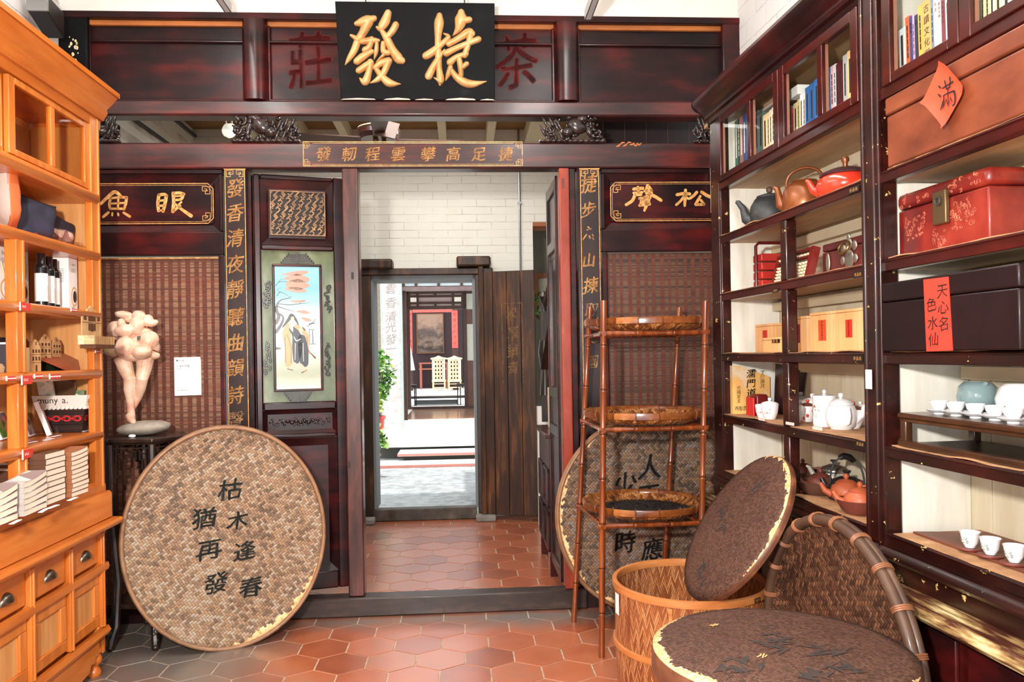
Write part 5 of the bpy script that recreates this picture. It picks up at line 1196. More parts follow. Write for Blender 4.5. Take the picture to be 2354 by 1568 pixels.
for k in range(5): q.ball((x0 - .10 + .07 * k, .05, 2.034), (.055, .045, .014), Matrix.Rotation(.25 * (-1) ** k, 3, 'Y'), 12, 7, .5, k)
CLR = glass('clear_film', (.94, .90, .86), .5)
q.top('plastic_wrap', CLR, 'crumpled clear plastic wrap along the edge of the top shelf', 'wrapping', LC, (x0, .05, 2.022))
# hair-care boxes and bottles (lettering as on the packs)
HOOP = plain('pack_halo', (222, 172, 106), .6); DOT = plain('pack_dot', (34, 34, 40), .4); TXT = plain('pack_text', (80, 78, 76), .6)
def ring(mb, fn, cx_, cz_, rx, rz, w, n=28):
    for k in range(n):
        a, b = 2 * PI * k / n, 2 * PI * (k + 1) / n
        mb.poly([fn(cx_ + rx * math.cos(a), cz_ + rz * math.sin(a)), fn(cx_ + rx * math.cos(b), cz_ + rz * math.sin(b)), fn(cx_ + rx * (1 - w) * math.cos(b), cz_ + rz * (1 - w) * math.sin(b)), fn(cx_ + rx * (1 - w) * math.cos(a), cz_ + rz * (1 - w) * math.sin(a))])
def disc(mb, fn, cx_, cz_, rx, rz, n=22): mb.poly([fn(cx_ + rx * math.cos(2 * PI * k / n), cz_ + rz * math.sin(2 * PI * k / n)) for k in range(n)])
def packface(t, fn, w, z0, h, off=0.0):
    g = MB(); ring(g, fn, w * .60 + off, z0 + h * .27, w * .34, h * .19, .2); g.build('printed_ring', HOOP, t)
    g = MB(); disc(g, fn, w * .66 + off, z0 + h * .27, w * .20, h * .115); g.build('printed_dot', DOT, t)
    g = MB(); text_line(g, 'hoor', fn, w * .35, z0 + h * .86, w * .2); text_line(g, 'hoor', fn, w * .3, z0 + h * .05, w * .16)
    for k in range(4): line(g, fn, w * .3, z0 + h * (.80 - .02 * k), w * .72, z0 + h * (.80 - .02 * k), h * .005)
    g.build('printed_text', TXT, t)
def pack(px0, px1, pyt, y, dep, label, bag=False):
    x0 = LC.p(px0, 650, y)[0]; x1 = LC.p(px1, 650, y)[0]; z1_ = LC.p(px0, pyt, y)[1]; zb = 1.738
    t = thing('carton' if not bag else 'paper_bag', label, 'carton' if not bag else 'bag', LC, ((x0 + x1) / 2, y, zb), 'white hair-care packs')
    MB().box(x0, x1, y, y + dep, zb, z1_).build('box', PAPER, t, bevel=.0015)
    packface(t, lambda x, z, d=0: Vector((x0 + x, y - .0006 - d, z)), x1 - x0, zb, z1_ - zb)
    fn2 = lambda x, z, d=0: Vector((x0 - .0006 - d, y + dep - x, z)); g = MB()
    for k in range(9): line(g, fn2, dep * .2, zb + (z1_ - zb) * (.78 - .03 * k), dep * .7, zb + (z1_ - zb) * (.78 - .03 * k), .0015)
    g.build('printed_text', TXT, t)
    if bag:
        q = MB(); q.tube([(x0 + (x1 - x0) * (.25 + .5 * k / 10), y - .006, z1_ - .06 - .07 * math.sin(PI * k / 10)) for k in range(11)], .0025, 6); q.build('cord_handle', plain('bag_cord', (226, 196, 150), .8), t)
    return t
pack(-12, 34, 563, .10, .09, 'white shopping bag with an orange ring print at the frame edge of the shelf', True)
pack(40, 66, 572, .16, .07, 'second white paper bag half behind the orange shelf post', True)
pack(158, 178, 592, .07, .07, 'white carton with an orange ring print beside the three black bottles')
def bottle(px, y, label):
    x = LC.p(px, 650, y)[0]; zb = 1.738; t = thing('bottle', label, 'bottle', LC, (x, y, zb), 'black bottles with white labels'); h = .225; r = .0255
    prof = [(0, 0), (r, 0), (r, .165), (r * .97, .172), (r * .72, .182), (r * .66, .186), (r * .66, h), (r * .6, h + .003), (0, h + .003)]
    MB().lathe(prof, (x, y, zb), 22).build('body', plain('bottle_black', (20, 20, 22), .22, coat=.3), t)
    MB().lathe([(r * 1.01, .022), (r * 1.02, .024), (r * 1.02, .140), (r * 1.01, .142)], (x, y, zb), 26).build('label', PAPER, t)
    fn = lambda a, z, d=0: Vector((x + r * 1.04 * math.cos(a), y + r * 1.04 * math.sin(a), zb + z)); g = MB(); ring(g, fn, -1.35, .06, .62, .030, .2); g.build('printed_ring', plain('pale_peach', (246, 214, 190), .6), t)
    g = MB(); disc(g, fn, -1.15, .06, .36, .019); g.build('printed_dot', DOT, t)
bottle(95, .06, 'nearest of the three black bottles with white labels'); bottle(111, .085, 'middle of the three black bottles with white labels'); bottle(123, .105, 'farthest of the three black bottles, beside the white carton')
# red shelf-edge price tags
TAGR = plain('price_tag_red', (206, 62, 50), .5)
def price(px, py, w, h, label, tp=False):
    z0_ = LC.p(px, py, -.03)[1]; x = LC.p(px, py, -.03)[0]; t = thing('price_tag', label, 'tag', LC, (x, -.03, z0_), 'small red shelf-edge tags')
    MB().box(x, x + w, -.0275, -.0255, z0_ - h, z0_).build('card', TAGR, t); MB().box(x - .004, x + .002, -.029, -.0255, z0_ - h * 1.05, z0_ + .002).build('edge', PAPER, t)
    g = MB(); fn = lambda a, z, d=0: Vector((a, -.0279, z))
    if tp: text_line(g, 'SALE', fn, x + .012, z0_ - h * .62, h * .42)
    else:
        for k in range(4): line(g, fn, x + .008 + .25 * w * k, z0_ - h * .5, x + .008 + .25 * w * k + w * .15, z0_ - h * .5, h * .3)
    g.build('lettering', PAPER, t)
for a in ((48, 695, .075, .030, 'red tag at the post under the three black bottles', True), (165, 709, .045, .012, 'tiny red tag on the shelf edge under the white carton'), (52, 864, .075, .034, 'red tag at the post under the wooden building models', True), (17, 866, .06, .015, 'small red tag on the model shelf, nearest the frame edge'), (81, 861, .06, .015, 'small red tag under the tall plywood facade model'),
          (116, 861, .09, .018, 'long pale tag on the shelf edge before the red folder'), (54, 1036, .075, .034, 'red tag at the post above the book stacks', True), (221, 805, .05, .012, 'tiny tag under the bracketed facade model')): price(*a)
def slip(px, py, z, label):
    x, y = LC.h(px, py, z); MB().boxm(Matrix.Translation((x, y, z + .001)) @ Matrix.Rotation(random.uniform(-.2, .2), 4, 'Z'), .075, .016, .002).top('price_slip', PAPER, label, 'slip', LC, (x, y, z), 'white price slips lying on the shelves')
for a in ((130, 1003, 1.17, 'white slip in front of the lace-trimmed basket, middle of the shelf'), (112, 1011, 1.17, 'white slip before the tallest photo card'), (72, 1018, 1.17, 'white slip beside the orange post, photo card shelf'), (200, 991, 1.17, 'white slip at the far end of the photo card shelf'),
          (36, 1201, .931, 'white slip nearest the frame edge before the books'), (100, 1175, .931, 'white slip before the curling white booklets'), (122, 1166, .931, 'white slip before the thick cream stack'), (167, 1148, .931, 'white slip before the brown-covered stack')): slip(*a)
# plywood building models
PLY = grain('laser_ply', [(.3, (186, 136, 86)), (.55, (214, 168, 116)), (.8, (232, 194, 146))], (3, 3, 1), 9, 4, .6)
BURN = plain('laser_cut_edge', (92, 54, 28), .7); PLYL = plain('light_ply', (250, 224, 170), .6)
def facade(fr, x0, x1, y, z0, z1, label, plinth=0.0, gname='plywood building models', top=3):
    w = x1 - x0; t = thing('building_model', label, 'model', fr, ((x0 + x1) / 2, y, z0), gname); zb = z0 + plinth; h = z1 - zb
    if plinth: MB().box(x0 + .004, x1 + .02, y - .005, y + .06, z0, zb).build('base', plain('model_base', (44, 58, 40), .4), t)
    o = [(0, 0), (1, 0), (1, .74), (.96, .76), (.94, .80), (.82, .81), (.78, .88), (.66, .92), (.58, .98), (.5, 1), (.42, .98), (.34, .92), (.22, .88), (.18, .81), (.06, .80), (.04, .76), (0, .74)]
    MB().prism([(x0 + a * w, y, zb + b * h) for a, b in o], (0, .006, 0)).build('facade', PLY, t)
    MB().box(x0 + .002, x0 + .008, y + .006, y + .06, zb, zb + h * .74).build('side_wall', PLYL, t); MB().box(x1 - .008, x1 - .002, y + .006, y + .06, zb, zb + h * .74).build('side_wall', PLYL, t)
    q = MB()
    for r_, cols, hh_ in ((.58, (.2, .5, .8), .10), (.34, (.18, .5, .82), .12)):
        for c in cols: q.box(x0 + w * (c - .08), x0 + w * (c + .08), y - .001, y + .002, zb + h * r_, zb + h * (r_ + hh_))
    q.box(x0 + w * .42, x0 + w * .58, y - .001, y + .002, zb, zb + h * .2); q.box(x0, x1, y - .001, y + .001, zb + h * .52, zb + h * .53); q.box(x0, x1, y - .001, y + .001, zb + h * .27, zb + h * .28); q.box(x0 + w * .46, x0 + w * .54, y - .001, y + .002, zb + h * .82, zb + h * .92)
    q.build('windows', BURN, t); return t
def fx2(px, y): return LC.p(px, 820, y)[0]
def fz2(px, py, y): return LC.p(px, py, y)[1]
SH4 = 1.462
facade(LC, fx2(72, .05), fx2(94, .05), .05, SH4, fz2(80, 780, .05), 'tallest front plywood facade model beside the orange post')
facade(LC, fx2(93, .11), fx2(118, .11), .11, SH4, fz2(100, 768, .11), 'middle plywood facade model standing on a dark base', .04)
facade(LC, fx2(121, .12), fx2(141, .12), .12, SH4, fz2(130, 775, .12), 'farthest plywood facade model of the row, next to the red folder', .04)
x0, x1 = fx2(16, .10), fx2(36, .10); z1_ = fz2(20, 787, .10)
t = thing('building_model', 'small black and white shophouse model left of the orange post', 'model', LC, (x0, .1, SH4), 'plywood building models')
MB().box(x0, x1, .10, .18, SH4, z1_).build('block', plain('model_grey', (60, 56, 66), .5), t)
q = MB(); r = MB(); w = x1 - x0; h = z1_ - SH4
for z in (.12, .55): q.box(x0 + w * .06, x1 - w * .05, .097, .10, SH4 + h * z, SH4 + h * (z + .32)); r.box(x0 + w * .28, x0 + w * .72, .095, .0975, SH4 + h * (z + .02), SH4 + h * (z + .27))
q.build('white_panel', PAPER, t); r.build('window', plain('model_window', (120, 150, 170), .2), t); q = MB(); q.box(x0 - .004, x1, .095, .185, z1_ - .008, z1_); q.build('cornice', PAPER, t)
x0, x1 = fx2(57, .16), fx2(70, .16); z1_ = fz2(62, 780, .16)
t = thing('building_model', 'slim purple-grey model with a pointed gable just right of the post', 'model', LC, (x0, .16, SH4), 'plywood building models')
MB().prism([(x0, .16, SH4), (x1, .16, SH4), (x1, .16, z1_ - .03), ((x0 + x1) / 2, .16, z1_), (x0, .16, z1_ - .03)], (0, .03, 0)).build('block', plain('model_mauve', (92, 66, 72), .5), t)
q = MB(); q.box(x0 + .012, x1 - .012, .157, .161, SH4, SH4 + .07); q.box(x0 + .012, x1 - .012, .157, .161, SH4 + .1, SH4 + .13); q.build('door', plain('model_door', (126, 40, 36), .5), t)
# red folder, pouch on the left
a = LC.h(150, 852, SH4); b = LC.h(212, 848, SH4); za = LC.p(143, 815, .16)[1]
m = MB(); m.prism([(a[0], a[1], SH4 + .001), (b[0], b[1], SH4 + .001), (b[0] - .01, .17, SH4 + .085), (a[0] - .06, .17, SH4 + .09)], (0, .006, .004)); m.top('red_folder', grain('red_folder_card', [(.3, (140, 44, 34)), (.7, (176, 70, 54))], (1, 1, 1), 6, 4, .35, .2), 'dark red folder leaning at the far end of the model shelf', 'folder', LC, (a[0], a[1], SH4))
x0, y0 = LC.h(8, 856, SH4); MB().lathe([(0, 0), (.06, 0), (.065, .02), (.055, .035), (0, .038)], (x0, y0 + .05, SH4), 20, 1).top('round_tin', plain('tan_tin', (196, 160, 120), .4), 'low tan round tin in front of the black shophouse model', 'tin', LC, (x0, y0 + .05, SH4))
m = MB(); m.boxm(Matrix.Translation((fx2(0, .2), .2, SH4)) @ Matrix.Rotation(.5, 4, 'Y'), .03, .12, .16); m.top('black_case', plain('case_black', (32, 28, 34), .4), 'black case leaning at the frame edge behind the tan tin', 'case', LC, (fx2(0, .2), .2, SH4))
# facade model on its own bracket shelf at the cabinet end
bx0, bz = LC.p(188, 797, -.03); bx1 = bx0 + .0
t = thing('building_model', 'plywood church-facade model with railings on a bracket at the cabinet end', 'model', LC, (-.12, -.04, 1.575), 'plywood building models')
zt_ = LC.p(207, 702, -.03)[1]; zb = 1.578; x0, x1 = LC.p(188, 740, -.02)[0], LC.p(231, 740, -.02)[0]
w = x1 - x0; h = zt_ - zb
o = [(0, 0), (1, 0), (1, .84), (.96, .86), (.95, .80), (.76, .84), (.72, .90), (.62, .93), (.56, .99), (.5, 1), (.44, .99), (.38, .93), (.28, .90), (.24, .84), (.05, .80), (.04, .86), (0, .84)]
MB().prism([(x0 + a * w, -.022, zb + b * h) for a, b in o], (0, .006, 0)).build('facade', PLY, t)
q = MB()
for c, r_, ww, hh_ in ((.14, .62, .07, .10), (.36, .60, .05, .12), (.5, .60, .08, .13), (.64, .60, .05, .12), (.86, .62, .07, .10), (.36, .36, .05, .18), (.64, .36, .05, .18), (.5, .34, .07, .2)): q.box(x0 + w * (c - ww), x0 + w * (c + ww), -.0235, -.02, zb + h * r_, zb + h * (r_ + hh_))
q.box(x0, x1, -.0235, -.02, zb + h * .56, zb + h * .57); q.box(x0, x1, -.0235, -.02, zb + h * .78, zb + h * .79); q.build('windows', BURN, t)
x2 = LC.p(260, 785, -.075)[0]
MB().box(x0 - .004, x2, -.08, -.012, zb - .018, zb).build('bracket_shelf', BURN, t)
def rail_(nm, P0, P1, z0_, z1_, n, mat):
    d = Vector(P1) - Vector(P0); L = d.length; d.normalize(); q = MB(); nn = Vector((-d.y, d.x, 0)) * .004
    def bar(a, b, c, e): A = Vector(P0) + d * a; B = Vector(P0) + d * b; q.prism([A + Vector((0, 0, c)), B + Vector((0, 0, c)), B + Vector((0, 0, e)), A + Vector((0, 0, e))], nn)
    bar(0, L, z0_, z0_ + .022); bar(0, L, z1_ - .016, z1_)
    for k in range(n + 1): bar(L * k / n - (.006 if 0 < k < n else 0), L * k / n + .006, z0_, z1_)
    q.build(nm, mat, t)
hz = LC.p(190, 769, -.08)[1] - zb
rail_('railing', (x0 - .006, -.078, zb), (x0 - .006 + .0, -.012, zb), 0, hz, 5, PLYL); rail_('railing', (x0 - .004, -.080, zb), (x2 - .002, -.080, zb), 0, hz * .92, 12, PLY)
# lace-trimmed basket and its packets
def bcorner(px, py, z): return LC.h(px, py, z)
zb = 1.169; c0 = LC.p(160, 990, .13); bx = c0[0]; 
t = thing('gift_basket', 'dark woven basket with white lace trim and a red ribbon band', 'basket', LC, (bx, .13, zb))
lw_, lh, ld = .075, .175, .115; BYC = .135
def frust(m, z0_, z1_, k0, k1, o=0.0):
    r = []
    for z, k in ((z0_, k0), (z1_, k1)):
        for sx, sy in ((-1, -1), (1, -1), (1, 1), (-1, 1)): r.append((bx + sx * (lw_ * k + o), BYC + sy * (ld * k + o), z))
    m.add(r, [(0, 1, 5, 4), (1, 2, 6, 5), (2, 3, 7, 6), (3, 0, 4, 7)])
m = MB(); frust(m, zb, zb + .14, .74, .98); m.add([(bx - lw_ * .74, BYC - ld * .74, zb), (bx + lw_ * .74, BYC - ld * .74, zb), (bx + lw_ * .74, BYC + ld * .74, zb), (bx - lw_ * .74, BYC + ld * .74, zb)], [(3, 2, 1, 0)])
m.build('body', weave('dark_wicker', [(26, 14, 12), (44, 24, 20), (66, 38, 30)], .012, 1, 0, .4), t)
m = MB(); frust(m, zb + .118, zb + .175, .95, 1.05, .004); m.build('lace_trim', plain('lace_white', (226, 218, 208), .9), t)
m = MB()
for k in range(12): m.ball((bx - lw_ * .97 - .004, BYC - ld * .93 + ld * 1.86 * k / 11, zb + .116), (.003, .010, .008), None, 8, 5)
for k in range(8): m.ball((bx - lw_ * .93 + lw_ * 1.86 * k / 7, BYC - ld * .97 - .004, zb + .116), (.010, .003, .008), None, 8, 5)
m.build('lace_edge', plain('lace_white', (226, 218, 208), .9), t)
m = MB(); fn = lambda x, z, d=0: Vector((bx - lw_ * (.95 + .1 * (z - .118) / .057) - .0055, BYC - x, zb + z)); text_line(m, 'muny a.', fn, -.10, .139, .042); fn2 = lambda x, z, d=0: Vector((bx + x, BYC - ld * (.95 + .1 * (z - .118) / .057) - .0055, zb + z)); text_line(m, 'ac. tal', fn2, -.065, .139, .034); m.build('lettering', INKB, t)
m = MB(); wall = lambda z: .74 + .24 * z / .14
fn = lambda x, z, d=0: Vector((bx - lw_ * wall(z) - .002, BYC - x, zb + z)); fn2 = lambda x, z, d=0: Vector((bx + x, BYC - ld * wall(z) - .002, zb + z))
for k in range(4): ring(m, fn, -.07 + .047 * k, .066, .020, .015, .5, 10); line(m, fn, -.09 + .047 * k, .066, -.086 + .047 * k, .066, .012)
for k in range(3): ring(m, fn2, -.04 + .04 * k, .066, .017, .015, .5, 10)
m.build('red_band', plain('red_ribbon', (200, 36, 40), .6), t)
q = MB(); q.boxm(Matrix.Translation((bx - .02, .17, zb + .14)) @ Matrix.Rotation(-.25, 4, 'Y') @ Matrix.Rotation(.15, 4, 'X'), .012, .15, .115); q.top('tea_packet', CLR if False else grain('brown_packet', [(.3, (76, 52, 36)), (.7, (118, 86, 60))], (1, 1, 1), 9, 4, .2, .4), 'shiny brown packet standing in the lace-trimmed basket', 'packet', LC, (bx - .02, .17, zb + .14))
q = MB(); q.boxm(Matrix.Translation((bx - .045, .20, zb + .13)) @ Matrix.Rotation(-.3, 4, 'Y'), .01, .07, .13); q.top('seed_packet', collage('print_leafy', [(.3, (70, 92, 60)), (.5, (226, 226, 216)), (.75, (150, 180, 120))], 30), 'green and white packet at the near end of the lace-trimmed basket', 'packet', LC, (bx - .045, .2, zb + .13))
q = MB(); q.boxm(Matrix.Translation((bx - .02, .085, zb + .165)) @ Matrix.Rotation(.2, 4, 'Y'), .012, .07, .03); q.top('small_packet', collage('print_leafy2', [(.3, (60, 92, 40)), (.6, (210, 216, 190)), (.8, (240, 240, 230))], 30), 'small green packet at the far end of the lace-trimmed basket', 'packet', LC, (bx - .02, .085, zb + .165))
# photo cards on clear stands
def card(px, py, w, h, yaw, lean, label, cols, sd, edge=.012):
    x, y = LC.h(px, py, zb); y = max(y, .015); t = thing('photo_card', label, 'card', LC, (x, y, zb), 'photo cards on clear stands')
    M = Matrix.Translation((x, y, zb + .006)) @ Matrix.Rotation(yaw, 4, 'Z') @ Matrix.Rotation(-lean, 4, 'X')
    MB().boxm(M @ Matrix.Translation((0, edge / 2 + .002, 0)), w, edge, h).build('case', PAPER, t, bevel=.001)
    MB().boxm(M @ Matrix.Translation((0, .0008, h * .05)), w * .9, .0012, h * .9).build('picture', collage('photo_%d' % sd, cols, 26), t)
    q = MB(); q.boxm(M @ Matrix.Translation((0, -.012, -.004)), w * .96, .024, .003); q.boxm(M @ Matrix.Translation((0, -.024, -.004)), w * .96, .002, .03); q.build('clear_stand', glass('acrylic', (.97, .98, .98), .5), t)
PC = [(.25, (92, 66, 66)), (.45, (150, 116, 112)), (.6, (186, 160, 150)), (.8, (206, 190, 182))]
card(121, 1000, .10, .16, math.radians(24), .32, 'tallest photo card, standing beside the lace-trimmed basket', PC, 1, .02)
card(78, 1004, .10, .13, math.radians(12), .35, 'mauve photo card just right of the orange post', PC, 2)
card(20, 1010, .13, .12, math.radians(10), .35, 'photo card with a colourful bird at the frame edge', [(.25, (40, 80, 30)), (.45, (96, 140, 40)), (.6, (196, 110, 90)), (.8, (60, 110, 140))], 3)
card(30, 975, .10, .10, math.radians(8), .3, 'dark red photo card behind the bird card', [(.3, (60, 34, 30)), (.7, (120, 76, 60))], 4)
card(12, 965, .10, .09, math.radians(8), .3, 'pale photo card at the back near the frame edge', [(.3, (196, 200, 204)), (.7, (232, 234, 236))], 5)
card(44, 975, .08, .09, math.radians(8), .3, 'dark photo card at the back, hidden partly by the orange post', [(.3, (64, 52, 46)), (.7, (112, 96, 88))], 6)
# book stacks on the bottom shelf
ZB = .931
def bookpile(cn, cf, depth, n, th, cover, spine, label, grp, jit=.004, curl=0.0, zt=None):
    a = Vector((*LC.h(*cn, ZB), 0)); b = Vector((*LC.h(*cf, ZB), 0)); d = (b - a); L = d.length; d.normalize(); nn = Vector((-d.y, d.x, 0)); z = ZB
    for k in range(n):
        o = d * random.uniform(-jit, jit) + nn * random.uniform(0, jit)
        lab = label + (', topmost of its stack' if k == n - 1 else ', bottom of its stack' if k == 0 else ', %s up in its stack' % ('second third fourth fifth sixth seventh eighth ninth tenth eleventh'.split()[k - 1]))
        P = [a + o, a + o + d * L, a + o + d * L + nn * depth, a + o + nn * depth]
        t = thing('book', lab, 'book', LC, (P[0].x, P[0].y, z), grp)
        c = curl * (k / max(1, n - 1)); up = lambda q, e: Vector((q.x, q.y, z + e))
        m = MB(); nseg = 6; vs = []
        for i in range(nseg + 1):
            f = i / nseg; lift = c * f ** 2
            q0 = P[0].lerp(P[1], f); q1 = P[3].lerp(P[2], f)
            vs += [Vector((q0.x, q0.y, z + .0012 + lift)), Vector((q1.x, q1.y, z + .0012 + lift)), Vector((q1.x, q1.y, z + th - .0012 + lift)), Vector((q0.x, q0.y, z + th - .0012 + lift))]
        fs = [(i * 4 + j, i * 4 + (j + 1) % 4, i * 4 + 4 + (j + 1) % 4, i * 4 + 4 + j) for i in range(nseg) for j in range(4)] + [(3, 2, 1, 0), (nseg * 4, nseg * 4 + 1, nseg * 4 + 2, nseg * 4 + 3)]
        m.add(vs, fs); m.build('pages', plain('page_edges', (240, 228, 206), .9), t)
        m = MB(); vs = []
        for e0, e1 in ((0, .0012), (th - .0012, th)):
            vs = []
            for i in range(nseg + 1):
                f = i / nseg; lift = c * f ** 2; q0 = P[0].lerp(P[1], f) - nn * .0015; q1 = P[3].lerp(P[2], f) + nn * .001
                vs += [Vector((q0.x, q0.y, z + e0 + lift)), Vector((q1.x, q1.y, z + e0 + lift)), Vector((q1.x, q1.y, z + e1 + lift)), Vector((q0.x, q0.y, z + e1 + lift))]
            m.add(vs, fs)
        s0 = -d * .002; Q = [P[0] + s0, P[3] + s0]; m.prism([up(Q[0], 0), up(Q[1], 0), up(Q[1], th), up(Q[0], th)], d * .002)
        m.build('cover', cover, t)
        if spine and k >= n - 3:
            g = MB(); fn = lambda x, zz, e=0: P[3] - nn * x - d * .0028 + Vector((0, 0, z + zz)); 
            for j in range(9): line(g, fn, depth * (.2 + .06 * j), th * .5, depth * (.235 + .06 * j), th * .5, th * .4)
            g.build('spine_text', plain('spine_pale', (220, 206, 186), .6), t)
        z += th + .0004
BRN = plain('cover_brown', (88, 54, 34), .5); TAN = plain('cover_tan', (150, 92, 58), .5); WHT = collage('cover_art', [(.3, (140, 120, 116)), (.5, (210, 206, 200)), (.75, (96, 70, 66))], 8)
bookpile((168, 1143), (205, 1130), .20, 10, .0185, TAN, False, 'tan-covered book by the far end of the bottom shelf', 'book stacks on the bottom shelf', curl=.012)
bookpile((108, 1163), (152, 1146), .24, 9, .0225, BRN, True, 'dark brown book in the middle stack', 'book stacks on the bottom shelf')
bookpile((58, 1187), (109, 1165), .05 + .03, 6, .0205, WHT, False, 'white booklet in the curling front stack', 'book stacks on the bottom shelf', curl=.02)
bookpile((-14, 1213), (42, 1192), .10, 5, .022, WHT, False, 'white booklet left of the orange post', 'book stacks on the bottom shelf', curl=.02)
x0 = LC.p(8, 1100, .2)[0]
for k, (lab, dx) in enumerate((('dark upright book nearest the frame edge, behind the white booklets', 0), ('dark upright book second from the frame edge, behind the white booklets', .045), ('dark upright book third from the frame edge, against the post', .09))):
    t = thing('book', lab, 'book', LC, (x0 + dx, .22, ZB), 'upright dark books'); MB().box(x0 + dx - .018, x0 + dx + .018, .17, .30, ZB, ZB + .185).build('cover', plain('cover_black', (38, 30, 28), .5), t); MB().box(x0 + dx - .014, x0 + dx + .014, .168, .17, ZB + .02, ZB + .06).build('label', PAPER, t)
# ---------------------------------------------------------------- fittings on the wall above the cabinet
cx0, cz0 = LC.p(128, 40, .40); 
t = thing('junction_box', 'black metal housing with a grey cable pipe high on the left white wall', 'box', LC, (cx0 + .05, .42, cz0 - .1))
za, zb2 = LC.p(127, 70, .38)[1], LC.p(127, 12, .38)[1]
xa_, xb_ = LC.p(110, 40, .36)[0], LC.p(148, 50, .36)[0]
MB().prism([(xa_, .36, za + .05), (xb_, .36, za - .02), (xb_, .36, zb2 - .02), (xa_, .36, zb2)], (0, .10, 0)).build('housing', plain('black_metal', (42, 42, 44), .35, .6), t, bevel=.004)
MB().box(xa_ - .012, xa_, .355, .46, za + .05, zb2 + .01).build('end_plate', STEEL, t)
q = MB(); q.tube([(xb_ - .02, .46, zb2 - .05), (xb_ - .02, .46, zb2 + .6)], .016, 8); q.build('pipe', STEEL, t); q = MB(); q.tube([(xa_ - .5, .44, zb2 + .25), (xa_, .44, zb2 - .02)], .014, 8); q.build('arm', plain('black_metal', (42, 42, 44), .35, .6), t)
for px0, py0, px1, py1, lab in ((513, 8, 524, 33, 'left slim metal lamp rail above the transom'), (1370, 8, 1352, 50, 'right slim metal lamp rail above the transom')):
    x1, z1_ = S.p(px1, py1, -.25); z1_ += .012
    m = MB(); m.box(x1 - .018, x1 + .018, -3.5, -.25, z1_, z1_ + .012); m.box(x1 - .020, x1 - .014, -3.5, -.25, z1_, z1_ + .05); m.box(x1 + .014, x1 + .020, -3.5, -.25, z1_, z1_ + .05)
    o = m.top('lamp_rail', plain('pale_grey_rail', (196, 198, 200), .4), lab, 'rail', S, (x1, -.25, z1_), 'metal lamp rails'); q = MB(); q.tube([(x1, -1.0, z1_ + .03), (x1, -1.0, 4.7)], .006, 6); q.tube([(x1, -3, z1_ + .03), (x1, -3, 4.7)], .006, 6); q.build('hanger', STEEL, o)
# ---------------------------------------------------------------- dark cabinet on the right
RX = 2.95
T = {2: 2.09, 3: 1.795, 4: 1.487, 5: 1.175, 6: .885}
arc = [(.02 - .11 * math.cos(a), .11 - .11 * math.sin(a)) for a in [PI / 2 * k / 7 for k in range(8)]]
PATH = [(-.09, .383)] + arc + [(RX, 0)]
t = thing('tea_cabinet', 'long dark mahogany cabinet with curved end, glazed top and worn gold-flecked shelves', 'cabinet', RC, (1.4, .2, 0))
MB().sweep(PATH, [(0, 2.70), (.008, 2.70), (.012, 2.72), (.028, 2.726), (.034, 2.742), (.030, 2.756), (.052, 2.772), (.066, 2.79), (.086, 2.80), (.094, 2.815), (.090, 2.832), (0, 2.832)]).build('cornice', LACQ, t)
MB().box(-.08, RX, .0, .38, 2.70, 2.72).build('top_board', UNDER, t)
MB().sweep([(-.09, .383)] + arc, [(0, .70), (.0, 2.70), (-.02, 2.70), (-.02, .70)]).build('curved_end', LACQ, t)
for x in (-.02, -.06): MB().box(x - .004, x + .004, -.004 + (abs(x) * .9), .06, .96, 2.4).build('reed', LACQ, t)
m = MB(); m.box(0, .132, 0, .05, .80, 2.72); m.box(.118, .128, -.008, .02, .84, 2.70); m.build('stile', CARBD, t, bevel=.005)
m = MB(); m.box(1.432, 1.545, -.012, .05, .80, 2.72); m.box(1.452, 1.460, -.018, 0, .82, 2.72); m.box(1.512, 1.520, -.018, 0, .82, 2.72); m.box(1.538, 1.547, -.016, 0, .84, 2.7); m.build('post', CARBD, t, bevel=.005)
m = MB(); m.box(.112, .130, .05, .31, .84, 2.70); m.build('side_lining', CREAM, t)
m = MB(); m.box(1.455, 1.53, .05, .31, .84, 2.70); m.build('partition', CREAM, t)
m = MB(); x = .13
while x < RX: 
    w = min(.149, RX - x); m.box(x + .001, x + w - .0015, .312, .325, .84, 2.70); x += .15
m.box(.13, RX, .324, .33, .84, 2.70); m.build('back_boards', BACKB, t)
BATT = plain('battens_cream', (196, 180, 150), .6)
m = MB()
for z in (2.05, 1.755, 1.447): 
    m.box(.13, 1.45, .27, .312, z - .055, z - .012); m.box(1.545, RX, .27, .312, z - .055, z - .012)
m.build('batten', BATT, t)
for k, z in T.items():
    wm = CARB if k < 4 else CARBD
    for a, b in ((.10, 1.44), (1.54, RX)):
        s_ = MB(); s_.box(a, b, -.004, .03, z - .040, z); s_.box(a, b, -.009, .0, z - .010, z - .003); s_.build('shelf', wm, t, bevel=.003)
        MB().box(a + .02, b - .005, .03, .312, z - .036, z - .002).build('shelf_board', UNDER if k < 5 else plain('shelf_brown', (134, 96, 64), .7), t)
        # frayed kraft liner hanging over the edge
        q = MB(); R_ = random.Random(k * 7 + int(a * 10)); n = int((b - a) / .02); vs = []
        for i in range(n + 1):
            xx = a + .03 + (b - a - .04) * i / n; e = .006 * mnoise.noise(Vector((xx * 14, k, a))) + R_.uniform(-.0015, .0015); h_ = max(0, .011 * mnoise.noise(Vector((xx * 5, k * 3.1, 2)))) 
            vs += [(xx, .31, z + .001), (xx, .02, z + .002 + h_), (xx, .002 - abs(e), z + .002 + h_ * 1.2), (xx, .002 - abs(e), z - .001 + h_ * 1.0)]
        q.add(vs, [(4 * i + j, 4 * i + 4 + j, 4 * i + 5 + j, 4 * i + 1 + j) for i in range(n) for j in range(3)]); q.build('liner', DUST, t)
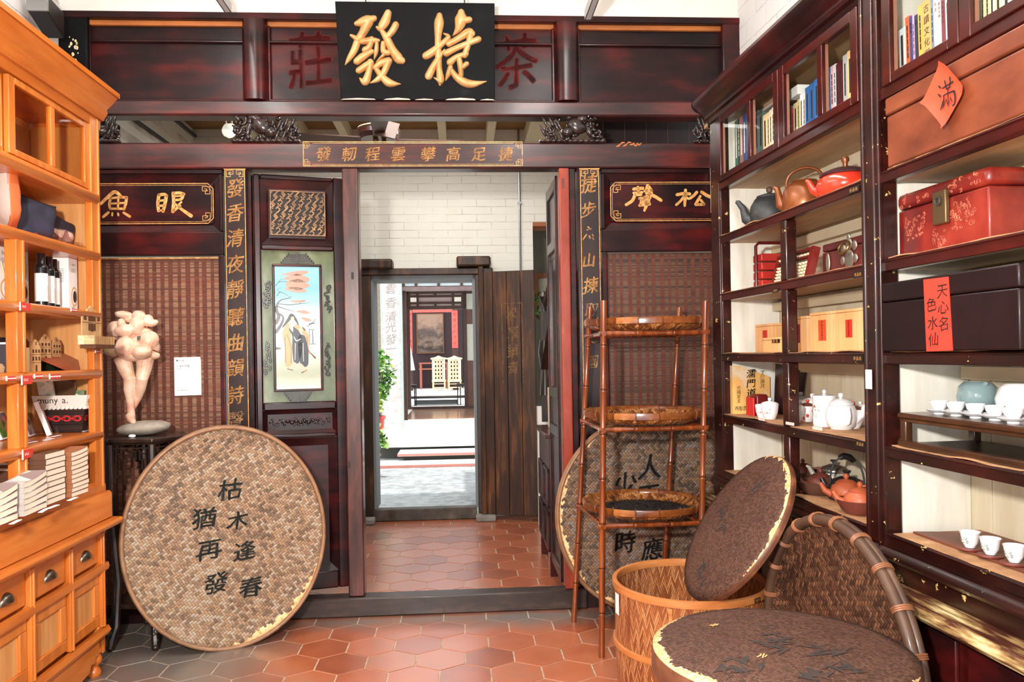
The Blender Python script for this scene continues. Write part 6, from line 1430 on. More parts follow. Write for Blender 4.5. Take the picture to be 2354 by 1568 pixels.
# rail under the glazed doors and boards behind it
for a, b in ((.10, 1.44), (1.54, RX)):
    MB().box(a, b, -.006, .03, 2.325, 2.365).build('rail', CARB, t, bevel=.004)
    MB().box(a + .02, b, .03, .312, 2.335, 2.355).build('shelf_board', UNDER, t)
    MB().box(a, b, .0, .04, 2.69, 2.72).build('rail', CARB, t)
# divider posts in the middle of the first bay
for z0_, z1_ in ((T[3], 2.05), (T[4], 1.755), (T[5], 1.447), (T[6], 1.135)):
    m = MB(); m.box(.80, .853, -.006, .045, z0_ - .002, z1_); m.build('divider', CARBD, t, bevel=.007)
# glazed doors
def gdoor(xa_, xb_, mull):
    d = MB(); w = .045; z0_, z1_ = 2.362, 2.695; y0, y1 = -.016, .008
    d.box(xa_, xa_ + w, y0, y1, z0_, z1_); d.box(xb_ - w, xb_, y0, y1, z0_, z1_); d.box(xa_ + w, xb_ - w, y0, y1, z0_, z0_ + .03); d.box(xa_ + w, xb_ - w, y0, y1, z1_ - .04, z1_)
    for x in mull: d.box(x - .018, x + .018, y0, y1, z0_ + .03, z1_ - .04)
    o = d.build('glass_door', CARB, t, bevel=.003)
    MB().box(xa_ + w, xb_ - w, -.006, -.002, z0_ + .03, z1_ - .04).build('pane', GLASS, o)
    q = MB()
    for x in [xa_ + w, xb_ - w] + [x + s_ for x in mull for s_ in (-.018, .018)]: q.box(x - .004, x + .004, .0, .010, z0_ + .03, z1_ - .04)
    q.build('glazing_bead', plain('bead_wood', (150, 104, 84), .5), o)
gdoor(.135, .822, [RC.p(1728, 300, 0)[0]]); gdoor(.828, 1.43, [RC.p(1893, 220, 0)[0]])
gdoor(RC.p(2036, 100, 0)[0], RC.p(2213, 40, 0)[0] + .0, []); gdoor(RC.p(2213, 40, 0)[0] + .004, 2.62, []); gdoor(2.625, 2.94, [])
# base mouldings, worn counter edge, drawers
MB().sweep(PATH, [(0, .80), (.022, .80), (.030, .812), (.026, .826), (.012, .838), (.012, .846), (0, .846)]).build('base_moulding', CARBD, t)
MB().box(-.02, RX, .0, .03, .66, .845).build('base_board', CARBD, t)
WORN = grain('worn_ledge', [(.3, (48, 18, 12)), (.46, (84, 42, 26)), (.56, (164, 132, 84)), (.66, (226, 208, 154))], (1, 6, 6), 5, 7, .45, .1, bump=.1)
MB().sweep(PATH, [(0, .690), (.085, .690), (.098, .705), (.098, .722), (.088, .735), (0, .735)]).build('ledge', WORN, t)
MB().box(-.02, RX, .0, .03, .10, .69).build('carcass', CARB, t)
xs_ = [RC.p(2095, 1450, -.01)[0] - .02, RC.p(2212, 1500, -.01)[0], RC.p(2212, 1500, -.01)[0] + .44, RC.p(2212, 1500, -.01)[0] + .9]
xs_ = [xs_[1] - .45 * k for k in (4, 3, 2, 1)] + [xs_[1], xs_[1] + .45]
PULL = plain('dull_pull', (110, 104, 100), .35, .8)
for a, b in zip(xs_, xs_[1:]):
    if a < 0: a = max(a, .02)
    if b - a < .1: continue
    d = MB().box(a + .025, b - .025, -.014, .0, .44, .645).build('drawer', LACQ, t, bevel=.004)
    c = (a + b) / 2; q = MB(); q.tube([(c + .055 * math.cos(A), -.028 - .012 * math.sin(A), .555 - .055 * math.sin(A)) for A in [PI * k / 12 for k in range(13)]], .005, 8); q.ball((c - .055, -.02, .555), .010, None, 8, 6); q.ball((c + .055, -.02, .555), .010, None, 8, 6); q.build('handle', PULL, d, label='drop ring handle')
    m = MB(); m.frame_rect(a + .025, b - .025, .12, .40, .05, -.014, .0); m.build('door', LACQ, t, bevel=.004)
m = MB(); m.box(-.02, RX, -.006, .0, .405, .435); m.box(-.02, RX, -.006, 0, .65, .69); m.build('rail', CARB, t)
MB().box(-.02, RX, .01, .36, 0, .10).build('plinth', LACQ, t)
# --- shelf-edge labels
def rtag(px, py, w, h, label, mat, y=-.011, nm='shelf_label', grp='small shelf-edge labels', ink=True):
    x, z = RC.p(px, py, y); o = MB().box(x - w / 2, x + w / 2, y, y + .003, z - h / 2, z + h / 2).top(nm, mat, label, 'label', RC, (x, y, z - h / 2), grp)
    if ink:
        g = MB(); fn = lambda a, b, d=0: Vector((a, y - .0005, b)); 
        for k in range(3): char(g, '茶品名'[k], fn, x + (k - 1) * w * .26, z, w * .24, h * .6)
        g.build('lettering', GILT, o)
LBK = plain('label_black', (28, 24, 20), .4)
for a in ((1962, 436, .07, .022, 'tiny black label on the kettle shelf edge', LBK), (1972, 631, .06, .022, 'tiny black label on the shelf edge under the studded chest', LBK), (1971, 824, .07, .024, 'tiny black label on the shelf edge under the tea boxes', LBK), (1977, 1021, .06, .022, 'tiny black label on the shelf edge under the white teapot', LBK), (1782, 668, .05, .018, 'tiny black label at the divider under the abacus', LBK)): rtag(*a)
rtag(1996, 872, .035, .066, 'white card pinned to the dark post between the cabinet bays', PAPER, -.022, 'white_card', None, False)
rtag(1815, 974, .07, .012, 'pale slip on the liner before the lidded cups', plain('pink_slip', (236, 206, 196), .8), -.012, 'paper_slip', 'pale slips along the porcelain shelf', False)
rtag(1878, 985, .07, .012, 'pale slip on the liner below the tall white jar', plain('pink_slip', (236, 206, 196), .8), -.012, 'paper_slip', 'pale slips along the porcelain shelf', False)
rtag(1750, 964, .06, .012, 'pale slip on the liner before the two white cups', plain('pink_slip', (236, 206, 196), .8), -.012, 'paper_slip', 'pale slips along the porcelain shelf', False)
# --- books behind glass
NB = [0]
def book(pxl, pxr, pyt, col, label, y=.05, lean=0.0, zb=2.356, dep=.17, title=None, tcol=(40, 36, 34), grp='books behind glass'):
    xa_ = RC.p(pxl, 300, y)[0]; xb_ = RC.p(pxr, 300, y)[0]; zt_ = RC.p((pxl + pxr) / 2, pyt, y)[1]; w = xb_ - xa_ - .0015; h = min(zt_ - zb, 2.655 - zb)
    t = thing('book', label, 'book', RC, (xa_, y, zb), grp); M = Matrix.Translation((xa_, y, zb)) @ Matrix.Rotation(lean, 4, 'Y')
    NB[0] += 1
    B = lambda mb, x0, x1, y0, y1, z0, z1: mb.add([M @ Vector(p) for p in ((x0, y0, z0), (x1, y0, z0), (x1, y1, z0), (x0, y1, z0), (x0, y0, z1), (x1, y0, z1), (x1, y1, z1), (x0, y1, z1))], [(0, 3, 2, 1), (4, 5, 6, 7), (0, 1, 5, 4), (1, 2, 6, 5), (2, 3, 7, 6), (3, 0, 4, 7)])
    m = MB(); c = min(.002, w * .18); B(m, 0, w, 0, c, 0, h); B(m, 0, c, c, dep, 0, h); B(m, w - c, w, c, dep, 0, h); m.build('cover', plain('book_%d_%d_%d' % col, col, .5), t)
    m = MB(); B(m, c, w - c, c, dep - .004, .003, h - .004); m.build('pages', plain('page_edges', (240, 228, 206), .9), t)
    g = MB(); fn = lambda a, b, d=0: M @ Vector((a, -.0006, b)); 
    if title:
        s_ = min(w * .7, .03)
        for k, ch in enumerate(title):
            if h * .9 - k * s_ * 1.25 > .03: char(g, ch, fn, w / 2, h * .88 - k * s_ * 1.25, s_, s_, 0, .01)
    else:
        for k in range(5): line(g, fn, w / 2, h * (.85 - .1 * k), w / 2, h * (.79 - .1 * k), w * .32)
    g.build('spine_text', plain('ink_%d_%d_%d' % tcol, tcol, .6), t)
P1 = 'in the first pane of the glazed top'; P2 = 'in the second pane of the glazed top'; P3 = 'in the third pane of the glazed top'; P4 = 'in the fourth pane of the glazed top'; P5 = 'in the near bay above the brown trunk'
LT = (232, 226, 214)
for a in ((1684, 1689, 252, (226, 226, 222), 'slim white book at the far end, ' + P1), (1689, 1696, 258, (74, 110, 86), 'green book ' + P1), (1696, 1700, 262, (54, 60, 64), 'dark slate book ' + P1), (1700, 1708, 256, (156, 110, 100), 'pinkish brown book ' + P1), (1708, 1715, 254, (54, 76, 120), 'dark blue book ' + P1), (1715, 1722, 248, (66, 92, 150), 'brighter blue book at the near end, ' + P1)): book(*a, tcol=LT)
for a in ((1734, 1744, 256, (96, 110, 124), 'grey-blue volume at the far end, ' + P2), (1744, 1754, 252, (92, 112, 104), 'grey-green volume ' + P2), (1754, 1764, 263, (236, 206, 160), 'wide cream book ' + P2), (1764, 1769, 258, (220, 200, 160), 'slim buff book ' + P2), (1769, 1775, 252, (240, 222, 190), 'pale ivory book ' + P2), (1775, 1780, 246, (244, 230, 210), 'white-spined booklet ' + P2), (1780, 1784, 248, (208, 120, 70), 'thin orange-red book ' + P2), (1784, 1791, 246, (238, 196, 116), 'yellow book at the near end, ' + P2)): book(*a)
x0 = RC.p(1736, 240, .05)[0]; x1 = RC.p(1790, 236, .05)[0]
MB().box(x0, x1, .05, .22, 2.605, 2.617).top('folder', plain('folder_grey', (150, 146, 140), .6), 'grey folder lying flat on the books in the second pane', 'folder', RC, (x0, .05, 2.605))
MB().box(x0 + .08, x1, .055, .21, 2.619, 2.638).top('folder', plain('folder_tan', (150, 116, 92), .6), 'tan folder lying on top of the grey folder in the second pane', 'folder', RC, (x0 + .08, .055, 2.619))
for a in ((1816, 1820, 243, (90, 120, 100), 'slim green book at the far end, ' + P3), (1820, 1825, 247, (190, 70, 70), 'red-spined book ' + P3), (1825, 1834, 236, (226, 200, 150), 'buff book ' + P3), (1834, 1839, 228, (200, 180, 120), 'slim mustard book ' + P3), (1839, 1846, 216, (236, 220, 226), 'pale pink book ' + P3), (1846, 1852, 213, (214, 204, 200), 'pale grey book ' + P3), (1852, 1862, 199, (44, 96, 158), 'first blue ring binder from the far side, ' + P3), (1862, 1873, 190, (40, 90, 152), 'middle blue ring binder ' + P3), (1873, 1884, 180, (46, 102, 166), 'near blue ring binder ' + P3)): book(*a, lean=.02 if a[0] in (1839, 1846) else 0)
x0 = RC.p(1814, 222, .05)[0]; x1 = RC.p(1834, 220, .05)[0]; MB().box(x0, x1, .05, .2, 2.575, 2.615).top('white_box', PAPER, 'white box lying on the thin books in the third pane', 'box', RC, (x0, .05, 2.575))
for a in ((1904, 1911, 154, (66, 116, 170), 'sky-blue book at the far end, ' + P4), (1911, 1918, 150, (232, 190, 206), 'pink book ' + P4), (1918, 1924, 146, (246, 240, 240), 'white book ' + P4), (1924, 1930, 145, (96, 34, 38), 'first maroon book ' + P4), (1930, 1938, 139, (88, 26, 34), 'second maroon book, with pale title, ' + P4), (1940, 1950, 124, (170, 172, 172), 'grey book ' + P4), (1950, 1963, 113, (222, 184, 140), 'tan book with black lettering ' + P4), (1963, 1970, 108, (232, 214, 96), 'bright yellow book ' + P4), (1970, 1977, 106, (240, 222, 180), 'cream book at the near end, ' + P4)): book(*a)
P5L = dict(y=.04, dep=.2)
for a, k in (((2070, 2087, 62, (226, 230, 230), 'white patterned book at the far end, ' + P5), None), ((2087, 2096, 34, (232, 104, 60), 'orange book ' + P5), None), ((2096, 2103, 33, (70, 72, 122), 'navy book ' + P5), '攝影集'), ((2103, 2108, 30, (206, 160, 196), 'thin mauve book ' + P5), None), ((2108, 2116, 30, (50, 52, 66), 'black-blue book ' + P5), '田'), ((2116, 2126, 8, (226, 172, 84), 'mustard book ' + P5), None), ((2126, 2146, -6, (214, 164, 96), 'thick tan book with vertical title ' + P5), '古蹟文化與茶行記'), ((2146, 2152, -10, (120, 134, 160), 'slim grey-blue book ' + P5), None), ((2152, 2162, -14, (240, 234, 220), 'ivory book ' + P5), '茶道'), ((2162, 2170, -16, (214, 186, 192), 'rose book ' + P5), '歷史文物'), ((2170, 2179, -18, (126, 62, 66), 'maroon book with orange title ' + P5), '大稻埕老行'), ((2179, 2191, -20, (188, 196, 226), 'lavender book leaning at the near side, ' + P5), None)): book(*a, title=k, **P5L, lean=-.02)
P6 = 'in the nearest pane above the brown trunk'
for a in ((2236, 2248, -40, (176, 180, 160), 'grey-green book at the far side ' + P6), (2248, 2258, -40, (244, 232, 196), 'first ivory book ' + P6), (2258, 2270, -40, (250, 240, 200), 'second ivory book, slightly wider, ' + P6), (2270, 2280, -40, (246, 222, 170), 'yellowish book ' + P6), (2280, 2292, -44, (244, 220, 200), 'peach book ' + P6), (2292, 2308, -50, (240, 200, 170), 'salmon book ' + P6), (2308, 2330, -60, (246, 236, 214), 'wide cream book ' + P6), (2330, 2352, -70, (236, 226, 200), 'cream book at the frame edge ' + P6)): book(*a, **P5L)
# --- pots
def pot(name, label, cat, x, y, z, prof, mat, lid=None, knob=None, spout=None, bail=None, side=None, rs=None, lidmat=None, grp=None, seg=28, ang=-PI / 2 - .75, knobmat=None, hang=None):
    """body of revolution with lid, knob, spout (angle, reach, low z, high z, radii), bail handle or side handle"""
    t = thing(name, label, cat, RC, (x, y, z), grp)
    MB().lathe(prof, (x, y, z), seg).build('body', mat, t, sharp=50)
    if lid: MB().lathe(lid, (x, y, z), seg).build('lid', lidmat or mat, t, sharp=50)
    if knob:
        MB().lathe(knob, (x, y, z), 16).build('knob', knobmat or lidmat or mat, t, sharp=60)
    if spout:
        pts, rr = spout; m = MB(); c, s_ = math.cos(ang), math.sin(ang)
        m.tube([(x + c * a, y + s_ * a, z + b) for a, b in pts], rr, 12); m.build('spout', mat, t, sharp=60)
    if bail:
        w, z0_, h, r, bm = bail; m = MB(); n = 16; c, s_ = math.cos(ang), math.sin(ang)
        m.tube([(x + c * w * math.cos(PI * k / n), y + s_ * w * math.cos(PI * k / n), z + z0_ + h * math.sin(PI * k / n) ** .75) for k in range(n + 1)], r, 8); m.build('handle', bm, t, sharp=60)
    if side:
        pts, r = side; c, s_ = (math.cos(ang), math.sin(ang)) if hang is None else (-math.cos(hang), -math.sin(hang)); m = MB(); m.tube([(x - c * a, y - s_ * a, z + b) for a, b in pts], r, 8); m.build('handle', mat, t, sharp=60)
    return t
def rx(px, py, y): return RC.p(px, py, y)
COPPER = grain('copper_brown', [(.3, (116, 60, 28)), (.6, (146, 82, 42)), (.8, (166, 100, 58))], (1, 1, 1), 8, 5, .32, .15, metal=.35)
REDE = grain('red_enamel', [(.3, (196, 44, 26)), (.6, (222, 62, 40)), (.8, (232, 84, 58))], (1, 1, 1), 3, 3, .18, .5)
x, z = rx(1770, 520, .14)
pot('iron_kettle', 'dark grey iron kettle with long spout at the far end of the kettle shelf', 'kettle', x, .14, T[2] + .002, [(0, 0), (.07, 0), (.088, .03), (.094, .065), (.088, .105), (.068, .138), (.045, .148)], IRON, [(.062, .140), (.060, .150), (.03, .160), (0, .162)], [(0, .162), (.008, .162), (.014, .172), (.016, .184), (.010, .194), (0, .196)], ([(.075, .03), (.115, .055), (.130, .105), (.155, .140), (.165, .142)], [.034, .026, .017, .012, .009]), None, None, knobmat=plain('kettle_knob', (96, 74, 56), .5))
x, z = rx(1850, 480, .13)
pot('copper_kettle', 'brown copper kettle with tall loop handle in the middle of the kettle shelf', 'kettle', x, .13, T[2] + .002, [(0, 0), (.085, 0), (.092, .012), (.094, .05), (.088, .10), (.072, .128), (.05, .136), (0, .137)], COPPER, [(.058, .134), (.054, .142), (.0, .147)], None, ([(.08, .04), (.105, .05), (.112, .10), (.118, .125), (.130, .130)], [.028, .020, .014, .013, .010]), (.078, .125, .075, .007, COPPER))
x, z = rx(1944, 430, .13)
pot('enamel_teapot', 'red enamel teapot with dark lid and copper knob, near end of kettle shelf', 'teapot', x, .13, T[2] + .002, [(0, 0), (.075, 0), (.100, .018), (.112, .045), (.104, .075), (.08, .094)], REDE, [(.094, .088), (.098, .094), (.09, .102), (.055, .116), (.03, .122), (0, .124)], [(0, .124), (.010, .124), (.010, .14), (.016, .15), (.014, .162), (0, .166)], ([(.095, .035), (.125, .05), (.14, .085), (.150, .092)], [.022, .016, .010, .007]), None, None, lidmat=plain('plum_lid', (66, 42, 50), .2, coat=.4), knobmat=COPPER)
# red tiered carrier
CX_ = .45; ya, yb = RC.v(1746, 610, CX_)[0], RC.v(1826, 610, CX_)[0]; zt_ = RC.v(1780, 553, CX_)[1]; zb = T[3] + .003
t = thing('tiered_carrier', 'red four-tier lacquer carrier in a dark arched frame behind the abacus', 'carrier', RC, (CX_ - .06, (ya + yb) / 2, zb)); RL = grain('carrier_red', [(.3, (150, 30, 24)), (.6, (176, 42, 34)), (.8, (190, 60, 48))], (1, 1, 1), 6, 4, .35, .2); DRL = plain('carrier_frame', (84, 20, 22), .3)
for k in range(4): MB().box(CX_ - .10, CX_ - .004, ya + .012, yb - .012, zb + .042 * k, zb + .036 + .042 * k).build('tier', RL, t, bevel=.004)
m = MB(); m.tube([(CX_ - .05, ya + .005, zb), (CX_ - .05, ya + .005, zt_ - .02), (CX_ - .05, ya + .02, zt_ - .004), (CX_ - .05, yb - .02, zt_ - .004), (CX_ - .05, yb - .005, zt_ - .02), (CX_ - .05, yb - .005, zb)], .008, 8); m.build('frame', DRL, t)
# abacus leaning
xa_ = rx(1774, 640, .06)[0]; xb_ = rx(1858, 620, .06)[0]; zb = T[3] + .004; AF = Frame(RC.w(xa_, .055, zb), RC.ex, RC.ey + RC.ez * -.25, RC.ez + RC.ey * .25)
t = thing('abacus', 'abacus with rows of cream beads leaning beside the divider post', 'abacus', AF, (0, 0, 0)); w = xb_ - xa_; h = .135
m = MB(); m.frame_rect(0, w, 0, h, .010, 0, .026); m.box(0, w, .003, .022, h * .70, h * .70 + .008); m.box(w - .022, w + .004, -.004, .028, 0, h); m.build('frame', plain('abacus_red', (116, 30, 22), .35), t)
rods = MB(); beads = MB(); n = 11; BD = plain('cream_beads', (240, 222, 186), .4)
for k in range(n):
    x = .02 + (w - .05) * k / (n - 1); rods.tube([(x, .013, .01), (x, .013, h - .01)], .0012, 5)
for k in range(n):
    x = .02 + (w - .05) * k / (n - 1); q = MB()
    for z in [.017 + .0145 * j for j in range(5)] + [h * .70 + .017]: q.lathe([(.003, -.006), (.0105, -.001), (.0105, .001), (.003, .006)], (x, .013, z), 10)
    beads.v, beads.f = beads.v, beads.f; beads.add(q.v, q.f)
rods.build('rods', INKB, t); o = beads.build('beads', BD, t, sharp=70); o['kind'] = 'stuff'
# little studded chest
xa_ = rx(1891, 610, .12)[0]; xb_ = rx(1990, 590, .12)[0]; zb = T[3] + .003; zt_ = rx(1900, 567, .12)[1]
t = thing('studded_chest', 'small worn dark red chest with ornate metal lock and ring on the third shelf', 'chest', RC, ((xa_ + xb_) / 2, .2, zb)); PEWT = plain('old_pewter', (164, 156, 146), .35, .8)
MB().box(xa_, xb_ + .02, .12, .28, zb, zb + .10).build('body', grain('chest_red', [(.3, (66, 22, 22)), (.6, (104, 40, 36)), (.8, (140, 80, 66))], (1, 1, 1), 9, 5, .4, chips=((210, 176, 140), 20, .7, (1, 1, 1))), t, bevel=.004)
MB().box(xa_, xb_ + .02, .12, .28, zb + .103, zt_ + .01).build('lid', grain('chest_red', []) if False else MATS['chest_red'], t, bevel=.005)
c = xa_ + (xb_ - xa_) * .66; q = MB()
for dx, dz, r in ((0, .05, .034), (0, .11, .022), (-.04, .095, .018), (.04, .10, .018), (-.045, .05, .016), (.045, .05, .016), (0, .138, .012)): q.ball((c + dx, .116, zb + dz), (r, .006, r * 1.15), None, 12, 7)
q.build('lock_plate', PEWT, t); q = MB(); q.tube([(c + .035 * math.cos(A) - .01, .10 - .01 * math.sin(A), zb + .098 - .03 * math.sin(A) * .8) for A in [2 * PI * k / 14 for k in range(14)]], .0045, 7, True); q.build('ring', BRASS, t)
q = MB(); q.ball((xa_ + .05, .116, zb + .055), (.016, .006, .042), None, 12, 8); q.build('side_fitting', PEWT, t)
# paulownia tea boxes
TB = grain('paulownia_wood', [(.25, (206, 146, 90)), (.5, (228, 172, 114)), (.75, (240, 194, 140))], (7, 1, .5), 3, 5, .6, rand=.1)
def teabox(pl, pr, pt, y, dep, label, lab=None, lz=(.35, .75), lw=.34, sq=False):
    xa_ = rx(pl, 780, y)[0]; xb_ = rx(pr, 780, y)[0]; zb = T[4] + .003; zt_ = rx((pl + pr) / 2, pt, y)[1]
    t = thing('tea_box', label, 'box', RC, ((xa_ + xb_) / 2, y, zb), 'pale wooden tea boxes'); MB().box(xa_, xb_, y, y + dep, zb, zt_ - .012).build('body', TB, t, bevel=.0015); MB().box(xa_ - .001, xb_ + .001, y - .001, y + dep + .001, zt_ - .011, zt_).build('lid', TB, t, bevel=.0015)
    if lab:
        w = xb_ - xa_; h = zt_ - zb; c = (xa_ + xb_) / 2
        if sq: a0, a1, b0, b1 = xb_ - w * .45, xb_, zb + h * .62, zb + h * .88
        else: a0, a1, b0, b1 = c - w * lw / 2, c + w * lw / 2, zb + h * lz[0], zb + h * lz[1]
        MB().box(a0, a1, y - .0012, y, b0, b1).build('paper_label', lab, t)
        g = MB(); fn = lambda a, b, d=0: Vector((a, y - .0016, b))
        if sq: char(g, '觀', fn, a0 + .02, (b0 + b1) / 2, .024, .024); char(g, '音', fn, a0 + .05, (b0 + b1) / 2, .024, .024)
        else:
            s_ = (b1 - b0) / 6.3
            for k, ch in enumerate('大稻埕烏龍茶'): char(g, ch, fn, (a0 + a1) / 2, b1 - s_ * (k + .6), min(s_, (a1 - a0) * .8), s_ * .95, 0, .02)
        g.build('lettering', INKB if not sq else GILT, t)
CRIM = plain('crimson_label', (134, 18, 44), .6); VERM = plain('vermilion_label', (204, 74, 34), .6); SCAR = plain('scarlet_label', (196, 44, 24), .6)
teabox(1736, 1783, 745, .14, .10, 'pale wooden tea box with a small red label in the left compartment', SCAR, (.38, .78), .22)
teabox(1754, 1793, 776, .05, .07, 'short tea box with a black label in front, left compartment', LBK, sq=True)
teabox(1812, 1855, 728, .10, .09, 'tea box with a crimson label, shortest of the three on the right', CRIM, (.26, .78), .28)
teabox(1863, 1920, 717, .08, .09, 'tea box with an orange-red label in the middle of the three', VERM, (.28, .80), .30)
teabox(1922, 1984, 710, .07, .09, 'tea box with a scarlet label, nearest and tallest of the three', SCAR, (.33, .75), .24)
# calligraphy parcel, dark boards, red sticks
zb = T[5] + .002; y0 = .20
xa_, zz1 = rx(1686, 842, .20); xb_ = rx(1768, 900, .20)[0]
t = thing('calligraphy_parcel', 'torn yellow paper-wrapped parcel with brush writing at the far end of the porcelain shelf', 'parcel', RC, (.15, .17, zb))
KR = grain('yellow_wrap', [(.36, (214, 204, 186)), (.46, (222, 168, 96)), (.6, (232, 182, 104)), (.8, (238, 196, 124))], (1, 1, 1), 3.2, 5, .8)
XP = .165; ya = RC.v(1684, 900, XP)[0]; yb = min(.305, RC.v(1770, 900, XP)[0]); zt_ = RC.v(1700, 842, XP)[1]; zt2 = RC.v(1765, 866, XP)[1]
MB().prism([(XP, ya, zb), (XP, yb, zb), (XP, yb, zt2), (XP, ya + (yb - ya) * .25, zt_), (XP, ya, zt_ + .004)], (-.03, 0, 0)).build('wrap', KR, t)
fn = lambda a, b, d=0: Vector((XP + .0012, a, b)); g = MB(); W_ = yb - ya; c = ya + W_ * .50; HH = zt_ - zb
for k, ch in enumerate('濡門道義'): char(g, ch, fn, c, zb + HH * (.84 - .2 * k), W_ * .26, HH * .19, .1, .03, fat=.0008)
for k, ch in enumerate('丁巳端月'): char(g, ch, fn, ya + W_ * .80, zb + HH * (.86 - .095 * k), W_ * .13, HH * .1, .1, .03)
for k, ch in enumerate('元福堂主'): char(g, ch, fn, ya + W_ * .16, zb + HH * (.55 - .09 * k), W_ * .12, HH * .09, .1, .03)
for k in range(5): char(g, '不知老人言'[k], fn, ya + W_ * (.08 + .06 * k), zb + HH * .12, W_ * .08, HH * .1, .2, .06)
g.build('brush_writing', INKB, t)
xb_ = RC.p(1782, 900, .27)[0]
t = MB().prism([(xb_, .26, zb), (xb_ + .20, .26, zb), (xb_ + .27, .26, 1.40), (xb_ + .03, .26, 1.43)], (0, .04, 0)).top('lacquer_case', plain('plum_case', (52, 24, 32), .3), 'dark plum lacquer case standing behind the cups and divider', 'case', RC, (xb_, .26, zb))
xa_, z_ = rx(1719, 965, .09)
t = thing('red_sticks', 'bundle of red wrapped sticks beside the two white cups', 'bundle', RC, (xa_, .09, zb))
for k in range(4):
    q = MB(); q.lathe([(0, 0), (.010, 0), (.010, .088), (0, .09)], (xa_ + .008 + .021 * k, .09, zb), 12); q.build('stick', plain('stick_red', (190, 30, 28), .35), t)
MB().box(xa_ - .0, xa_ + .085, .10, .16, zb, zb + .105).build('red_case', plain('case_red', (110, 22, 24), .35), t, bevel=.008)
# lidded cups and porcelain
CUPP = [(0, 0), (.020, 0), (.022, .004), (.026, .010), (.034, .035), (.037, .062), (.037, .070), (.034, .070), (.032, .06), (.0, .055)]
LIDP = [(.0375, .070), (.038, .073), (.030, .079), (.012, .084), (0, .085)]; KNB = [(0, .084), (.005, .085), (.008, .091), (.007, .098), (0, .100)]
def cup(px, py, label, sc=1.0, decor=None, knobmat=None, lidmat=None, grp='lidded cups on the porcelain shelf', y=None, lid=True):
    x, y_ = RC.h(px, py, zb); y_ = y if y is not None else max(.045, y_); x = RC.p(px, py, y_)[0] if y is not None else x
    S_ = lambda P: [(a * sc, b * sc) for a, b in P]
    t = pot('lidded_cup', label, 'cup', x, y_, zb, S_(CUPP), CERAM, S_(LIDP) if lid else None, S_(KNB) if lid else None, knobmat=knobmat, lidmat=lidmat, grp=grp, seg=24)
    if decor:
        col, kind = decor; g = MB()
        def on(a, z):
            r = None
            for (r0, z0_), (r1, z1_) in zip(CUPP, CUPP[1:]):
                if z0_ <= z <= z1_ and z1_ > z0_: r = r0 + (r1 - r0) * (z - z0_) / (z1_ - z0_); break
            r = (r or .036) * sc + .0007; return Vector((x + r * math.cos(a), y_ + r * math.sin(a), zb + z * sc))
        fn = lambda a, z, d=0: on(a, z)
        if kind == 'dots':
            for j, (a, z) in enumerate(((-1.2, .048), (-.5, .028), (-1.9, .026), (-2.4, .05), (.2, .05), (-1.15, .015))): disc(g, fn, a, z, .2, .0085, 14)
        else:
            for a0 in (-2.0, -.8): 
                for k in range(8): A = k * PI / 4; line(g, fn, a0, .034, a0 + .42 * math.cos(A), .034 + .018 * math.sin(A), .0012 if k % 2 else .0022)
                disc(g, fn, a0, .034, .09, .004, 10); disc(g, fn, a0 + .4, .05, .07, .003, 8)
        g.build('painted_pattern', plain('deco_%d_%d_%d' % col, col, .4), t)
    return t
FL = (196, 130, 96)
cup(1755, 964, 'white flowered cup half behind another, left of the divider', 1.0, (FL, 'f'), lid=False); cup(1770, 966, 'white lidded cup with thin painted flowers, left of the divider', 1.05, (FL, 'f'))
cup(1826, 974, 'white lidded cup with brown grass pattern, just right of the divider', 1.05, ((120, 92, 60), 'f'), knobmat=BRASS)
cup(1857, 969, 'white lidded cup with red dots, beside the tall jar', 1.0, ((198, 74, 62), 'dots'), lidmat=plain('brown_lid', (110, 66, 56), .3), knobmat=plain('red_knob', (196, 72, 50), .3))
cup(1822, 955, 'plain white lidded cup behind the grass-patterned cup', 1.1, y=.17); cup(1842, 955, 'plain white lidded cup with grey lid at the back of the porcelain shelf', 1.25, y=.24, lidmat=plain('grey_lid', (150, 152, 154), .3)); cup(1868, 955, 'plain white lidded cup partly behind the tall jar', 1.25, y=.22)
x, y = RC.h(1896, 981, zb)
t = pot('tall_jar', 'tall white cylindrical jar with painted flowers and round knob', 'jar', x, max(.05, y), zb, [(0, 0), (.040, 0), (.045, .004), (.047, .012), (.047, .125), (.044, .128)], CERAM, [(.048, .126), (.048, .131), (.02, .137), (0, .138)], [(0, .137), (.005, .138), (.009, .145), (.007, .153), (0, .155)], seg=28)
g = MB(); g2 = MB(); yy = max(.05, y); fn = lambda a, z, d=0: Vector((x + .0477 * math.cos(a), yy + .0477 * math.sin(a), zb + z)); R_ = random.Random(5)
for k in range(26): a, z = R_.uniform(-2.3, -1.0), R_.uniform(.045, .088); line(g, fn, a, z, a + R_.uniform(-.2, .2), z + R_.uniform(-.008, .012), .003)
for k in range(7): disc(g2, fn, R_.uniform(-2.1, -1.2), R_.uniform(.07, .09), .07, .0035, 9)
g.build('painted_leaves', plain('deco_green', (96, 110, 62), .4), t); g2.build('painted_flowers', plain('deco_rose', (190, 110, 96), .4), t)
x, y = RC.h(1934, 986, zb)
t = pot('porcelain_teapot', 'round white porcelain teapot with its handle turned to the room', 'teapot', x, max(.065, y), zb, [(0, 0), (.042, 0), (.044, .006), (.054, .014), (.061, .04), (.060, .075), (.050, .096), (.044, .098)], CERAM, [(.048, .098), (.049, .103), (.036, .116), (.016, .124), (0, .126)], [(0, .125), (.006, .126), (.010, .134), (.009, .144), (0, .147)], ([(.05, .03), (.078, .055), (.085, .085), (.094, .098)], [.016, .012, .009, .007]), None, ([(.055, .085), (.075, .088), (.083, .06), (.074, .03), (.056, .022)], .006), ang=PI / 2 * .75, hang=-.12)
x, y = RC.h(1978, 978, zb)
